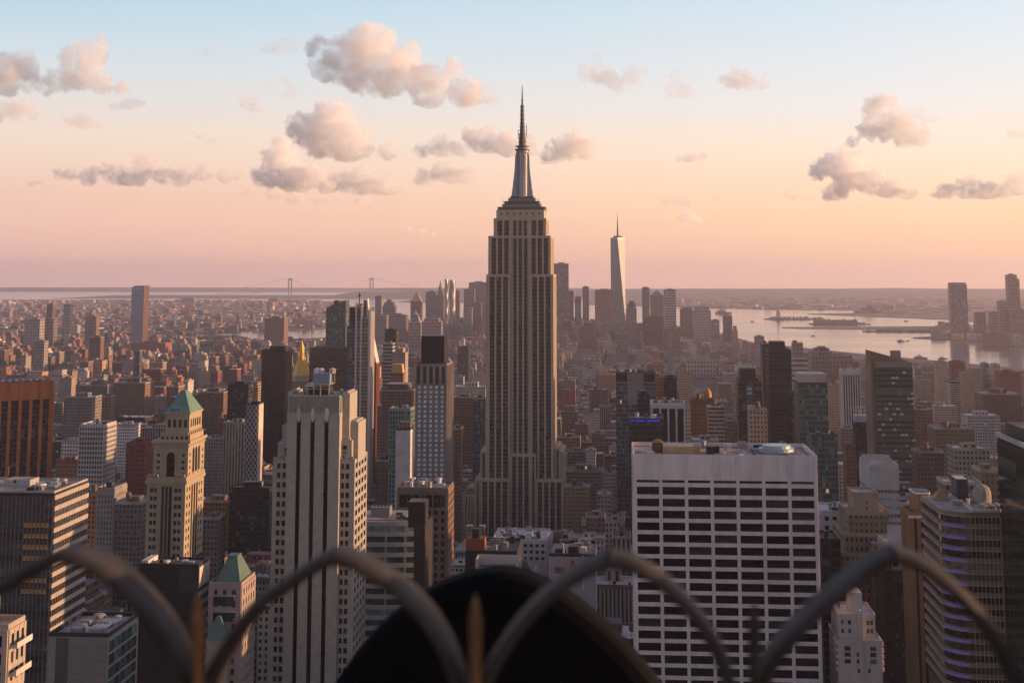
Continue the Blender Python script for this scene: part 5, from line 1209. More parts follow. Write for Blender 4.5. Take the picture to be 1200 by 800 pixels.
def dark_stepped():
    b = block('office_tower', 'near black brick tower with a stepped top and one pale window column', 864.5, 893, 449, 1380, 520, FS['dark'], 'skin', D=28, kit=0, roof='tar', phrase='dark stepped tower')
    Y = b.Y0; X = lambda px: at(px, 450, Y).x; Z = lambda y: at(878, y, Y).z
    b.boxp('setback', X(868.5), X(886), Y+2, Y+24, b.zt, Z(432), mat('dark_brick', (.05,.03,.028), .9), roof_tar)
    b.boxp('setback', X(866), X(889), Y+1, Y+26, b.zt, Z(443), MATS['dark_brick'], roof_tar)
    for q in range(12): b.pane('window', 'N', Y, X(875), X(881.5), Z(452+q*5), Z(448.5+q*5), gl_pale, .003, .2)
    block('office_tower', 'tall charcoal tower with ribbed sides rising above the water line', 901, 927, 411, 1400, 520, ('charcoal_frame', (.03,.028,.03), .6), 'bands', D=30, bay=2.6, fl=4.0, pier=.5, win=2.0, gl=gl_dark, roof='tar', pent=[(.12,.75,.1,.9,9,mat('dark_brick', (.05,.03,.028), .9))], kit=0, phrase='charcoal tower')
    simp('building', 'stone shoulder block on the left side of the charcoal tower', 893.5, 900.6, 403, 1450, 'brown', 520, D=24, roof='tar')
    simp('building', 'low dark annex at the right foot of the charcoal tower', 927.5, 936, 462, 1380, 'dark', 520, D=22, roof='tar')
dark_stepped()
def green_glass():
    b = block('office_tower', 'green glass tower with a pale blank cap', 936, 970, 450, 1050, 585, FS['teal'], 'skin', D=30, kit=0, bay=2.2, fl=3.9, phrase='green glass tower')
    Y = b.Y0; b.boxp('cap', b.X0+.5, b.X1-.5, Y+.6, Y+26, b.zt, at(950, 438, Y).z, mat('pale_cap', (.42,.36,.35), .8), roof_grey)
    block('office_building', 'lower green glass wing in front of the green glass tower', 951, 981, 511, 960, 585, FS['teal'], 'skin', D=22, kit=5, roof='tar', bay=2.2, fl=3.9)
green_glass()
block('apartment_tower', 'slender white tower with vertical window rows near the river', 986.5, 1008, 434, 1650, 520, ('bone_white', (.58,.50,.45), .8), 'piers', D=22, bay=2.9, pier=1.3, gl=gl_dark, kit=5, cap=4, phrase='slender white tower')
def slim_cap():
    b = block('building', 'slim dark tower with lilac cap and white open frame on top', 1002.5, 1018.5, 496, 1200, 545, FS['dark'], 'skin', D=14, kit=0, roof='tar', bay=2, fl=3.8)
    Y = b.Y0; X = lambda px: at(px, 490, Y).x; Z = lambda y: at(1010, y, Y).z
    b.boxp('cap', b.X0+.1, b.X1-.1, Y+.1, Y+13, b.zt, Z(487), mat('lilac_cap', (.36,.34,.37), .7))
    mb = MB()
    for px in (1003,1008.3,1013.6): mb.box(X(px)-.3, X(px)+.3, Y+.5, Y+1.1, Z(487), Z(477.5))
    for yy in (477.5, 482, 486.5): mb.box(X(1003)-.3, X(1013.6)+.3, Y+.55, Y+1.05, Z(yy), Z(yy)+.5)
    b.part('open_frame', mb, mat('white_steel', (.6,.6,.58), .6))
slim_cap()
def slant_tower():
    Y = 1080.0; X0, X1, zt = spot(1025, 1069, 422, Y); D = 34
    b = block('apartment_tower', 'tall dark apartment tower with slanted crown and checkered glass balconies', 1025.5, 1069, 430, Y, 570, ('olive_frame', (.105,.095,.08), .7), 'bands', D=D, bay=3.6, fl=3.9, pier=.6, win=2.1, gl=gl_teal, kit=0, roof='tar', dp=.6, phrase='slant-topped dark tower')
    Z = lambda y: at(1045, y, Y).z; X = lambda px: at(px, 420, Y).x; rd = random.Random(3)
    mb = MB(); mb.box(b.X0, b.X1, Y, Y+.8, b.zt, Z(424)); b.part('crown_glass', mb, mat('milky_glass', (.21,.20,.18), .4, var=.15, scale=.3))
    mb = MB(); y0, y1 = Y+3, Y+26; a, c = X(1021.5), X(1064)
    mb.face([(a,y0,b.zt),(c,y0,b.zt),(c,y0,Z(423)),(a,y0,Z(411.5))]); mb.face([(c,y1,b.zt),(a,y1,b.zt),(a,y1,Z(411.5)),(c,y1,Z(423))])
    mb.face([(c,y0,b.zt),(c,y1,b.zt),(c,y1,Z(423)),(c,y0,Z(423))]); mb.face([(a,y1,b.zt),(a,y0,b.zt),(a,y0,Z(411.5)),(a,y1,Z(411.5))]); mb.face([(a,y0,Z(411.5)),(c,y0,Z(423)),(c,y1,Z(423)),(a,y1,Z(411.5))]); mb.face([(a,y1,b.zt),(c,y1,b.zt),(c,y0,b.zt),(a,y0,b.zt)])
    b.part('slanted_crown', mb, mat('olive_screen', (.17,.135,.075), .7))
    b.boxp('core_wall', X(1021.5), b.X0-.003, Y+4, Y+D-2, 0, b.zt, mat('khaki_wall', (.23,.18,.13), .9))
    b.boxp('penthouse', X(1053), X(1064), Y+27, Y+33, b.zt, Z(413), mat('mauve_box', (.25,.2,.2), .8))
    pm = mat('pale_panel', (.42,.44,.39), .5, var=.3, scale=.4)
    for i in range(230):
        q = rd.randint(0, 33); k_ = rd.randint(0, 9); u = b.X0+.6+k_*2.85; zz = b.zt-2.4-q*3.9
        b.pane('balcony_panel', 'N', Y-.6, u, u+2.4, zz-2.6, zz-.9, pm if rd.random() < .7 else gl_pale, .003+.001*(i%9), .10+.001*(i%9))
slant_tower()
simp('building', 'orange brick loft at the right foot of the slant-topped dark tower', 1071, 1093, 480, 1420, 'rust', 540, D=24, roof='grey', bay=3)
block('office_building', 'pale slab with fine glass bands and blank top, seen at its corner', 1020, 1053, 547, 760, 650, ('pale_slab', (.42,.39,.38), .8), 'bands', xs=1007.5, bay=1.6, fl=4.2, pier=.3, win=1.7, gl=gl_pale, cap=10, kit=0, roof='white', dp=.3, phrase='pale banded slab', pent=[(.05,.9,.2,.9,3,mat('pale_slab', (.42,.39,.38), .8))])
block('office_building', 'low pale glass wing with white roof beside the pale banded slab', 1053.4, 1085, 592, 790, 640, ('wing_panel', (.36,.36,.35), .8), 'bands', D=24, bay=1.8, fl=4, pier=.3, win=2, gl=gl_pale, kit=10, roof='white', dp=.3)
def deco_stepped():
    Y = 640.0; X = lambda px: at(px, 640, Y).x; Z = lambda y: at(1020, y, Y).z
    m = facade('deco_stone_wall', (.34,.25,.17), wu=(.3,.7), wv=(.3,.72), var=.15, lit=0)
    b = Bld('office_building', 'tan stepped stone building with many small windows rising to a blank block', 'office building', X(985), X(1050), Y, Y+40, phrase='tan stepped building')
    for (a, c, yt, ya, yb_, zb, nm) in ((984,1049,650,0,34,None,'wall'),(991,1048,628,2.2,34,650,'setback'),(997.5,1045,604,4.5,32,628,'setback')):
        mb = MB(); mb.box(X(a), X(c), Y+ya, Y+yb_, Z(zb) if zb else 0, Z(yt), 0, 1, 2.2, 3.5, .35); b.part(nm, mb, m, roof_grey); parapet(b, X(a)-.1, X(c)+.1, Y+ya-.1, Y+yb_+.1, Z(yt), .9, .4, mat('deco_stone', (.34,.25,.17), .9), zb=.5)
    for (a, c, yt, ya, yb_) in ((1005,1034.5,582,7,24),):
        b.boxp('tower_block', X(a), X(c), Y+ya, Y+yb_, Z(604), Z(yt), MATS['deco_stone'], roof_grey)
        parapet(b, X(a)-.1, X(c)+.1, Y+ya-.1, Y+yb_+.1, Z(yt), .9, .4, MATS['deco_stone'], zb=.5)
        for yy in (590, 596.5): b.pane('window', 'N', Y+ya, X(1019.5), X(1021.3), Z(yy+3), Z(yy), gl_dark, .003, .1)
    b.boxp('low_bay', X(1020), X(1036), Y-5, Y-.01, 0, Z(634), m, roof_grey)
    b.foot = [X(983), X(1050), Y-6, Y+40]; b.finish(984, 1049, 580, 700)
deco_stepped()
block('building', 'low block with bright white roof rim behind the tan stepped building', 962, 1003, 601, 800, 625, ('chalk_render', (.46,.42,.40), .85), 'grid', D=30, bay=5, fl=5, pier=2, win=2.4, kit=12, roof='white')
block('office_building', 'dark slate glass block with a few lit windows left of the tan stepped building', 962, 985, 634, 620, 690, FS['dark'], 'skin', D=20, kit=5, roof='tar')
def brown_crown():
    Y = 560.0; b = block('apartment_tower', 'brown tower with dark window grooves and an angular white-edged crown', 1066, 1094.5, 604, Y, 800, ('umber_brick', (.20,.125,.075), .9), 'piers', D=16, bay=3.4, pier=1.6, gl=glass('groove_glass', (.01,.009,.009), .2, .5), kit=0, roof='tar', phrase='brown grooved tower')
    X = lambda px: at(px, 590, Y).x; Z = lambda y: at(1080, y, Y).z
    mb = MB(); mb.prism([(X(1074),Y+5),(X(1077.5),Y+2),(X(1090),Y+2),(X(1093.5),Y+5),(X(1093.5),Y+14),(X(1074),Y+14)], b.zt, Z(580), bottom=True); b.part('crown', mb, MATS['umber_brick'])
    mb = MB(); mb.prism([(X(1073.7),Y+4.8),(X(1077.3),Y+1.7),(X(1090.2),Y+1.7),(X(1093.8),Y+4.8),(X(1093.8),Y+14.3),(X(1073.7),Y+14.3)], Z(580)+.003, Z(578.6), bottom=True); b.part('coping', mb, roof_white)
    b.boxp('coping', b.X0-.7, b.X1+.7, Y-.75, Y-.56, b.zt-.9, b.zt+.2, roof_white)
    mb = MB(); mb.box(X(1076), X(1092), Y+4, Y+12, Z(578.6)+.003, Z(577.8)); b.part('roof', mb, darkm)
brown_crown()
def blue_light_curve():
    Y = 470.0; X = lambda px, yy=Y: at(px, 620, yy).x; zt = at(1145, 600, Y).z
    b = Bld('office_building', 'bronze glass office with curved corner lined by blue lights on every floor', 'office building', X(1095), X(1172), Y, Y+60, phrase='blue-lit curved office')
    xc = X(1137); x1 = X(1172); xe = xc-15
    # footprint: east flank runs back, rounded corner, north front
    arc = []
    def offs(d):
        A = [(xc-(8+d)*math.sin(a*math.pi/16), Y+8-(8+d)*math.cos(a*math.pi/16)) for a in range(9)]
        return A
    backy = Y+8+26; slope = 3.0
    def path(d): A = offs(d); return [(x1, Y-d)]+A+[(A[-1][0], backy)]
    P0 = path(0); poly = [(x1, backy)]+[P0[-1]]+P0[::-1][1:]
    poly = [(x1, backy), P0[-1]]+[p for p in reversed(P0[:-1])]
    mb = MB(); mb.prism(poly, 0, zt-.05, 0, 1); b.part('core', mb, mat('bronze_core', (.03,.025,.022), .5), roof_grey)
    fm = 12.4/1600*Y; pale = mat('stone_line', (.48,.42,.37), .8); taupe = mat('taupe_panel', (.20,.15,.125), .75, var=.15, scale=.3)
    gl = glass('bronze_pane', (.028,.022,.018), .15, .8)
    def ribbon(p0, p1, z0, z1, m, nm):
        mb = MB()
        for i in range(len(p0)-1):
            a, c, a0, c0 = p1[i], p1[i+1], p0[i], p0[i+1]
            mb.face([(*c,z0),(*a,z0),(*a,z1),(*c,z1)]); mb.face([(*a0,z1),(*c0,z1),(*c,z1),(*a,z1)][::-1]); mb.face([(*a0,z0),(*c0,z0),(*c,z0),(*a,z0)])
        return b.part(nm, mb, m)
    z = zt; blue = emis('blue_strip_light', (.16,.18,1.0), 0.13)
    zmin = at(1130, 815, Y).z; i = 0
    while z > zmin:
        ribbon(path(.02), path(.55), z-fm*.36, z, taupe, 'band'); ribbon(path(.02), path(.66), z-fm*.40, z-fm*.362, pale, 'ledge')
        ribbon(path(.01), path(.2), z-fm+.02, z-fm*.40-.02, gl, 'ribbon_window')
        if 1 <= i: 
            pa, pb = path(.56)[2:8], path(.72)[2:8]; ribbon(pa, pb, z-fm*.28, z-fm*.19, blue, 'strip_light')
        z -= fm; i += 1
    mb = MB()
    for q in range(24): u = x1-q*1.35; mb.box(u-.06, u+.06, Y-.62, Y-.552, zmin, zt-fm*.4) if u > xc else None
    b.part('mullion', mb, pale)
    parapet(b, xc+1, x1-.2, Y+.4, backy-1, zt, 1.0, .4, pale)
    Zr = lambda py: at(1130, py, Y+25).z
    b.boxp('penthouse', at(1121,560,Y+22).x, at(1134,560,Y+22).x, Y+22, Y+30, zt, zt+7.5, mat('slate_box', (.07,.07,.075), .7), roof_white)
    mb = MB(); mb.lathe(at(1150,570,Y+20).x, Y+20, [(3.2,zt),(3.2,zt+3.5),(2.6,zt+5),(1.2,zt+6),(.2,zt+6.3)], 14); b.part('tank', mb, roof_grey)
    mb = MB(); mb.frustum([(xc-6,Y+24),(xc-.5,Y+24),(xc-.5,Y+30),(xc-6,Y+30)], zt+.01, [(xc-3.3,Y+27),(xc-3.1,Y+27),(xc-3.1,Y+27.2),(xc-3.3,Y+27.2)], zt+3.5); b.part('pyramid_skylight', mb, mat('tan_tile', (.36,.23,.12), .8))
    for q in range(9): u = xc+6+q*2.4; b.boxp('roof_louver', u, u+1.5, Y+3+q*.6, Y+11, zt, zt+1.4, roof_grey)
    roof_kit(b, xc-5, x1-2, Y+12, Y+20, zt, 6, 34, 1.6)
    b.foot = [X(1095)-4, x1+1, Y-2, backy+2]; b.finish(1094, 1173, 575, 800)
blue_light_curve()
def dark_edge():
    Yb = 470.0; X0 = at(1168.5, 511, Yb).x; zt = at(1168.5, 511, Yb).z
    Yf = 385.0; X1 = X0+45
    b = Bld('office_tower', 'dark green glass tower filling the right edge of the view', 'office tower', X0, X1, Yf, Yb, phrase='dark green edge tower')
    mb = MB(); mb.box(X0, X1, Yf, Yb, 0, zt, 0, 1); b.part('core', mb, mat('bottle_glass', (.008,.016,.014), .12, var=.5, scale=.3, spec=.4), roof_tar)
    for q in range(26):
        zz = zt-2-q*4.1
        for k_ in range(4):
            b.pane('window', 'E', X0, Yf+1+k_*21.2, Yf+21.8+k_*21.2, zz-3.3, zz, gl_teal_dk, .003, .08)
    mb = MB(); mb.box(X0-.5, X0+.5, Yf, Yb, zt+.003, zt+1.4); b.part('parapet', mb, mat('pale_coping', (.4,.38,.36), .8))
    b.boxp('roof_plant', X0+2, X1, Yb-24, Yb-3, zt, zt+5, darkm, roof_tar); roof_kit(b, X0+1.5, X1-3, Yf+4, Yb-26, zt, 9, 12, 3)
    b.foot = [X0-1, X1, Yf-1, Yb+1]; b.finish(1168, 1210, 500, 800)
gl_teal_dk = glass('bottle_pane', (.008,.017,.015), .12, .8)
dark_edge()
def white_terraced():
    Y = 520.0; X = lambda px: at(px, 740, Y).x; Z = lambda y: at(1006, y, Y).z
    m = mat('white_limestone', (.48,.43,.41), .88, var=.12, scale=.3)
    b = Bld('apartment_building', 'white terraced apartment house with a central chimney tower and balconies', 'apartment building', X(980), X(1034), Y, Y+26, phrase='white terraced house')
    for (a, c, yt, ya, yb_, zb, nm) in ((982,1033,752,0,22,None,'wall'),(984,1027,723,2,20,752,'setback'),(1000,1014,698,5,14,723,'tower')):
        mb = MB(); mb.box(X(a), X(c), Y+ya, Y+yb_, Z(zb) if zb else 0, Z(yt)); b.part(nm, mb, m); 
        if nm != 'tower': parapet(b, X(a)-.2, X(c)+.2, Y+ya-.2, Y+yb_+.2, Z(yt), .9, .4, m, zb=.4)
    b.boxp('chimney', X(1007.5), X(1010.5), Y-.7, Y+1.99, 0, Z(715), m)
    for (yy, ya, cc) in ((728,2,((987,990),(995,998.5),(1017,1019.5),(1021,1024.5))),(738,2,((987,990),(995,998.5),(1017,1019.5),(1021,1024.5))),(757,0,((989,996),(1019,1026))),(764,0,((989,996),(1003,1006),(1019,1026))),(772,0,((989,996),(1003,1006),(1019,1026))),(783,0,((1004,1006.5),(1016,1018.5)))):
        for (a, c) in cc: b.pane('window', 'N', Y+ya, X(a), X(c), Z(yy+5), Z(yy), gl_teal, .003, .1)
    for q in range(5):
        zz = Z(756+q*7.5)
        for (a, c) in ((979.5,982),(1033,1036)): b.boxp('balcony', X(a), X(c)-.01 if a < 1000 else X(c), Y+1, Y+9, zz-.3, zz+.9, roof_white)
    roof_kit(b, X(985), X(999), Y+4, Y+18, Z(723), 3, 5, 2.5); roof_kit(b, X(1001), X(1013), Y+6, Y+13, Z(698), 3, 5, 3)
    b.foot = [X(979), X(1037), Y-2, Y+24]; b.finish(980, 1036, 697, 800)
white_terraced()
block('apartment_building', 'dark brick slab with small lit windows between white terraced house and brown grooved tower', 1036, 1068, 672, 590, 800, ('black_brick', (.045,.034,.03), .9), 'grid', D=22, bay=2.6, fl=3.7, pier=1.5, win=1.5, gl=glass('grey_pane', (.07,.075,.08), .2, .8), kit=6, roof='tar')
block('building', 'cream house with a white cube on its roof in front of the pale banded slab', 1040, 1068, 642, 600, 665, ('buff_render', (.40,.33,.28), .85), 'grid', D=22, bay=4, fl=4, pier=2, win=1.8, kit=4, roof='white', pent=[(.3,.85,.2,.7,7,mat('cube_white', (.40,.40,.42), .8))])
RR = [
 ('long tan office with white roof sheds left of the dark green edge tower', 1107, 1150, 567, 640, 'stone', 590, None, 'white'),
 ('tan stone house with tall arched openings touching the dark green edge tower', 1149, 1171, 553, 700, 'tan', 600, None, 'white'),
 ('pale roofed block above the blue-lit curved office', 1118, 1160, 527, 900, 'stone', 548, None, 'white'),
 ('brick warehouse row between slant-topped tower and tan office', 1074, 1106, 530, 1000, 'brown', 570, .4, 'tar'),
 ('tan warehouse with bright parapet right of the brick warehouse row', 1096, 1142, 503, 1250, 'tan', 525, .3, 'grey'),
 ('white long low building far right among brick houses', 1134, 1172, 488, 1600, 'white', 505, None, 'white'),
 ('tall twin brick apartment slab near the river on the right', 1128, 1147, 437, 2100, 'tan', 480, None, 'tar'),
 ('wide brick housing slab near the river at the right', 1115, 1131, 424, 2700, 'brick', 440, None, 'tar'),
 ('red brick tower with stepped top near the right edge', 1172, 1196, 437, 2300, 'brick', 470, .5, 'tar'),
 ('dark brick loft low behind the dark green edge tower', 1152, 1196, 462, 1900, 'brown', 500, .5, 'grey'),
 ('tan stepped apartment house on the river side, orange at its top', 1097, 1110, 424, 2600, 'tan', 445, None, 'grey'),
 ('grey towers base block under the slender white tower', 985, 1003, 502, 1500, 'cream', 515, None, 'white'),
 ('sandy loft between green glass tower and slender white tower', 971, 986, 452, 1750, 'tan', 500, .5, 'grey'),
 ('dusky red loft with dark roof beside the slim lilac-capped tower', 991, 1003, 524, 1180, 'brick', 560, None, 'tar'),
]
for (lb, a, c, yt, Y, st, yb, tk, rf) in RR: simp('building', lb, a, c, yt, Y, st, yb, tank=tk, roof=rf)
LL = [
 ('grey glass slab with vertical fins left of the black slab tower', 262, 290, 496, 1150, 'piers', 560, 'grey', 'finned slab'),
 ('dark glass wedge-topped tower behind the grey finned slab', 267, 291, 451, 1350, 'dark', 496, 'tar', None),
 ('dark office block with rows of tiny lit windows below the finned slab', 269, 316, 573, 880, 'dark', 650, 'tar', None),
 ('wide warm brick block behind the green pyramid tower', 232, 272, 588, 950, 'rust', 640, 'tar', None),
 ('grey stone apartment block right of the green pyramid tower', 238, 256, 608, 870, 'stone', 650, 'grey', None),
 ('white ribbed warehouse with bright roof above the dense grid slab', 133, 157, 498, 1500, 'white', 530, 'white', None),
 ('tan apartment slab whose west side glows orange', 133, 170, 449, 1750, 'tan', 480, 'grey', 'tan glowing slab'),
 ('grey stone block left of the tan glowing slab', 75, 108, 466, 1500, 'stone', 495, 'white', None),
 ('dark setback tower between grey stone block and tan glowing slab', 118, 130, 465, 1650, 'brown', 495, 'tar', None),
 ('long grey block with flat roof and lit east corner behind rust tower', 92, 126, 452, 2000, 'stone', 470, 'grey', None),
 ('low cream house beside the askew rust tower', 70, 84, 443, 2250, 'cream', 462, 'grey', None),
 ('maroon theatre block with flat roof left of the dense grid slab', 66, 93, 540, 1150, 'brick', 560, 'tar', None),
 ('white modern low block behind the dense grid slab', 72, 95, 517, 1250, 'white', 540, 'white', None),
 ('arched brown stone block above and right of the pyramid roof', 232, 262, 460, 1750, 'brown', 480, 'grey', None),
 ('small grey loft block close behind the pyramid tower', 238, 262, 514, 1350, 'stone', 540, 'white', None),
 ('blue grey slender slab among brick houses far left', 157, 164, 411, 2800, 'blue', 440, 'tar', None),
 ('plain white towers with dark cap far left in the housing blocks', 39, 52, 400, 3000, 'band', 425, 'grey', None),
 ('brown corner tower with lit edge in the far left housing rows', 105, 118, 395, 3300, 'brown', 410, 'tar', None),
 ('long maroon slab at the foot of the twisted pattern glass tower', 154, 194, 402, 4000, 'brick', 412, 'tar', None),
 ('dark brown cube block left of the wide water gap', 310, 333, 373, 4300, 'brown', 395, 'tar', None),
 ('grey civic block right of the blue-windowed tower', 530, 543, 442, 1900, 'white', 456, 'white', None),
 ('brown setback block touching the left side of the tallest tower', 532, 556, 466, 1550, 'brown', 500, 'tar', None),
 ('slate grey slab tight against the left side of the tallest tower', 554, 569, 467, 1450, 'blue', 560, 'tar', None),
 ('terraced brown building at the right foot of the blue-windowed tower', 530, 540, 503, 1150, 'brown', 560, 'tar', None),
 ('white stone long block with even windows left of the tallest tower', 532, 569, 454, 1800, 'cream', 466, 'white', None),
 ('black box building in front of the civic block', 536, 549, 407, 3000, 'dark', 425, 'tar', None),
 ('tan brick tower glimpsed between the crane tower and brick house', 442, 456, 476, 1500, 'tan', 545, 'grey', None),
 ('shadowed brown tower under the blank white flank', 440, 455, 540, 1150, 'brown', 605, 'tar', None),
]
for (lb, a, c, yt, Y, st, yb, rf, ph) in LL: simp('building', lb, a, c, yt, Y, st, yb, roof=rf, phrase=ph, xs=(None), D=(16 if Y < 1200 else None))
# lattice-fronted white tower
def lattice_front():
    b = block('building', 'narrow tower wrapped in a white diamond lattice', 288.5, 303, 474, 1100, 570, mat('lattice_dark', (.045,.045,.05), .6), 'skin', D=14, kit=0, roof='grey')
    Y, X0, X1, zt = b.Y0, b.X0, b.X1, b.zt; w = X1-X0; n = 3; ps = w/n
    mb = MB(); zz = zt
    while zz > 60:
        for i in range(n):
            a, c = X0+i*ps, X0+(i+1)*ps
            mb.tube([(a,Y-.2,zz),(c,Y-.2,zz-ps*1.5)], .28, 4); mb.tube([(c,Y-.35,zz),(a,Y-.35,zz-ps*1.5)], .28, 4)
        zz -= ps*1.5
    b.part('diamond_lattice', mb, mat('white_lattice', (.52,.49,.48), .7))
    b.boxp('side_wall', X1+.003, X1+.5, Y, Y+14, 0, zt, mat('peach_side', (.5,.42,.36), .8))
lattice_front()
# ------------------------------------------------------------------ downtown, across the water, landmarks far away
DT = [ # label, x0, x1, ytop, Y, style, phrase, steps
 ('slender pale grey downtown tower standing alone before the bay', 439.5, 447, 347, 6300, 'mauve', None, None),
 ('round-shouldered dark blue downtown block before the bay', 448.5, 463, 358, 6200, 'mauve', None, [(450,461,354),(453,458,351)]),
 ('broad pale grey wall of flats under the slender downtown tower', 434, 453, 370, 5200, 'stone', None, None),
 ('long grey block beside the broad pale wall of flats', 453.3, 476, 369, 5400, 'mauve', None, None),
 ('brown downtown block behind the pointed civic tower', 481, 494, 353, 6100, 'brown', None, None),
 ('pale civic tower with pyramid roof and lantern', 479, 493, 378, 5000, 'stone', None, [(482,490,369)]),
 ('flat topped office block left of the ornate spire downtown', 499, 511, 342, 6350, 'mauve', None, None),
 ('pale courthouse block with rooftop colonnade downtown', 494, 517, 377, 5050, 'stone', None, [(497,514,373)]),
 ('blunt brown tower with sunlit edge right of the rippled tower', 532.5, 538.5, 341, 6250, 'brown', None, None),
 ('pale square bank tower left of the tallest tower', 543.5, 556, 339, 6400, 'mauve', None, None),
 ('broad slab bank tower partly hidden by the tallest tower', 549.5, 570, 331, 6550, 'mauve', None, None),
 ('grey block low in front of the two bank towers', 543, 553, 361, 5600, 'stone', None, None),
 ('mauve block leaning on the left edge of the tallest tower', 552.5, 564, 355, 5700, 'brown', None, None),
 ('tall ribbed glass tower just right of the tallest tower', 648.5, 666, 309, 5900, 'blue', 'ribbed glass tower', None),
 ('brown slab at the right shoulder of the ribbed glass tower', 665.8, 672, 341, 6000, 'brown', None, None),
 ('pale small slab two steps right of the ribbed glass tower', 673.5, 681, 348, 6100, 'blue', None, None),
 ('thin dark slab left of the wide brown office block', 682.5, 690, 336, 6000, 'mauve', None, None),
 ('wide brown office block left of the tapered glass tower', 697, 719, 340, 5800, 'brown', None, None),
 ('round-topped dark block right of the tapered glass tower', 733.5, 746, 361, 6000, 'mauve', None, [(735,745,356),(737,743,352.5)]),
 ('slim dark tower with flared top right of the tapered tower', 752.3, 761, 337, 6100, 'mauve', None, None),
 ('brown office with green pyramid roof by the harbour', 762, 777.5, 346, 6250, 'brown', None, None),
 ('pale banded bank tower at the harbour end', 778, 792, 339.5, 6000, 'band', None, None),
 ('brown stepped office by the river, lower left of the banker block', 797, 812, 362, 5900, 'brown', None, [(799,810,360)]),
 ('tan slab headquarters with tapered roof by the river', 812.3, 833, 364, 5700, 'stone', None, [(814,831,359)]),
 ('narrow grey side tower by the river', 833.4, 843, 375, 5750, 'mauve', None, None),
 ('brick apartment tower at the river edge', 847.5, 858, 370, 5500, 'brown', None, [(848,854,368.5)]),
 ('short brick tower with a rounded cap at the river edge', 858.3, 864.5, 387, 5450, 'rust', None, [(859.5,863.3,382)]),
 ('small slate cube building alone by the river bank', 884.5, 895.5, 394, 5000, 'blue', None, None),
 ('wide red brick telephone block with stepped ends', 679, 699, 383, 5000, 'brick', None, [(684,695,378)]),
 ('dark low office in front of the wide brown office block', 720, 745, 377, 5300, 'stone', None, None),
 ('charcoal low block near the harbour towers', 754, 778, 372, 5200, 'dark', None, None),
 ('brown broad block right of the charcoal low block', 777, 797, 384, 5000, 'brown', None, None),
 ('long pale loft with even window rows before downtown', 805, 839, 422, 3600, 'cream', None, None),
 ('blue grey office slab in the middle of downtown foreground', 721, 735, 392, 4700, 'blue', None, None),
 ('tan lit tower below the harbour end towers', 783, 789.5, 393, 4600, 'tan', None, None),
 ('jagged dark apartment block by the river left of the charcoal tower', 929, 941, 402, 3500, 'mauve', None, [(930,934,399)]),
 ('wide stepped dark apartment house on the river bank', 951, 975, 412, 3300, 'mauve', None, [(955,972,408),(960,968,406)]),
 ('lower brown apartment house joined to the stepped river block', 975.3, 998.5, 416, 3250, 'brown', None, [(977,990,414)]),
 ('pale terraced block under the jagged river block', 926, 947, 420, 3000, 'band', None, None),
 ('bulky dark tower behind the slant-topped dark tower', 1094, 1104, 428, 3000, 'mauve', None, None),
 ('tower with blue glass sliver near the right river bank', 1152, 1159, 426, 3300, 'blue', None, None),
 ('tan brick river tower right of the blue sliver tower', 1164, 1172, 427, 3200, 'tan', None, None),
 ('tan lit slab among the far left towers', 74.5, 82.5, 357, 5200, 'cream', None, None),
 ('dark brown tower left of the tan lit slab', 55, 62, 356, 5300, 'brown', None, None),
 ('wide grey brown block in the far left group', 29, 47, 374, 4800, 'stone', None, None),
 ('paired brown slab with a lit edge in the far left group', 100, 113, 371, 5000, 'brown', None, None),
 ('dark flat block in the middle of the far left group', 47.5, 63, 373, 4850, 'mauve', None, None),
 ('small square tower on the flat far left shore', 212, 227, 349, 12000, 'mauve', None, None),
 ('pair of far brown blocks right of the patterned glass tower', 234, 248, 379, 6500, 'brown', None, None),
 ('dark far block with square shoulders on the left plain', 250, 259, 370, 7200, 'brown', None, None),
 ('far pale tower at the foot of the left bridge pylon', 315, 325, 350, 11500, 'mauve', None, None),
]
for (lb, a, c, yt, Y, st, ph, sp_) in DT:
    tp = None
    if 'pyramid' in lb or 'civic tower' in lb: tp = pyr(copper if 'green' in lb else limestone, 22 if 'green' in lb else 45, .02, .02)
    simp('downtown_tower', lb, a, c, yt, Y, st, yt+35, D=min(70, max(28, (c-a)/1600*Y*.8)), steps=sp_, top=tp, phrase=ph, cat='tower', fl=11, bay=8.5, group='towers far down the island', roof='tar')
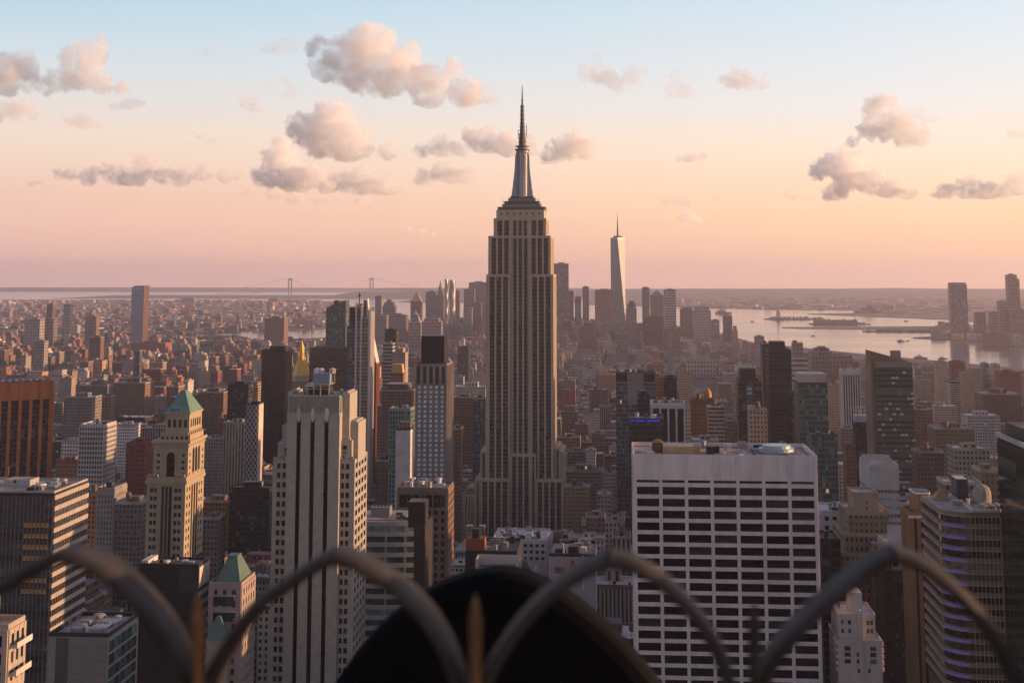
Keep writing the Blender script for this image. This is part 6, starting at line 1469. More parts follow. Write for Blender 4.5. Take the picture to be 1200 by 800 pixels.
def tapered():
    Y = 5894.0; X = lambda px: at(px, 350, Y).x; Z = lambda y: at(724, y, Y).z
    gl = mat('sky_glass', (.11,.14,.185), .4, .0, var=.10, scale=.01, spec=.35)
    b = Bld('skyscraper', 'tapered glass tower of tall triangles with needle mast, highest of the far towers', 'skyscraper', X(715), X(734), Y, Y+62, phrase='tapered glass tower')
    cx, cy = X(724.4), Y+31; h = 31.0; z0, z1 = 56, Z(280)
    a = R(0); sq = [(-h,-h),(h,-h),(h,h),(-h,h)]; q = h; tq = [(0,-q),(q,0),(0,q),(-q,0)]
    mb = MB(); mb.prism([(cx+u,cy+v) for u, v in sq], 0, z0, bottom=True); b.part('base', mb, steel)
    for i in range(4):
        A, B_ = sq[i], sq[(i+1)%4]; T = tq[i]; T2 = tq[(i+1)%4]
        mb = MB(); mb.face([(cx+A[0],cy+A[1],z0),(cx+B_[0],cy+B_[1],z0),(cx+T[0],cy+T[1],z1)]); b.part('glass_face', mb, gl)
        mb = MB(); mb.face([(cx+B_[0],cy+B_[1],z0),(cx+T2[0],cy+T2[1],z1),(cx+T[0],cy+T[1],z1)]); b.part('glass_face', mb, gl)
    mb = MB(); mb.prism([(cx+u*1.0,cy+v*1.0) for u, v in tq], z1, z1+6, bottom=True); b.part('parapet', mb, steel)
    mb = MB(); mb.lathe(cx, cy, [(18,z1+6),(19,z1+8),(19,z1+13),(17,z1+14)], 16); b.part('ring', mb, darkm)
    mb = MB(); mb.lathe(cx, cy, [(4,z1+14),(3,z1+50),(2,Z(262)),(1,Z(255)),(.5,Z(249))], 8); b.part('mast', mb, darkm)
    b.foot = [cx-33, cx+33, Y, Y+64]; b.finish(715, 734, 249, 386)
tapered()
def rippled():
    Y = 6000.0; X = lambda px: at(px, 350, Y).x; Z = lambda y: at(524, y, Y).z
    m = mat('rippled_steel', (.24,.225,.23), .4, .5, var=.15, scale=.02, streak=True)
    b = Bld('skyscraper', 'rippled silver apartment tower with two rounded tops downtown', 'skyscraper', X(519), X(533), Y, Y+40, phrase='rippled silver tower')
    for (a, c, yt, dy) in ((520.3,526,327.3,0),(526.2,533,328,8)):
        mb = MB(); n = 14; zs = [0]+[Z(yt)*k/26 for k in range(1, 27)]
        x0, x1 = X(a), X(c); cx, r = (x0+x1)/2, (x1-x0)/2; rings = []
        for k, z in enumerate(zs): rings.append([(cx+r*math.cos(t*2*math.pi/n)*(1+.03*math.sin(k*.7)), Y+dy+18+17*math.sin(t*2*math.pi/n)*(1+.10*math.sin(k*.9+t)), z) for t in range(n)])
        for p, q in zip(rings, rings[1:]):
            for t in range(n): mb.face([p[t], p[(t+1)%n], q[(t+1)%n], q[t]], 0, smooth=True)
        mb.face(rings[-1]); mb.face(rings[0][::-1]); b.part('shaft', mb, m)
    b.foot = [X(519), X(534), Y, Y+40]; b.finish(519, 534, 327, 400)
    Y = 6150.0; X = lambda px: at(px, 350, Y).x; Z = lambda y: at(515, y, Y).z
    b = Bld('skyscraper', 'dark ornate downtown tower with a crowned pinnacle', 'skyscraper', X(511), X(520), Y, Y+30)
    mb = MB(); mb.box(X(511), X(520), Y, Y+30, 0, Z(346), 0, 1, 3, 4, .1); mb.box(X(512.5), X(518.5), Y+4, Y+26, Z(346), Z(340), 0, 1, 3, 4, .1); b.part('wall', mb, FS['mauve'], roof_tar)
    cx = X(515.5); mb = MB(); mb.lathe(cx, Y+15, [(9,Z(340)),(8,Z(337)),(4.5,Z(334)),(2.5,Z(331)),(.4,Z(328))], 8); b.part('pinnacle', mb, copper)
    b.finish(511, 520, 328, 390)
rippled()
def pattern_glass():
    Y = 5230.0; X = lambda px: at(px, 370, Y).x; Z = lambda y: at(160, y, Y).z
    b = Bld('skyscraper', 'lone tall glass slab with zigzag panel pattern on the far left plain', 'skyscraper', X(153), X(171), Y, Y+52, phrase='zigzag glass slab')
    x0, x1 = X(153.4), X(167.5); D = 60
    mb = MB(); mb.box(x0, x1, Y, Y+D, 0, Z(336), 0, 1); b.part('wall', mb, mat('steel_blue_glass', (.24,.30,.38), .5, .0, var=.2, scale=.03), darkm)
    zz = 12; k = 0
    while zz < Z(340):
        mb = MB(); mb.frustum([(x0-.3,Y-1.2),(x1+.3,Y-1.2),(x1+.3,Y-.05),(x0-.3,Y-.05)], zz, [(x0-.3,Y-1.2),(x1+.3,Y-1.2),(x1+.3,Y-.05),(x0-.3,Y-.05)], zz+2.0); b.part('floor_band', mb, mat('slate_band', (.08,.09,.105), .5)); zz += 6.5
    b.boxp('side_wall', x1+.003, x1+1, Y, Y+D, 0, Z(336), mat('dark_copper_side', (.11,.055,.04), .5)); b.boxp('crown', x0+8, x1+1, Y+2, Y+D-2, Z(336), Z(334.8), darkm)
    b.foot = [x0, x1+2, Y, Y+D]; b.finish(153, 171, 335, 402)
pattern_glass()
NJ = [('curved corporate tower across the river, tallest on the far bank', 1113, 1133, 334, 5950, 'blue', 'far-bank tower'),
      ('very tall residential tower at the right edge across the river', 1180.5, 1191.5, 322, 6000, 'mauve', None),
      ('shoulder slab joined to the very tall residential tower', 1191.7, 1194.5, 327, 6010, 'mauve', None),
      ('square glass block left of the very tall residential tower', 1171, 1181, 353, 5900, 'mauve', None),
      ('low rounded office across the river beside the curved tower', 1143.5, 1155, 366, 6100, 'brown', None),
      ('grey flat-topped office on the far bank', 1160.5, 1170.5, 365.5, 6150, 'mauve', None),
      ('broad slate office at the right edge on the far bank', 1182, 1204, 362, 5850, 'blue', None),
      ('long red brick pier building on the far bank', 1152, 1186, 391, 5400, 'brick', None),
      ('pale pier shed on the far bank right edge', 1186.5, 1215, 396, 5300, 'stone', None),
      ('small dark office on the spit left of the curved tower', 1098, 1112, 391, 6000, 'mauve', None)]
for (lb, a, c, yt, Y, st, ph) in NJ:
    b = simp('waterfront_tower', lb, a, c, yt, Y, st, 395, D=38, fl=11, bay=8.5, cat='tower', phrase=ph, group='towers across the river', roof='tar', pent='curved' not in lb)
    if 'curved' in lb:
        Y_ = Y; X = lambda px: at(px, 340, Y_).x; Z = lambda y: at(1123, y, Y_).z
        mb = MB(); mb.frustum([(X(1113),Y),(X(1133),Y),(X(1133),Y+38),(X(1113),Y+38)], b.o.location.z+Z(334)+1.2, [(X(1114),Y+2),(X(1131.5),Y+2),(X(1131.5),Y+36),(X(1114),Y+36)], Z(331)); b.part('crown', mb, FS['blue'])
# islands, statue, bridge, boats
islem = mat('island_green', (.055,.06,.04), .95, var=.4, scale=.01)
def island(name, label, px0, px1, py, seed, hmax=14, ry=90):
    c = atz((px0+px1)/2, py, 0); rx = (px1-px0)/2/1600*c.y; rd = random.Random(seed)
    mb = MB(); n = 28
    pts = [(c.x+rx*math.cos(t*2*math.pi/n)*rd.uniform(.85,1.05), c.y+ry*math.sin(t*2*math.pi/n)*rd.uniform(.85,1.1)) for t in range(n)]
    mb.prism(pts, -3, 1.5)
    o = tag(ob(name, mb.mesh(name, [islem])), label, kind='structure')
    # trees and roofs on it as one far-off mass
    tb = MB()
    for i in range(int(rx/4.5)):
        a, r = rd.uniform(0, 6.28), math.sqrt(rd.random())*.86; x, y = c.x+rx*r*math.cos(a), c.y+ry*r*math.sin(a); h = rd.uniform(.45,1)*hmax*(1-r*r*.5); w = rd.uniform(6,12)
        tb.lathe(x, y, [(w*.5,1.5),(w,1.5+h*.4),(w*.8,1.5+h*.75),(w*.3,1.5+h)], 7)
    tag(ob('grove', tb.mesh('grove', [mat('grove_leaf', (.05,.055,.035), .95, var=.5, scale=.05)])), 'dark trees covering the '+label.split(' in ')[0], kind='stuff')
    return c
c1 = island('island', 'low wooded island with the statue in the harbour', 896, 967, 373.5, 5, 16, 120)
c2 = island('island', 'low island with large brick halls in the harbour', 948, 1021, 379.5, 9, 14, 110)
island('island', 'thin dark spit in the harbour below the brick halls', 1010, 1112, 388.2, 13, 9, 50)
def halls():
    b = Bld('immigration_hall', 'long brick hall with four small towers on the harbour island', 'hall', c2.x-150, c2.x+150, c2.y, c2.y+40)
    mb = MB(); mb.box(c2.x-140, c2.x+90, c2.y-10, c2.y+30, 0, 22, 0, 1, 5, 6, .4); b.part('wall', mb, FS['brick'], copper)
    for u in (-130,-60,20,80):
        mb = MB(); mb.lathe(c2.x+u, c2.y, [(5,0),(5,24),(5.5,24.5),(4,28),(.4,32)], 8); b.part('tower', mb, copper)
halls()
def statue():
    x, y = at(911.5, 372, c1.y).x, c1.y-20; k = 1.0; cu = mat('statue_copper', (.16,.24,.21), .8, var=.15)
    b = Bld('statue', 'green statue raising a torch on a stone pedestal in the harbour', 'statue', x-20, x+20, y-20, y+20)
    mb = MB(); st = [(x+(36 if i % 2 else 22)*math.cos(i*math.pi/11), y+(36 if i % 2 else 22)*math.sin(i*math.pi/11)) for i in range(22)]
    mb.prism(st, 0, 14, bottom=True); b.part('fort', mb, limestone)
    mb = MB(); mb.frustum([(x-13,y-13),(x+13,y-13),(x+13,y+13),(x-13,y+13)], 14.01, [(x-8,y-8),(x+8,y-8),(x+8,y+8),(x-8,y+8)], 47); b.part('pedestal', mb, limestone)
    mb = MB(); mb.lathe(x, y, [(5.5,47),(5.2,55),(4.3,66),(4.4,74),(3.6,79),(1.4,81),(1.9,84),(1.7,86.5),(.4,88)], 12)
    mb.tube([(x-3.2,y,78),(x-4.5,y,84),(x-4.8,y,91)], [1.5,1.1,.9], 7); mb.tube([(x+3,y,77),(x+4.5,y-1,71),(x+3.5,y-3,69)], [1.4,1.1,.9], 7); b.part('figure', mb, cu)
    mb = MB(); mb.lathe(x-4.8, y, [(1,91),(1.6,92),(1.2,93),(.3,96)], 8); b.part('torch', mb, mat('gilded_tile', (.62,.4,.1), .4))
statue()
def bridge():
    Y = 15800.0; b = Bld('suspension_bridge', 'long suspension bridge with two towers faint across the narrows', 'bridge', at(340,350,Y).x, at(435,350,Y).x, Y, Y+40)
    m = mat('bridge_steel', (.26,.25,.26), .6, .2); xs = [at(339.7,350,Y).x, at(435.3,350,Y+600).x]; dz = 70; tz = 226
    p = [Vector((xs[0],Y,0)), Vector((xs[1],Y+600,0))]; dr = (p[1]-p[0]).normalized()
    for q in p:
        mb = MB(); 
        for s in (-18, 18): mb.box(q.x+s-7, q.x+s+7, q.y-9, q.y+9, -2, tz)
        mb.box(q.x-11, q.x+11, q.y-8, q.y+8, tz-26, tz-3); mb.box(q.x-11, q.x+11, q.y-8, q.y+8, dz-2, dz+10); b.part('tower', mb, m)
    a, c = p[0]-dr*900, p[1]+dr*900
    mb = MB(); mb.tube([(a.x,a.y,dz-25),(p[0].x,p[0].y,dz),((p[0].x+p[1].x)/2,(p[0].y+p[1].y)/2,dz+6),(p[1].x,p[1].y,dz),(c.x,c.y,dz-25)], 6, 4); b.part('deck', mb, m)
    mb = MB(); pts = [(a.x,a.y,dz-15)]+[tuple(p[0].lerp(p[1], i/16).xy)+(tz-(tz-dz-12)*(1-(2*i/16-1)**2),) for i in range(17)]+[(c.x,c.y,dz-15)]; mb.tube(pts, 2.6, 4); b.part('cable', mb, m)
bridge()
hull = mat('boat_hull', (.05,.05,.055), .6); cabm = mat('boat_white', (.55,.53,.52), .7)
def boat(label, px, py, L_=30, dirn=0.0, name='boat'):
    c = atz(px, py, -2.4); b = Bld(name, label, 'boat', c.x-1, c.x+1, c.y-1, c.y+1, 'boats on the harbour')
    b.loc = Vector((c.x, c.y, -2.4)); b.o.location = b.loc; w = L_*.13; x0, x1 = c.x-L_/2, c.x+L_/2
    mb = MB(); mb.frustum([(x0+L_*.05,c.y-w*.7),(x1-L_*.12,c.y-w*.7),(x1-L_*.04,c.y),(x1-L_*.12,c.y+w*.7),(x0+L_*.05,c.y+w*.7)], -2.6, [(x0,c.y-w),(x1-L_*.2,c.y-w),(x1,c.y),(x1-L_*.2,c.y+w),(x0,c.y+w)], -2.6+L_*.10); b.part('hull', mb, hull)
    mb = MB(); mb.box(x0+L_*.15, x0+L_*.62, c.y-w*.6, c.y+w*.6, -2.6+L_*.10+.01, -2.6+L_*.19); mb.box(x0+L_*.3, x0+L_*.5, c.y-w*.4, c.y+w*.4, -2.6+L_*.19+.01, -2.6+L_*.26); b.part('cabin', mb, cabm if L_ < 100 else hull)
    mb = MB(); mb.tube([(x0+L_*.4,c.y,-2.6+L_*.26),(x0+L_*.4,c.y,-2.6+L_*.4)], L_*.008, 5); b.part('mast', mb, hull)
boat('ferry crossing the near water below the slant-topped tower side', 1079, 420, 46); boat('small tug just right of the ferry', 1105, 420.5, 30)
boat('boat in mid river above the ferry', 1056, 400, 34); boat('tiny launch right of the mid river boat', 1064, 399.5, 16)
boat('long dark ship far out beyond the brick hall island', 1022, 367.3, 210, name='cargo_ship'); boat('small boat left of the brick hall island', 953, 394, 22); boat('ship near the far shore behind the statue', 848, 367.5, 120, name='cargo_ship'); boat('little boat between the river towers and the island', 882, 377, 26); boat('workboat under the curved far-bank tower', 1062, 376.5, 28)
# dockside cranes on the far left shore
for i, (px, py) in enumerate(((352.5,383),(358,382),(364,384))):
    c = atz(px, py, 0); b = Bld('dock_crane', ['left of three red dock cranes by the far water gap','middle of three red dock cranes by the far water gap','right of three red dock cranes by the far water gap'][i], 'crane', c.x-10, c.x+10, c.y-10, c.y+10, 'red dock cranes')
    rm = mat('crane_red', (.32,.09,.06), .7); mb = MB()
    for s in (-9, 9): mb.box(c.x+s-1.5, c.x+s+1.5, c.y-8, c.y-5, 0, 46); mb.box(c.x+s-1.5, c.x+s+1.5, c.y+5, c.y+8, 0, 46)
    b.part('legs', mb, rm); mb = MB(); mb.tube([(c.x-24,c.y,44),(c.x+34,c.y,52)], 2, 5); mb.tube([(c.x+2,c.y,46),(c.x+4,c.y,70)], 1.5, 5); mb.tube([(c.x+4,c.y,70),(c.x+30,c.y,52)], .6, 4); b.part('boom', mb, rm)

# ------------------------------------------------------------------ dark metal crest of the viewing terrace
def crest():
    d = 2.6; iron = mat('crest_metal', (.05,.042,.039), .6, .0, var=.45, scale=9, bump=.1, spec=.1)
    b = Bld('terrace_crest', 'out of focus dark metal crest of pointed arches along the terrace edge', 'railing', -1.2, 0.8, d-.1, d+.1)
    arches = [([(-95,795),(-72,745),(-35,708),(5,686),(42,664),(75,650)], [(75,650),(100,656),(127,670),(160,700),(188,735),(205,768),(216,805),(222,850)]),
              ([(235,850),(243,805),(262,765),(300,712),(338,684),(368,664),(392,653)], [(392,653),(420,660),(447,676),(478,700),(503,728),(522,760),(536,800),(544,850)]),
              ([(558,850),(567,805),(583,772),(606,738),(640,701),(678,673),(714,655)], [(714,655),(742,662),(772,680),(803,708),(828,740),(846,775),(856,808),(862,850)]),
              ([(884,850),(892,808),(908,770),(935,738),(972,703),(1010,672),(1047,651)], [(1047,651),(1078,661),(1112,684),(1142,714),(1168,748),(1188,785),(1200,820),(1210,860)])]
    for k_, (lf, rt) in enumerate(arches):
        mb = MB()
        for seg in (lf, rt):
            # resample and sweep a rounded flat bar
            P = [Vector(p) for p in seg]; pts = []
            for i in range(len(P)-1):
                p0, p1, p2, p3 = P[max(i-1,0)], P[i], P[i+1], P[min(i+2,len(P)-1)]
                for s in range(5):
                    t = s/5; pts.append(.5*((2*p1)+(p2-p0)*t+(2*p0-5*p1+4*p2-p3)*t*t+(-p0+3*p1-3*p2+p3)*t**3))
            pts.append(P[-1]); rings = []
            for i, p in enumerate(pts):
                tn = (pts[min(i+1,len(pts)-1)]-pts[max(i-1,0)]).normalized(); nn = Vector((-tn.y, tn.x))
                w = 8.2
                prof = [(-1,-.2),(-.75,.02),(-.35,.10),(.35,.10),(.75,.02),(1,-.2),(1,-.9),(-1,-.9)]
                prof = [(-1,0.0),(-.8,-.022),(0,-.03),(.8,-.022),(1,0.0),(1,.05),(.8,.065),(-.8,.065),(-1,.05)]
                c0 = at(p.x+nn.x*w*0, p.y+nn.y*w*0, d)
                q = []
                for (u, dd) in prof:
                    c = at(p.x+nn.x*w*u, p.y+nn.y*w*u, d); q.append((c.x, c.y+dd, c.z))
                rings.append(q)
            for a, c in zip(rings, rings[1:]):
                for t in range(9): mb.face([a[t], a[(t+1)%9], c[(t+1)%9], c[t]], 0, smooth=t < 4)
            mb.face(rings[0][::-1]); mb.face(rings[-1])
        b.part('arch', mb, iron)
    for (px, yt, yb_, w) in ((232,694,790,8),(557,696,780,8),(884,704,812,7),(-92,700,812,8),(1212,700,812,8)):
        mb = MB(); a = lambda x, y: at(x, y, d-.03)
        rows_ = [(yt,.12),(yt+10,.55),(yt+30,1.0),(yt+60,.95),(yt+95,.8),(yt+170,1.3)]; R_ = []
        for (yy, s) in rows_:
            c = a(px, yy); hw = w*s/1600*d; R_.append([(c.x+hw*math.cos(t*math.pi/2), c.y+hw*1.6*math.sin(t*math.pi/2), c.z) for t in range(4)])
        for p, q in zip(R_[1:], R_):
            for t in range(4): mb.face([p[t], p[(t+1)%4], q[(t+1)%4], q[t]], 0)
        mb.face(R_[0]); b.part('finial', mb, iron if px == 884 else mat('sun_glint_metal', (.14,.075,.035), .5, .0, var=.4, scale=12, spec=.3))  # orange sun glint painted into the finial colour; one finial stays dark
    l, r = at(-120, 848, d), at(1320, 848, d); mb = MB(); mb.box(l.x, r.x, d-.10, d+.12, l.z-.1, l.z); b.part('base_rail', mb, iron)
crest()
def rounded_panel():
    Y = 5.2; m = mat('panel_black', (.006,.006,.007), .9, .0, var=.3, scale=2, spec=.05)
    out = [(360,860),(385,812),(415,768),(452,728),(498,696),(545,677),(590,671),(632,682),(676,708),(716,742),(752,780),(785,822),(806,860)]
    pts = []
    P = [Vector(p) for p in out]
    for i in range(len(P)-1):
        p0, p1, p2, p3 = P[max(i-1,0)], P[i], P[i+1], P[min(i+2,len(P)-1)]
        for k in range(4):
            t = k/4; pts.append(.5*((2*p1)+(p2-p0)*t+(2*p0-5*p1+4*p2-p3)*t*t+(-p0+3*p1-3*p2+p3)*t**3))
    pts.append(P[-1]); c = Vector((588, 860))
    def ring(k, y): return [((q := at(c.x+(p.x-c.x)*k, c.y+(p.y-c.y)*k, Y)).x, Y+y, q.z) for p in pts]
    R_ = [ring(.90, -.03), ring(.97, -.015), ring(1.0, .02), ring(1.0, .14)]
    b = MB()
    for a, d in zip(R_, R_[1:]):
        for k in range(len(a)-1): b.face([a[k+1], a[k], d[k], d[k+1]], 0, smooth=True)
        b.face([a[0], a[-1], d[-1], d[0]])
    b.face(R_[0]); b.face(R_[-1][::-1])
    tag(ob('gable', b.mesh('gable', [m])), 'blurred black rounded gable rising beyond the metal crest', 'gable')
rounded_panel()
# ------------------------------------------------------------------ the blocks in between, laid out on the street grid
def inpoly(x, y, P):
    c = False; n = len(P); j = n-1
    for i in range(n):
        if (P[i][1] > y) != (P[j][1] > y) and x < (P[j][0]-P[i][0])*(y-P[i][1])/(P[j][1]-P[i][1])+P[i][0]: c = not c
        j = i
    return c
rd = random.Random(42)
LIM = [(-60,392),(60,388),(140,392),(300,398),(335,402),(430,392),(445,378),(570,372),(640,372),(700,376),(800,384),(850,392),(880,402),(940,416),(1010,424),(1100,430),(1200,438),(1300,446)]
def limrow(x):
    for (a, ya), (c, yc) in zip(LIM, LIM[1:]):
        if a <= x <= c: return ya+(yc-ya)*(x-a)/(c-a)
    return 440
H = [(h[0], h[1], h[2], h[3], h[4], h[5]) for h in HEROES]
HF = np.array([h[5] for h in H]); HX0 = np.array([h[0] for h in H]); HX1 = np.array([h[1] for h in H]); HYB = np.array([h[3] for h in H]); HY = np.array([h[4] for h in H])
lots = []
def zone_style(Y, X):
    if Y < 2300: w = dict(brown=2.6, tan=3.2, stone=3, cream=3, loft=3, brick=2, white=1.8, dark=.9, piers=1.4, blue=.5, band=.9)
    elif Y < 5200: w = dict(brick=3.8, brown=2.8, tan=2.4, stone=2.2, cream=2, loft=1.6, white=1.6, band=.6, dark=.5)
    else: w = dict(mauve=4, brown=3, stone=2.5, blue=.6, tan=1.2, brick=1.5, dark=.4)
    k = list(w); return rd.choices(k, [w[i] for i in k])[0]
def height(Y, X):
    r = rd.random()
    if Y < 1300: return rd.uniform(26, 70) if r < .75 else rd.uniform(70, 110)
    if Y < 2200: return rd.uniform(24, 58) if r < .84 else rd.uniform(58, 105)
    if Y < 3600: return rd.uniform(15, 38) if r < .86 else rd.uniform(42, 72)
    if Y < 5200:
        if X < -500 and r > .72: return rd.uniform(36, 62)
        return rd.uniform(13, 30) if r < .88 else rd.uniform(35, 70)
    return rd.uniform(18, 60) if r < .7 else rd.uniform(60, 125)
def try_lot(x0, x1, y0, y1, hgt, st):
    cx, cy = (x0+x1)/2, (y0+y1)/2
    if not inpoly(cx, cy, manh): return
    if np.any((HF[:,0] < x1+1) & (HF[:,1] > x0-1) & (HF[:,2] < y1+1) & (HF[:,3] > y0-1)): return
    pxs = [proj((x, y, hgt)) for x in (x0, x1) for y in (y0, y1)]
    pa, pb = min(p[0] for p in pxs), max(p[0] for p in pxs)
    if pb < -70 or pa > 1280: return
    row = limrow(min(1299, max(-59, (pa+pb)/2)))
    m = (HX0 < pb-.6) & (HX1 > pa+.6) & (HY > y0)
    if m.any(): row = max(row, HYB[m].max()-1.5+rd.uniform(0, 5))
    # height whose far top edge still stays below that row
    cap = min(at(min(1280, max(-70, px)), row, yy).z for px in (pa, pb) for yy in (y0, y1))
    h = min(hgt, cap)
    if h < 7: 
        if cap < 5: return
        h = cap
    lots.append([x0, x1, y0, y1, h, st, rd.random()])
sy = 330.0
while sy < 6900:
    st_w = 17 if sy < 3600 else 13; blk = 80 if sy < 3600 else 72
    for half in (0, 1):
        ya = sy+st_w/2+half*(blk-st_w)/2+(0 if half == 0 else .8); yb = ya+(blk-st_w)/2-1
        left, right = (-740/1600*yb-60), (600/1600*yb+40)
        x = left
        while x < right:
            av = (x+152) % 272          # avenues every 272 m
            if av < 26: x += 26-av+.3; continue
            w = rd.uniform(14, 34) if rd.random() < .8 else rd.uniform(34, 62)
            if sy > 2200: w *= rd.uniform(.65, 1.1)
            if av+w > 272: w = 272-av
            if w > 8:
                dd = rd.uniform(0, 7); x0, x1 = x+.15, x+w-.15-rd.random()*.6
                y0, y1 = (ya+rd.uniform(0,1.5), yb-dd*half) if half else (ya+dd*.5, yb)
                if rd.random() < .97: try_lot(x0, x1, y0, y1, height(sy, x), zone_style(sy, x))
            x += max(w, 0.5)
    sy += blk
# taller blocks of the west side stand outside the view and throw their evening shade across the avenues
for yy in range(380, 1500, 82):
    for xx in range(0, 5):
        X = 0.345*yy+70+xx*150+rd.uniform(0,50)
        lots.append([X, X+rd.uniform(34,70), yy+6, yy+62, rd.uniform(95,185), rd.choice(['stone','dark','tan','blue']), rd.random()])
# ---- which of them the view shows largest: small depth-ordered raster of box outlines
SC_ = .5; GW, GH = 600, 400
ids = np.full((GH, GW), -1, np.int32)
def hull(pts):
    pts = sorted(set(pts)); 
    if len(pts) < 3: return pts
    def half_(p):
        o = []
        for q in p:
            while len(o) >= 2 and (o[-1][0]-o[-2][0])*(q[1]-o[-2][1])-(o[-1][1]-o[-2][1])*(q[0]-o[-2][0]) <= 0: o.pop()
            o.append(q)
        return o
    a, b_ = half_(pts), half_(pts[::-1]); return a[:-1]+b_[:-1]
def fill(poly, val):
    xs = [p[0] for p in poly]; ys = [p[1] for p in poly]
    x0, x1 = max(0, int(min(xs))), min(GW-1, int(max(xs))+1); y0, y1 = max(0, int(min(ys))), min(GH-1, int(max(ys))+1)
    if x1 < x0 or y1 < y0: return 0
    gx, gy = np.meshgrid(np.arange(x0, x1+1)+.5, np.arange(y0, y1+1)+.5); m = np.ones(gx.shape, bool)
    for i in range(len(poly)):
        a, c = poly[i], poly[(i+1)%len(poly)]; m &= (c[0]-a[0])*(gy-a[1])-(c[1]-a[1])*(gx-a[0]) >= -1e-6
    sub = ids[y0:y1+1, x0:x1+1]; m &= sub == -1; sub[m] = val; return int(m.sum())
todo = [(h[4], 'h', i) for i, h in enumerate(H)]+[(l[2], 'l', i) for i, l in enumerate(lots)]
todo.sort(); seen = {}
for (_, k, i) in todo:
    if k == 'h':
        x0, x1, yt, yb = H[i][:4]; fill([(x0*SC_,yt*SC_),(x1*SC_,yt*SC_),(x1*SC_,yb*SC_),(x0*SC_,yb*SC_)], -2-i)
    else:
        l = lots[i]; P = [proj((x, y, z)) for x in l[:2] for y in l[2:4] for z in (0, l[4])]
        seen[i] = fill(hull([(p[0]*SC_, p[1]*SC_) for p in P]), i)
order = sorted(seen, key=lambda i: -seen[i])
N_IND = 185
ind = [i for i in order[:N_IND] if seen[i] > 3]
COLW = dict(brick='red brick', brown='brown brick', tan='tan brick', stone='grey stone', cream='cream stone', white='white brick', loft='sandy loft', dark='dark glass', piers='ribbed stone', blue='blue grey glass', band='striped', teal='green glass', mauve='mauve', rust='orange brick')
STY = list(FS); LISTM = [FS[s] for s in STY]; RIDX = len(STY)
RM = [roof_tar, roof_grey, roof_white]
BIGP = [p for p in PHRASE if p[2]]
used = {}
rows_ = []
for i in ind:
    x0, x1, y0, y1, h, st, r = lots[i]; lots[i].append('done')
    px, py = proj(((x0+x1)/2, y0, h)); rows_.append((px, py, i))
rows_.sort()
def place(px, py):
    best = sorted(BIGP, key=lambda p: math.hypot((p[0]-px), (p[1]-py)*.9))[0]
    dx, dy = px-best[0], py-best[1]
    if abs(dx) < 12: w = 'below' if dy > 0 else 'beyond'
    elif dy > abs(dx)*1.6: w = 'low left of' if dx < 0 else 'low right of'
    elif -dy > abs(dx)*1.6: w = 'beyond'
    else: w = 'left of' if dx < 0 else 'right of'
    return w+' the '+best[2]
lab = {}
for (px, py, i) in rows_:
    x0, x1, y0, y1, h, st, r = lots[i][:7]; q = random.Random(i)
    feat = q.choice(['tank','hut','step','plain','tank','hut','fans']) if (x1-x0) > 12 else 'plain'
    if h > 35 and feat == 'plain': feat = 'hut'
    rf = q.choice([0,0,1,1,2]); lots[i].append((feat, rf))
    size = 'low' if h < 24 else ('tall' if h > 62 else 'mid-height'); wide = 'wide ' if x1-x0 > 36 else ('narrow ' if x1-x0 < 13 else '')
    f = dict(tank=' with water tank', hut=' with roof hut', step=' with stepped top', plain=['',' with plain grey roof',' with plain white roof'][rf], fans=' with roof fans')[feat]
    s = f"{size} {wide}{COLW[st]} building{f} {place(px, py)}"
    lab.setdefault(s, []).append((px, i))
ORD = ['first','second','third','fourth','fifth','sixth','seventh','eighth','ninth','tenth']
final = {}
for s, v in lab.items():
    v.sort()
    for k, (px, i) in enumerate(v): final[i] = s if len(v) == 1 else s+f", {ORD[min(k,9)]} of {len(v)} from left"
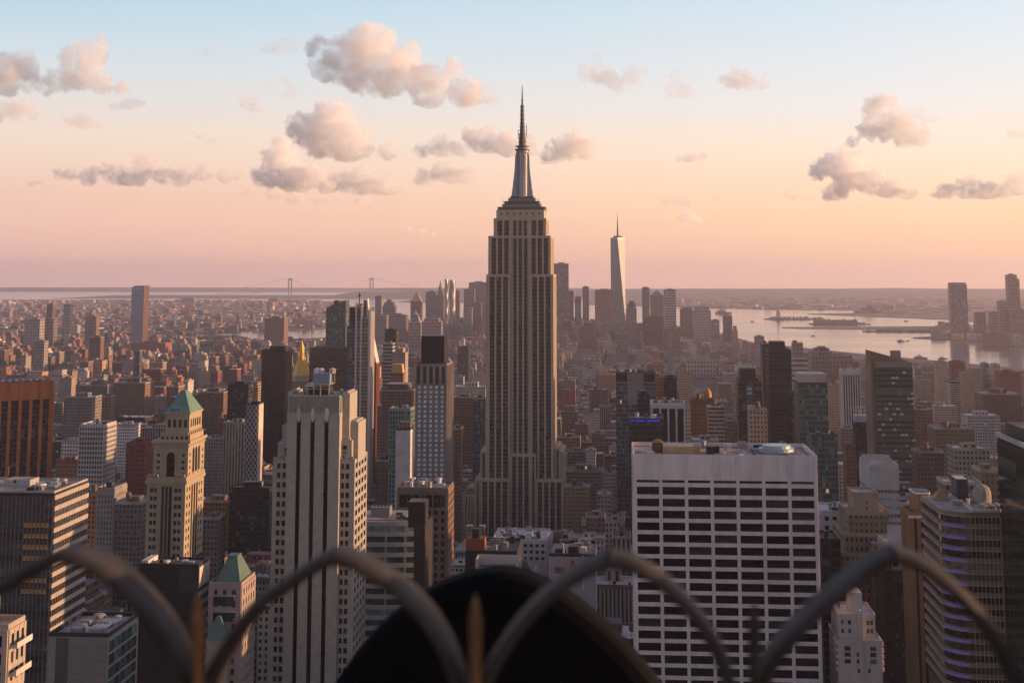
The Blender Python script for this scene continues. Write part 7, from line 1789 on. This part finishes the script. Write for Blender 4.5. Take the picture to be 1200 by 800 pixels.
for (px, py, i) in rows_:
    x0, x1, y0, y1, h, st, r = lots[i][:7]; feat, rf = lots[i][8]; q = random.Random(i*3+1)
    org = ((x0+x1)/2, (y0+y1)/2, 0); b = bpy.data.objects.new('building', None); COL.objects.link(b); b.location = org
    lb = final[i]
    tag(b, lb if len(lb.split()) <= 16 else ' '.join(lb.split()[:16]), 'building', 'city buildings between the landmarks')
    m = FS[st]; rr = r
    def prt(nm, mb, *ms): return ob(nm, mb.mesh(nm, ms, org), b)
    bay = q.uniform(1.9, 3.2); fl = q.uniform(3.1, 3.8)
    mb = MB(); mb.box(x0, x1, y0, y1, 0, h, 0, 1, bay, fl, rr, bottom=False); prt('wall', mb, m, RM[rf])
    mb = MB(); c = q.uniform(.2, .7); t = .4
    mb.box(x0-c, x1+c, y0-c, y0+t, h-.5, h+1.0); mb.box(x0-c, x1+c, y1-t, y1+c, h-.5, h+1.0); mb.box(x0-c, x0+t, y0+t, y1-t, h-.5, h+1.0); mb.box(x1-t, x1+c, y0+t, y1-t, h-.5, h+1.0)
    prt('cornice', mb, q.choice([roof_grey, roof_tar, limestone, mat('brown_coping', (.16,.11,.085), .9)]))
    w, d = x1-x0, y1-y0; 
    def hut(fx0, fx1, fy0, fy1, hh, nm='roof_hut', mm=None):
        mb = MB(); mb.box(x0+w*fx0, x0+w*fx1, y0+d*fy0, y0+d*fy1, h+.02, h+hh, 0, 1, 3.5, 3.8, rr, bottom=False); prt(nm, mb, mm or m, roof_tar)
    if feat in ('hut','tank'): a = q.uniform(.1,.5); hut(a, a+q.uniform(.22,.4), .45, .85, q.uniform(3,6))
    if feat == 'step': hut(.12, .88, .14, .92, q.uniform(5, 11), 'setback'); 
    if feat in ('tank','step'):
        tx, ty, tz = x0+w*q.uniform(.25,.75), y0+d*.28, h+(0 if feat == 'tank' else 0); R_ = min(2.6, w*.12)
        if feat == 'step': tz = h+11.5; 
        if feat == 'tank':
            mb = MB()
            for sx in (-1,1):
                for s2 in (-1,1): mb.box(tx+sx*R_*.6-.15, tx+sx*R_*.6+.15, ty+s2*R_*.6-.15, ty+s2*R_*.6+.15, tz, tz+2.6)
            mb.lathe(tx, ty, [(R_,tz+2.6),(R_,tz+6.2),(R_*1.07,tz+6.25),(R_*.1,tz+8)], 10); prt('water_tank', mb, wood)
    for k in range(q.randint(3, 8)):
        uw, ud, uh = q.uniform(1,3.5), q.uniform(1,3), q.uniform(.8,2.2); ux, uy = x0+q.uniform(.06,.8)*max(1, w-uw), y0+q.uniform(.03,.12)*d+(k%2)*d*.02
        mb = MB(); mb.box(ux, min(ux+uw, x1-.6), uy+.5, uy+.5+min(ud, d*.1), h+.01+k*.003, h+uh); prt('roof_unit', mb, q.choice([steel, roof_white, darkm, roof_grey]))
# ---- the rest of the fabric, too many and too small to tell apart
mb = MB(); mats = LISTM+RM
for i, l in enumerate(lots):
    if len(l) > 7: continue
    x0, x1, y0, y1, h, st, r = l; q = random.Random(i); s = STY.index(st); rf = RIDX+q.choice([0,0,1,1,2] if y0 < 3000 else [0,0,0,1,1,2])
    bay, fl = q.uniform(1.9, 3.2), q.uniform(3.1, 3.8); w, d = x1-x0, y1-y0
    mb.prism([(x0,y0),(x1,y0),(x1,y1),(x0,y1)], 0, h, s, rf, bay, fl, r)
    if y0 < 4600:
        t = .35; rim = RIDX+1
        mb.box(x0-.2, x1+.2, y0-.2, y0+t, h-.4, h+1, rim); mb.box(x0-.2, x1+.2, y1-t, y1+.2, h-.4, h+1, rim)
    if q.random() < .75: a = q.uniform(.08,.55); mb.prism([(x0+w*a,y0+d*.4),(x0+w*(a+.3),y0+d*.4),(x0+w*(a+.3),y0+d*.8),(x0+w*a,y0+d*.8)], h, h+q.uniform(2.5,6), s, RIDX, 3.5, 3.6, r)
    if y0 < 3800 and q.random() < .5:
        tx, ty, R_ = x0+w*q.uniform(.2,.8), y0+d*.25, q.uniform(1.5,2.4); mb.lathe(tx, ty, [(R_*.8,h),(R_*.8,h+2.2),(R_,h+2.25),(R_,h+5.4),(.1,h+7)], 8, RIDX)
    if y0 < 2600:
        for k in range(4): ux, uy = x0+w*q.uniform(.05,.8), y0+d*q.uniform(.05,.3); mb.prism([(ux,uy),(ux+2,uy),(ux+2,uy+2),(ux,uy+2)], h, h+q.uniform(.8,2.4), RIDX+q.choice([0,1,2]), RIDX+q.choice([1,2]))
    if h > 45 and y0 > 1500 and q.random() < .6: mb.prism([(x0+w*.15,y0+d*.15),(x1-w*.15,y0+d*.15),(x1-w*.15,y1-d*.15),(x0+w*.15,y1-d*.15)], h, h+q.uniform(4,9), s, RIDX, bay, fl, r)
tag(ob('distant_city', mb.mesh('distant_city', mats)), 'sea of small city buildings filling the island between the landmarks', kind='stuff')
# ---- the far borough on the left and the industrial far shore on the right
mb = MB()
def scatter(poly, y0, y1, step, hfun, pxr, keep=.8, lim=None):
    Y = y0
    while Y < y1:
        X = (pxr[0]-726)/1600*Y; Xe = (pxr[1]-726)/1600*Y
        while X < Xe:
            x, y = X+rd.uniform(-.3,.3)*step, Y+rd.uniform(-.4,.4)*step
            if rd.random() < keep and inpoly(x, y, poly):
                h = hfun(y); w, d = rd.uniform(.3,.85)*step, rd.uniform(.3,.8)*step
                if lim: h = min(h, max(6, at(px_(x, y), lim, y).z))
                s = STY.index(rd.choices(['brick','brown','tan','stone','cream','mauve','white'], [3.4,2.6,2,3,2,2,1.8])[0])
                a = rd.choice([.0,.25,-.3])*(1 if y > 4500 else 0); ca, sa = math.cos(a), math.sin(a)
                P = [(x+u*ca-v*sa, y+u*sa+v*ca) for u, v in ((-w/2,-d/2),(w/2,-d/2),(w/2,d/2),(-w/2,d/2))]
                if not np.any((HF[:,0] < x+w*.7) & (HF[:,1] > x-w*.7) & (HF[:,2] < y+d*.7) & (HF[:,3] > y-d*.7)): mb.prism(P, 0, h, s, RIDX+rd.choice([0,0,1,1,2]), 4, 3.8, rd.random())
            X += step
        Y += step
def px_(x, y): return proj((x, y, 0))[0]
hb = lambda y: rd.uniform(7, 20) if rd.random() < .93 else rd.uniform(24, 48)
scatter(bk, 4600, 7500, 48, hb, (-30, 470), .85, 352)
scatter(bk, 7500, 10500, 62, hb, (-20, 470), .85, 351)
scatter(bk, 10500, 13900, 85, hb, (-20, 480), .8, 351)
hn = lambda y: rd.uniform(6, 16) if rd.random() < .95 else rd.uniform(20, 40)
scatter(nj, 5200, 7300, 60, lambda y: rd.uniform(8, 26), (1090, 1230), .7, 372)
scatter(nj, 9500, 15500, 120, hn, (780, 1230), .55, 348)
tag(ob('far_borough', mb.mesh('far_borough', mats)), 'endless hazy carpet of small houses on the far shores', kind='stuff')
# ---- tree masses on the plain and in far parks
mb = MB(); leaf = mat('park_leaf', (.05,.055,.032), .95, var=.5, scale=.06)
def grove(px, py, rx, ry, n, seed):
    q = random.Random(seed); c = atz(px, py, 0); s = c.y/1600
    for k in range(n):
        x, y = c.x+q.gauss(0, .45)*rx*s, c.y+q.gauss(0, .45)*ry*s*6; h = q.uniform(9, 19); w = q.uniform(4, 8)*max(1, s*.45)
        if np.any((HF[:,0] < x+w) & (HF[:,1] > x-w) & (HF[:,2] < y+w) & (HF[:,3] > y-w)): continue
        p = [(w*.2,0),(w*q.uniform(.8,1),h*.35),(w,h*.6),(w*.7,h*.85),(w*.2,h)]; mb.lathe(x, y, p, 7)
for k, (px, py, rx, ry, n) in enumerate(((275,424,26,4,90),(258,398,30,3,80),(240,440,16,3,50),(212,405,40,3,90),(90,405,30,3,60),(330,400,20,3,40),(60,418,20,3,40),(985,428,60,3,80),(1085,432,40,3,60),(820,425,40,3,50),(690,470,15,3,24),(150,372,90,3,120),(330,372,60,3,80),(1010,352,200,2,160),(880,350,120,1,100))): grove(px, py, rx, ry, n, k)
tag(ob('park_trees', mb.mesh('park_trees', [leaf])), 'dark masses of park trees among the far blocks', kind='stuff')
print('LOTS', len(lots), 'individual', len(ind))
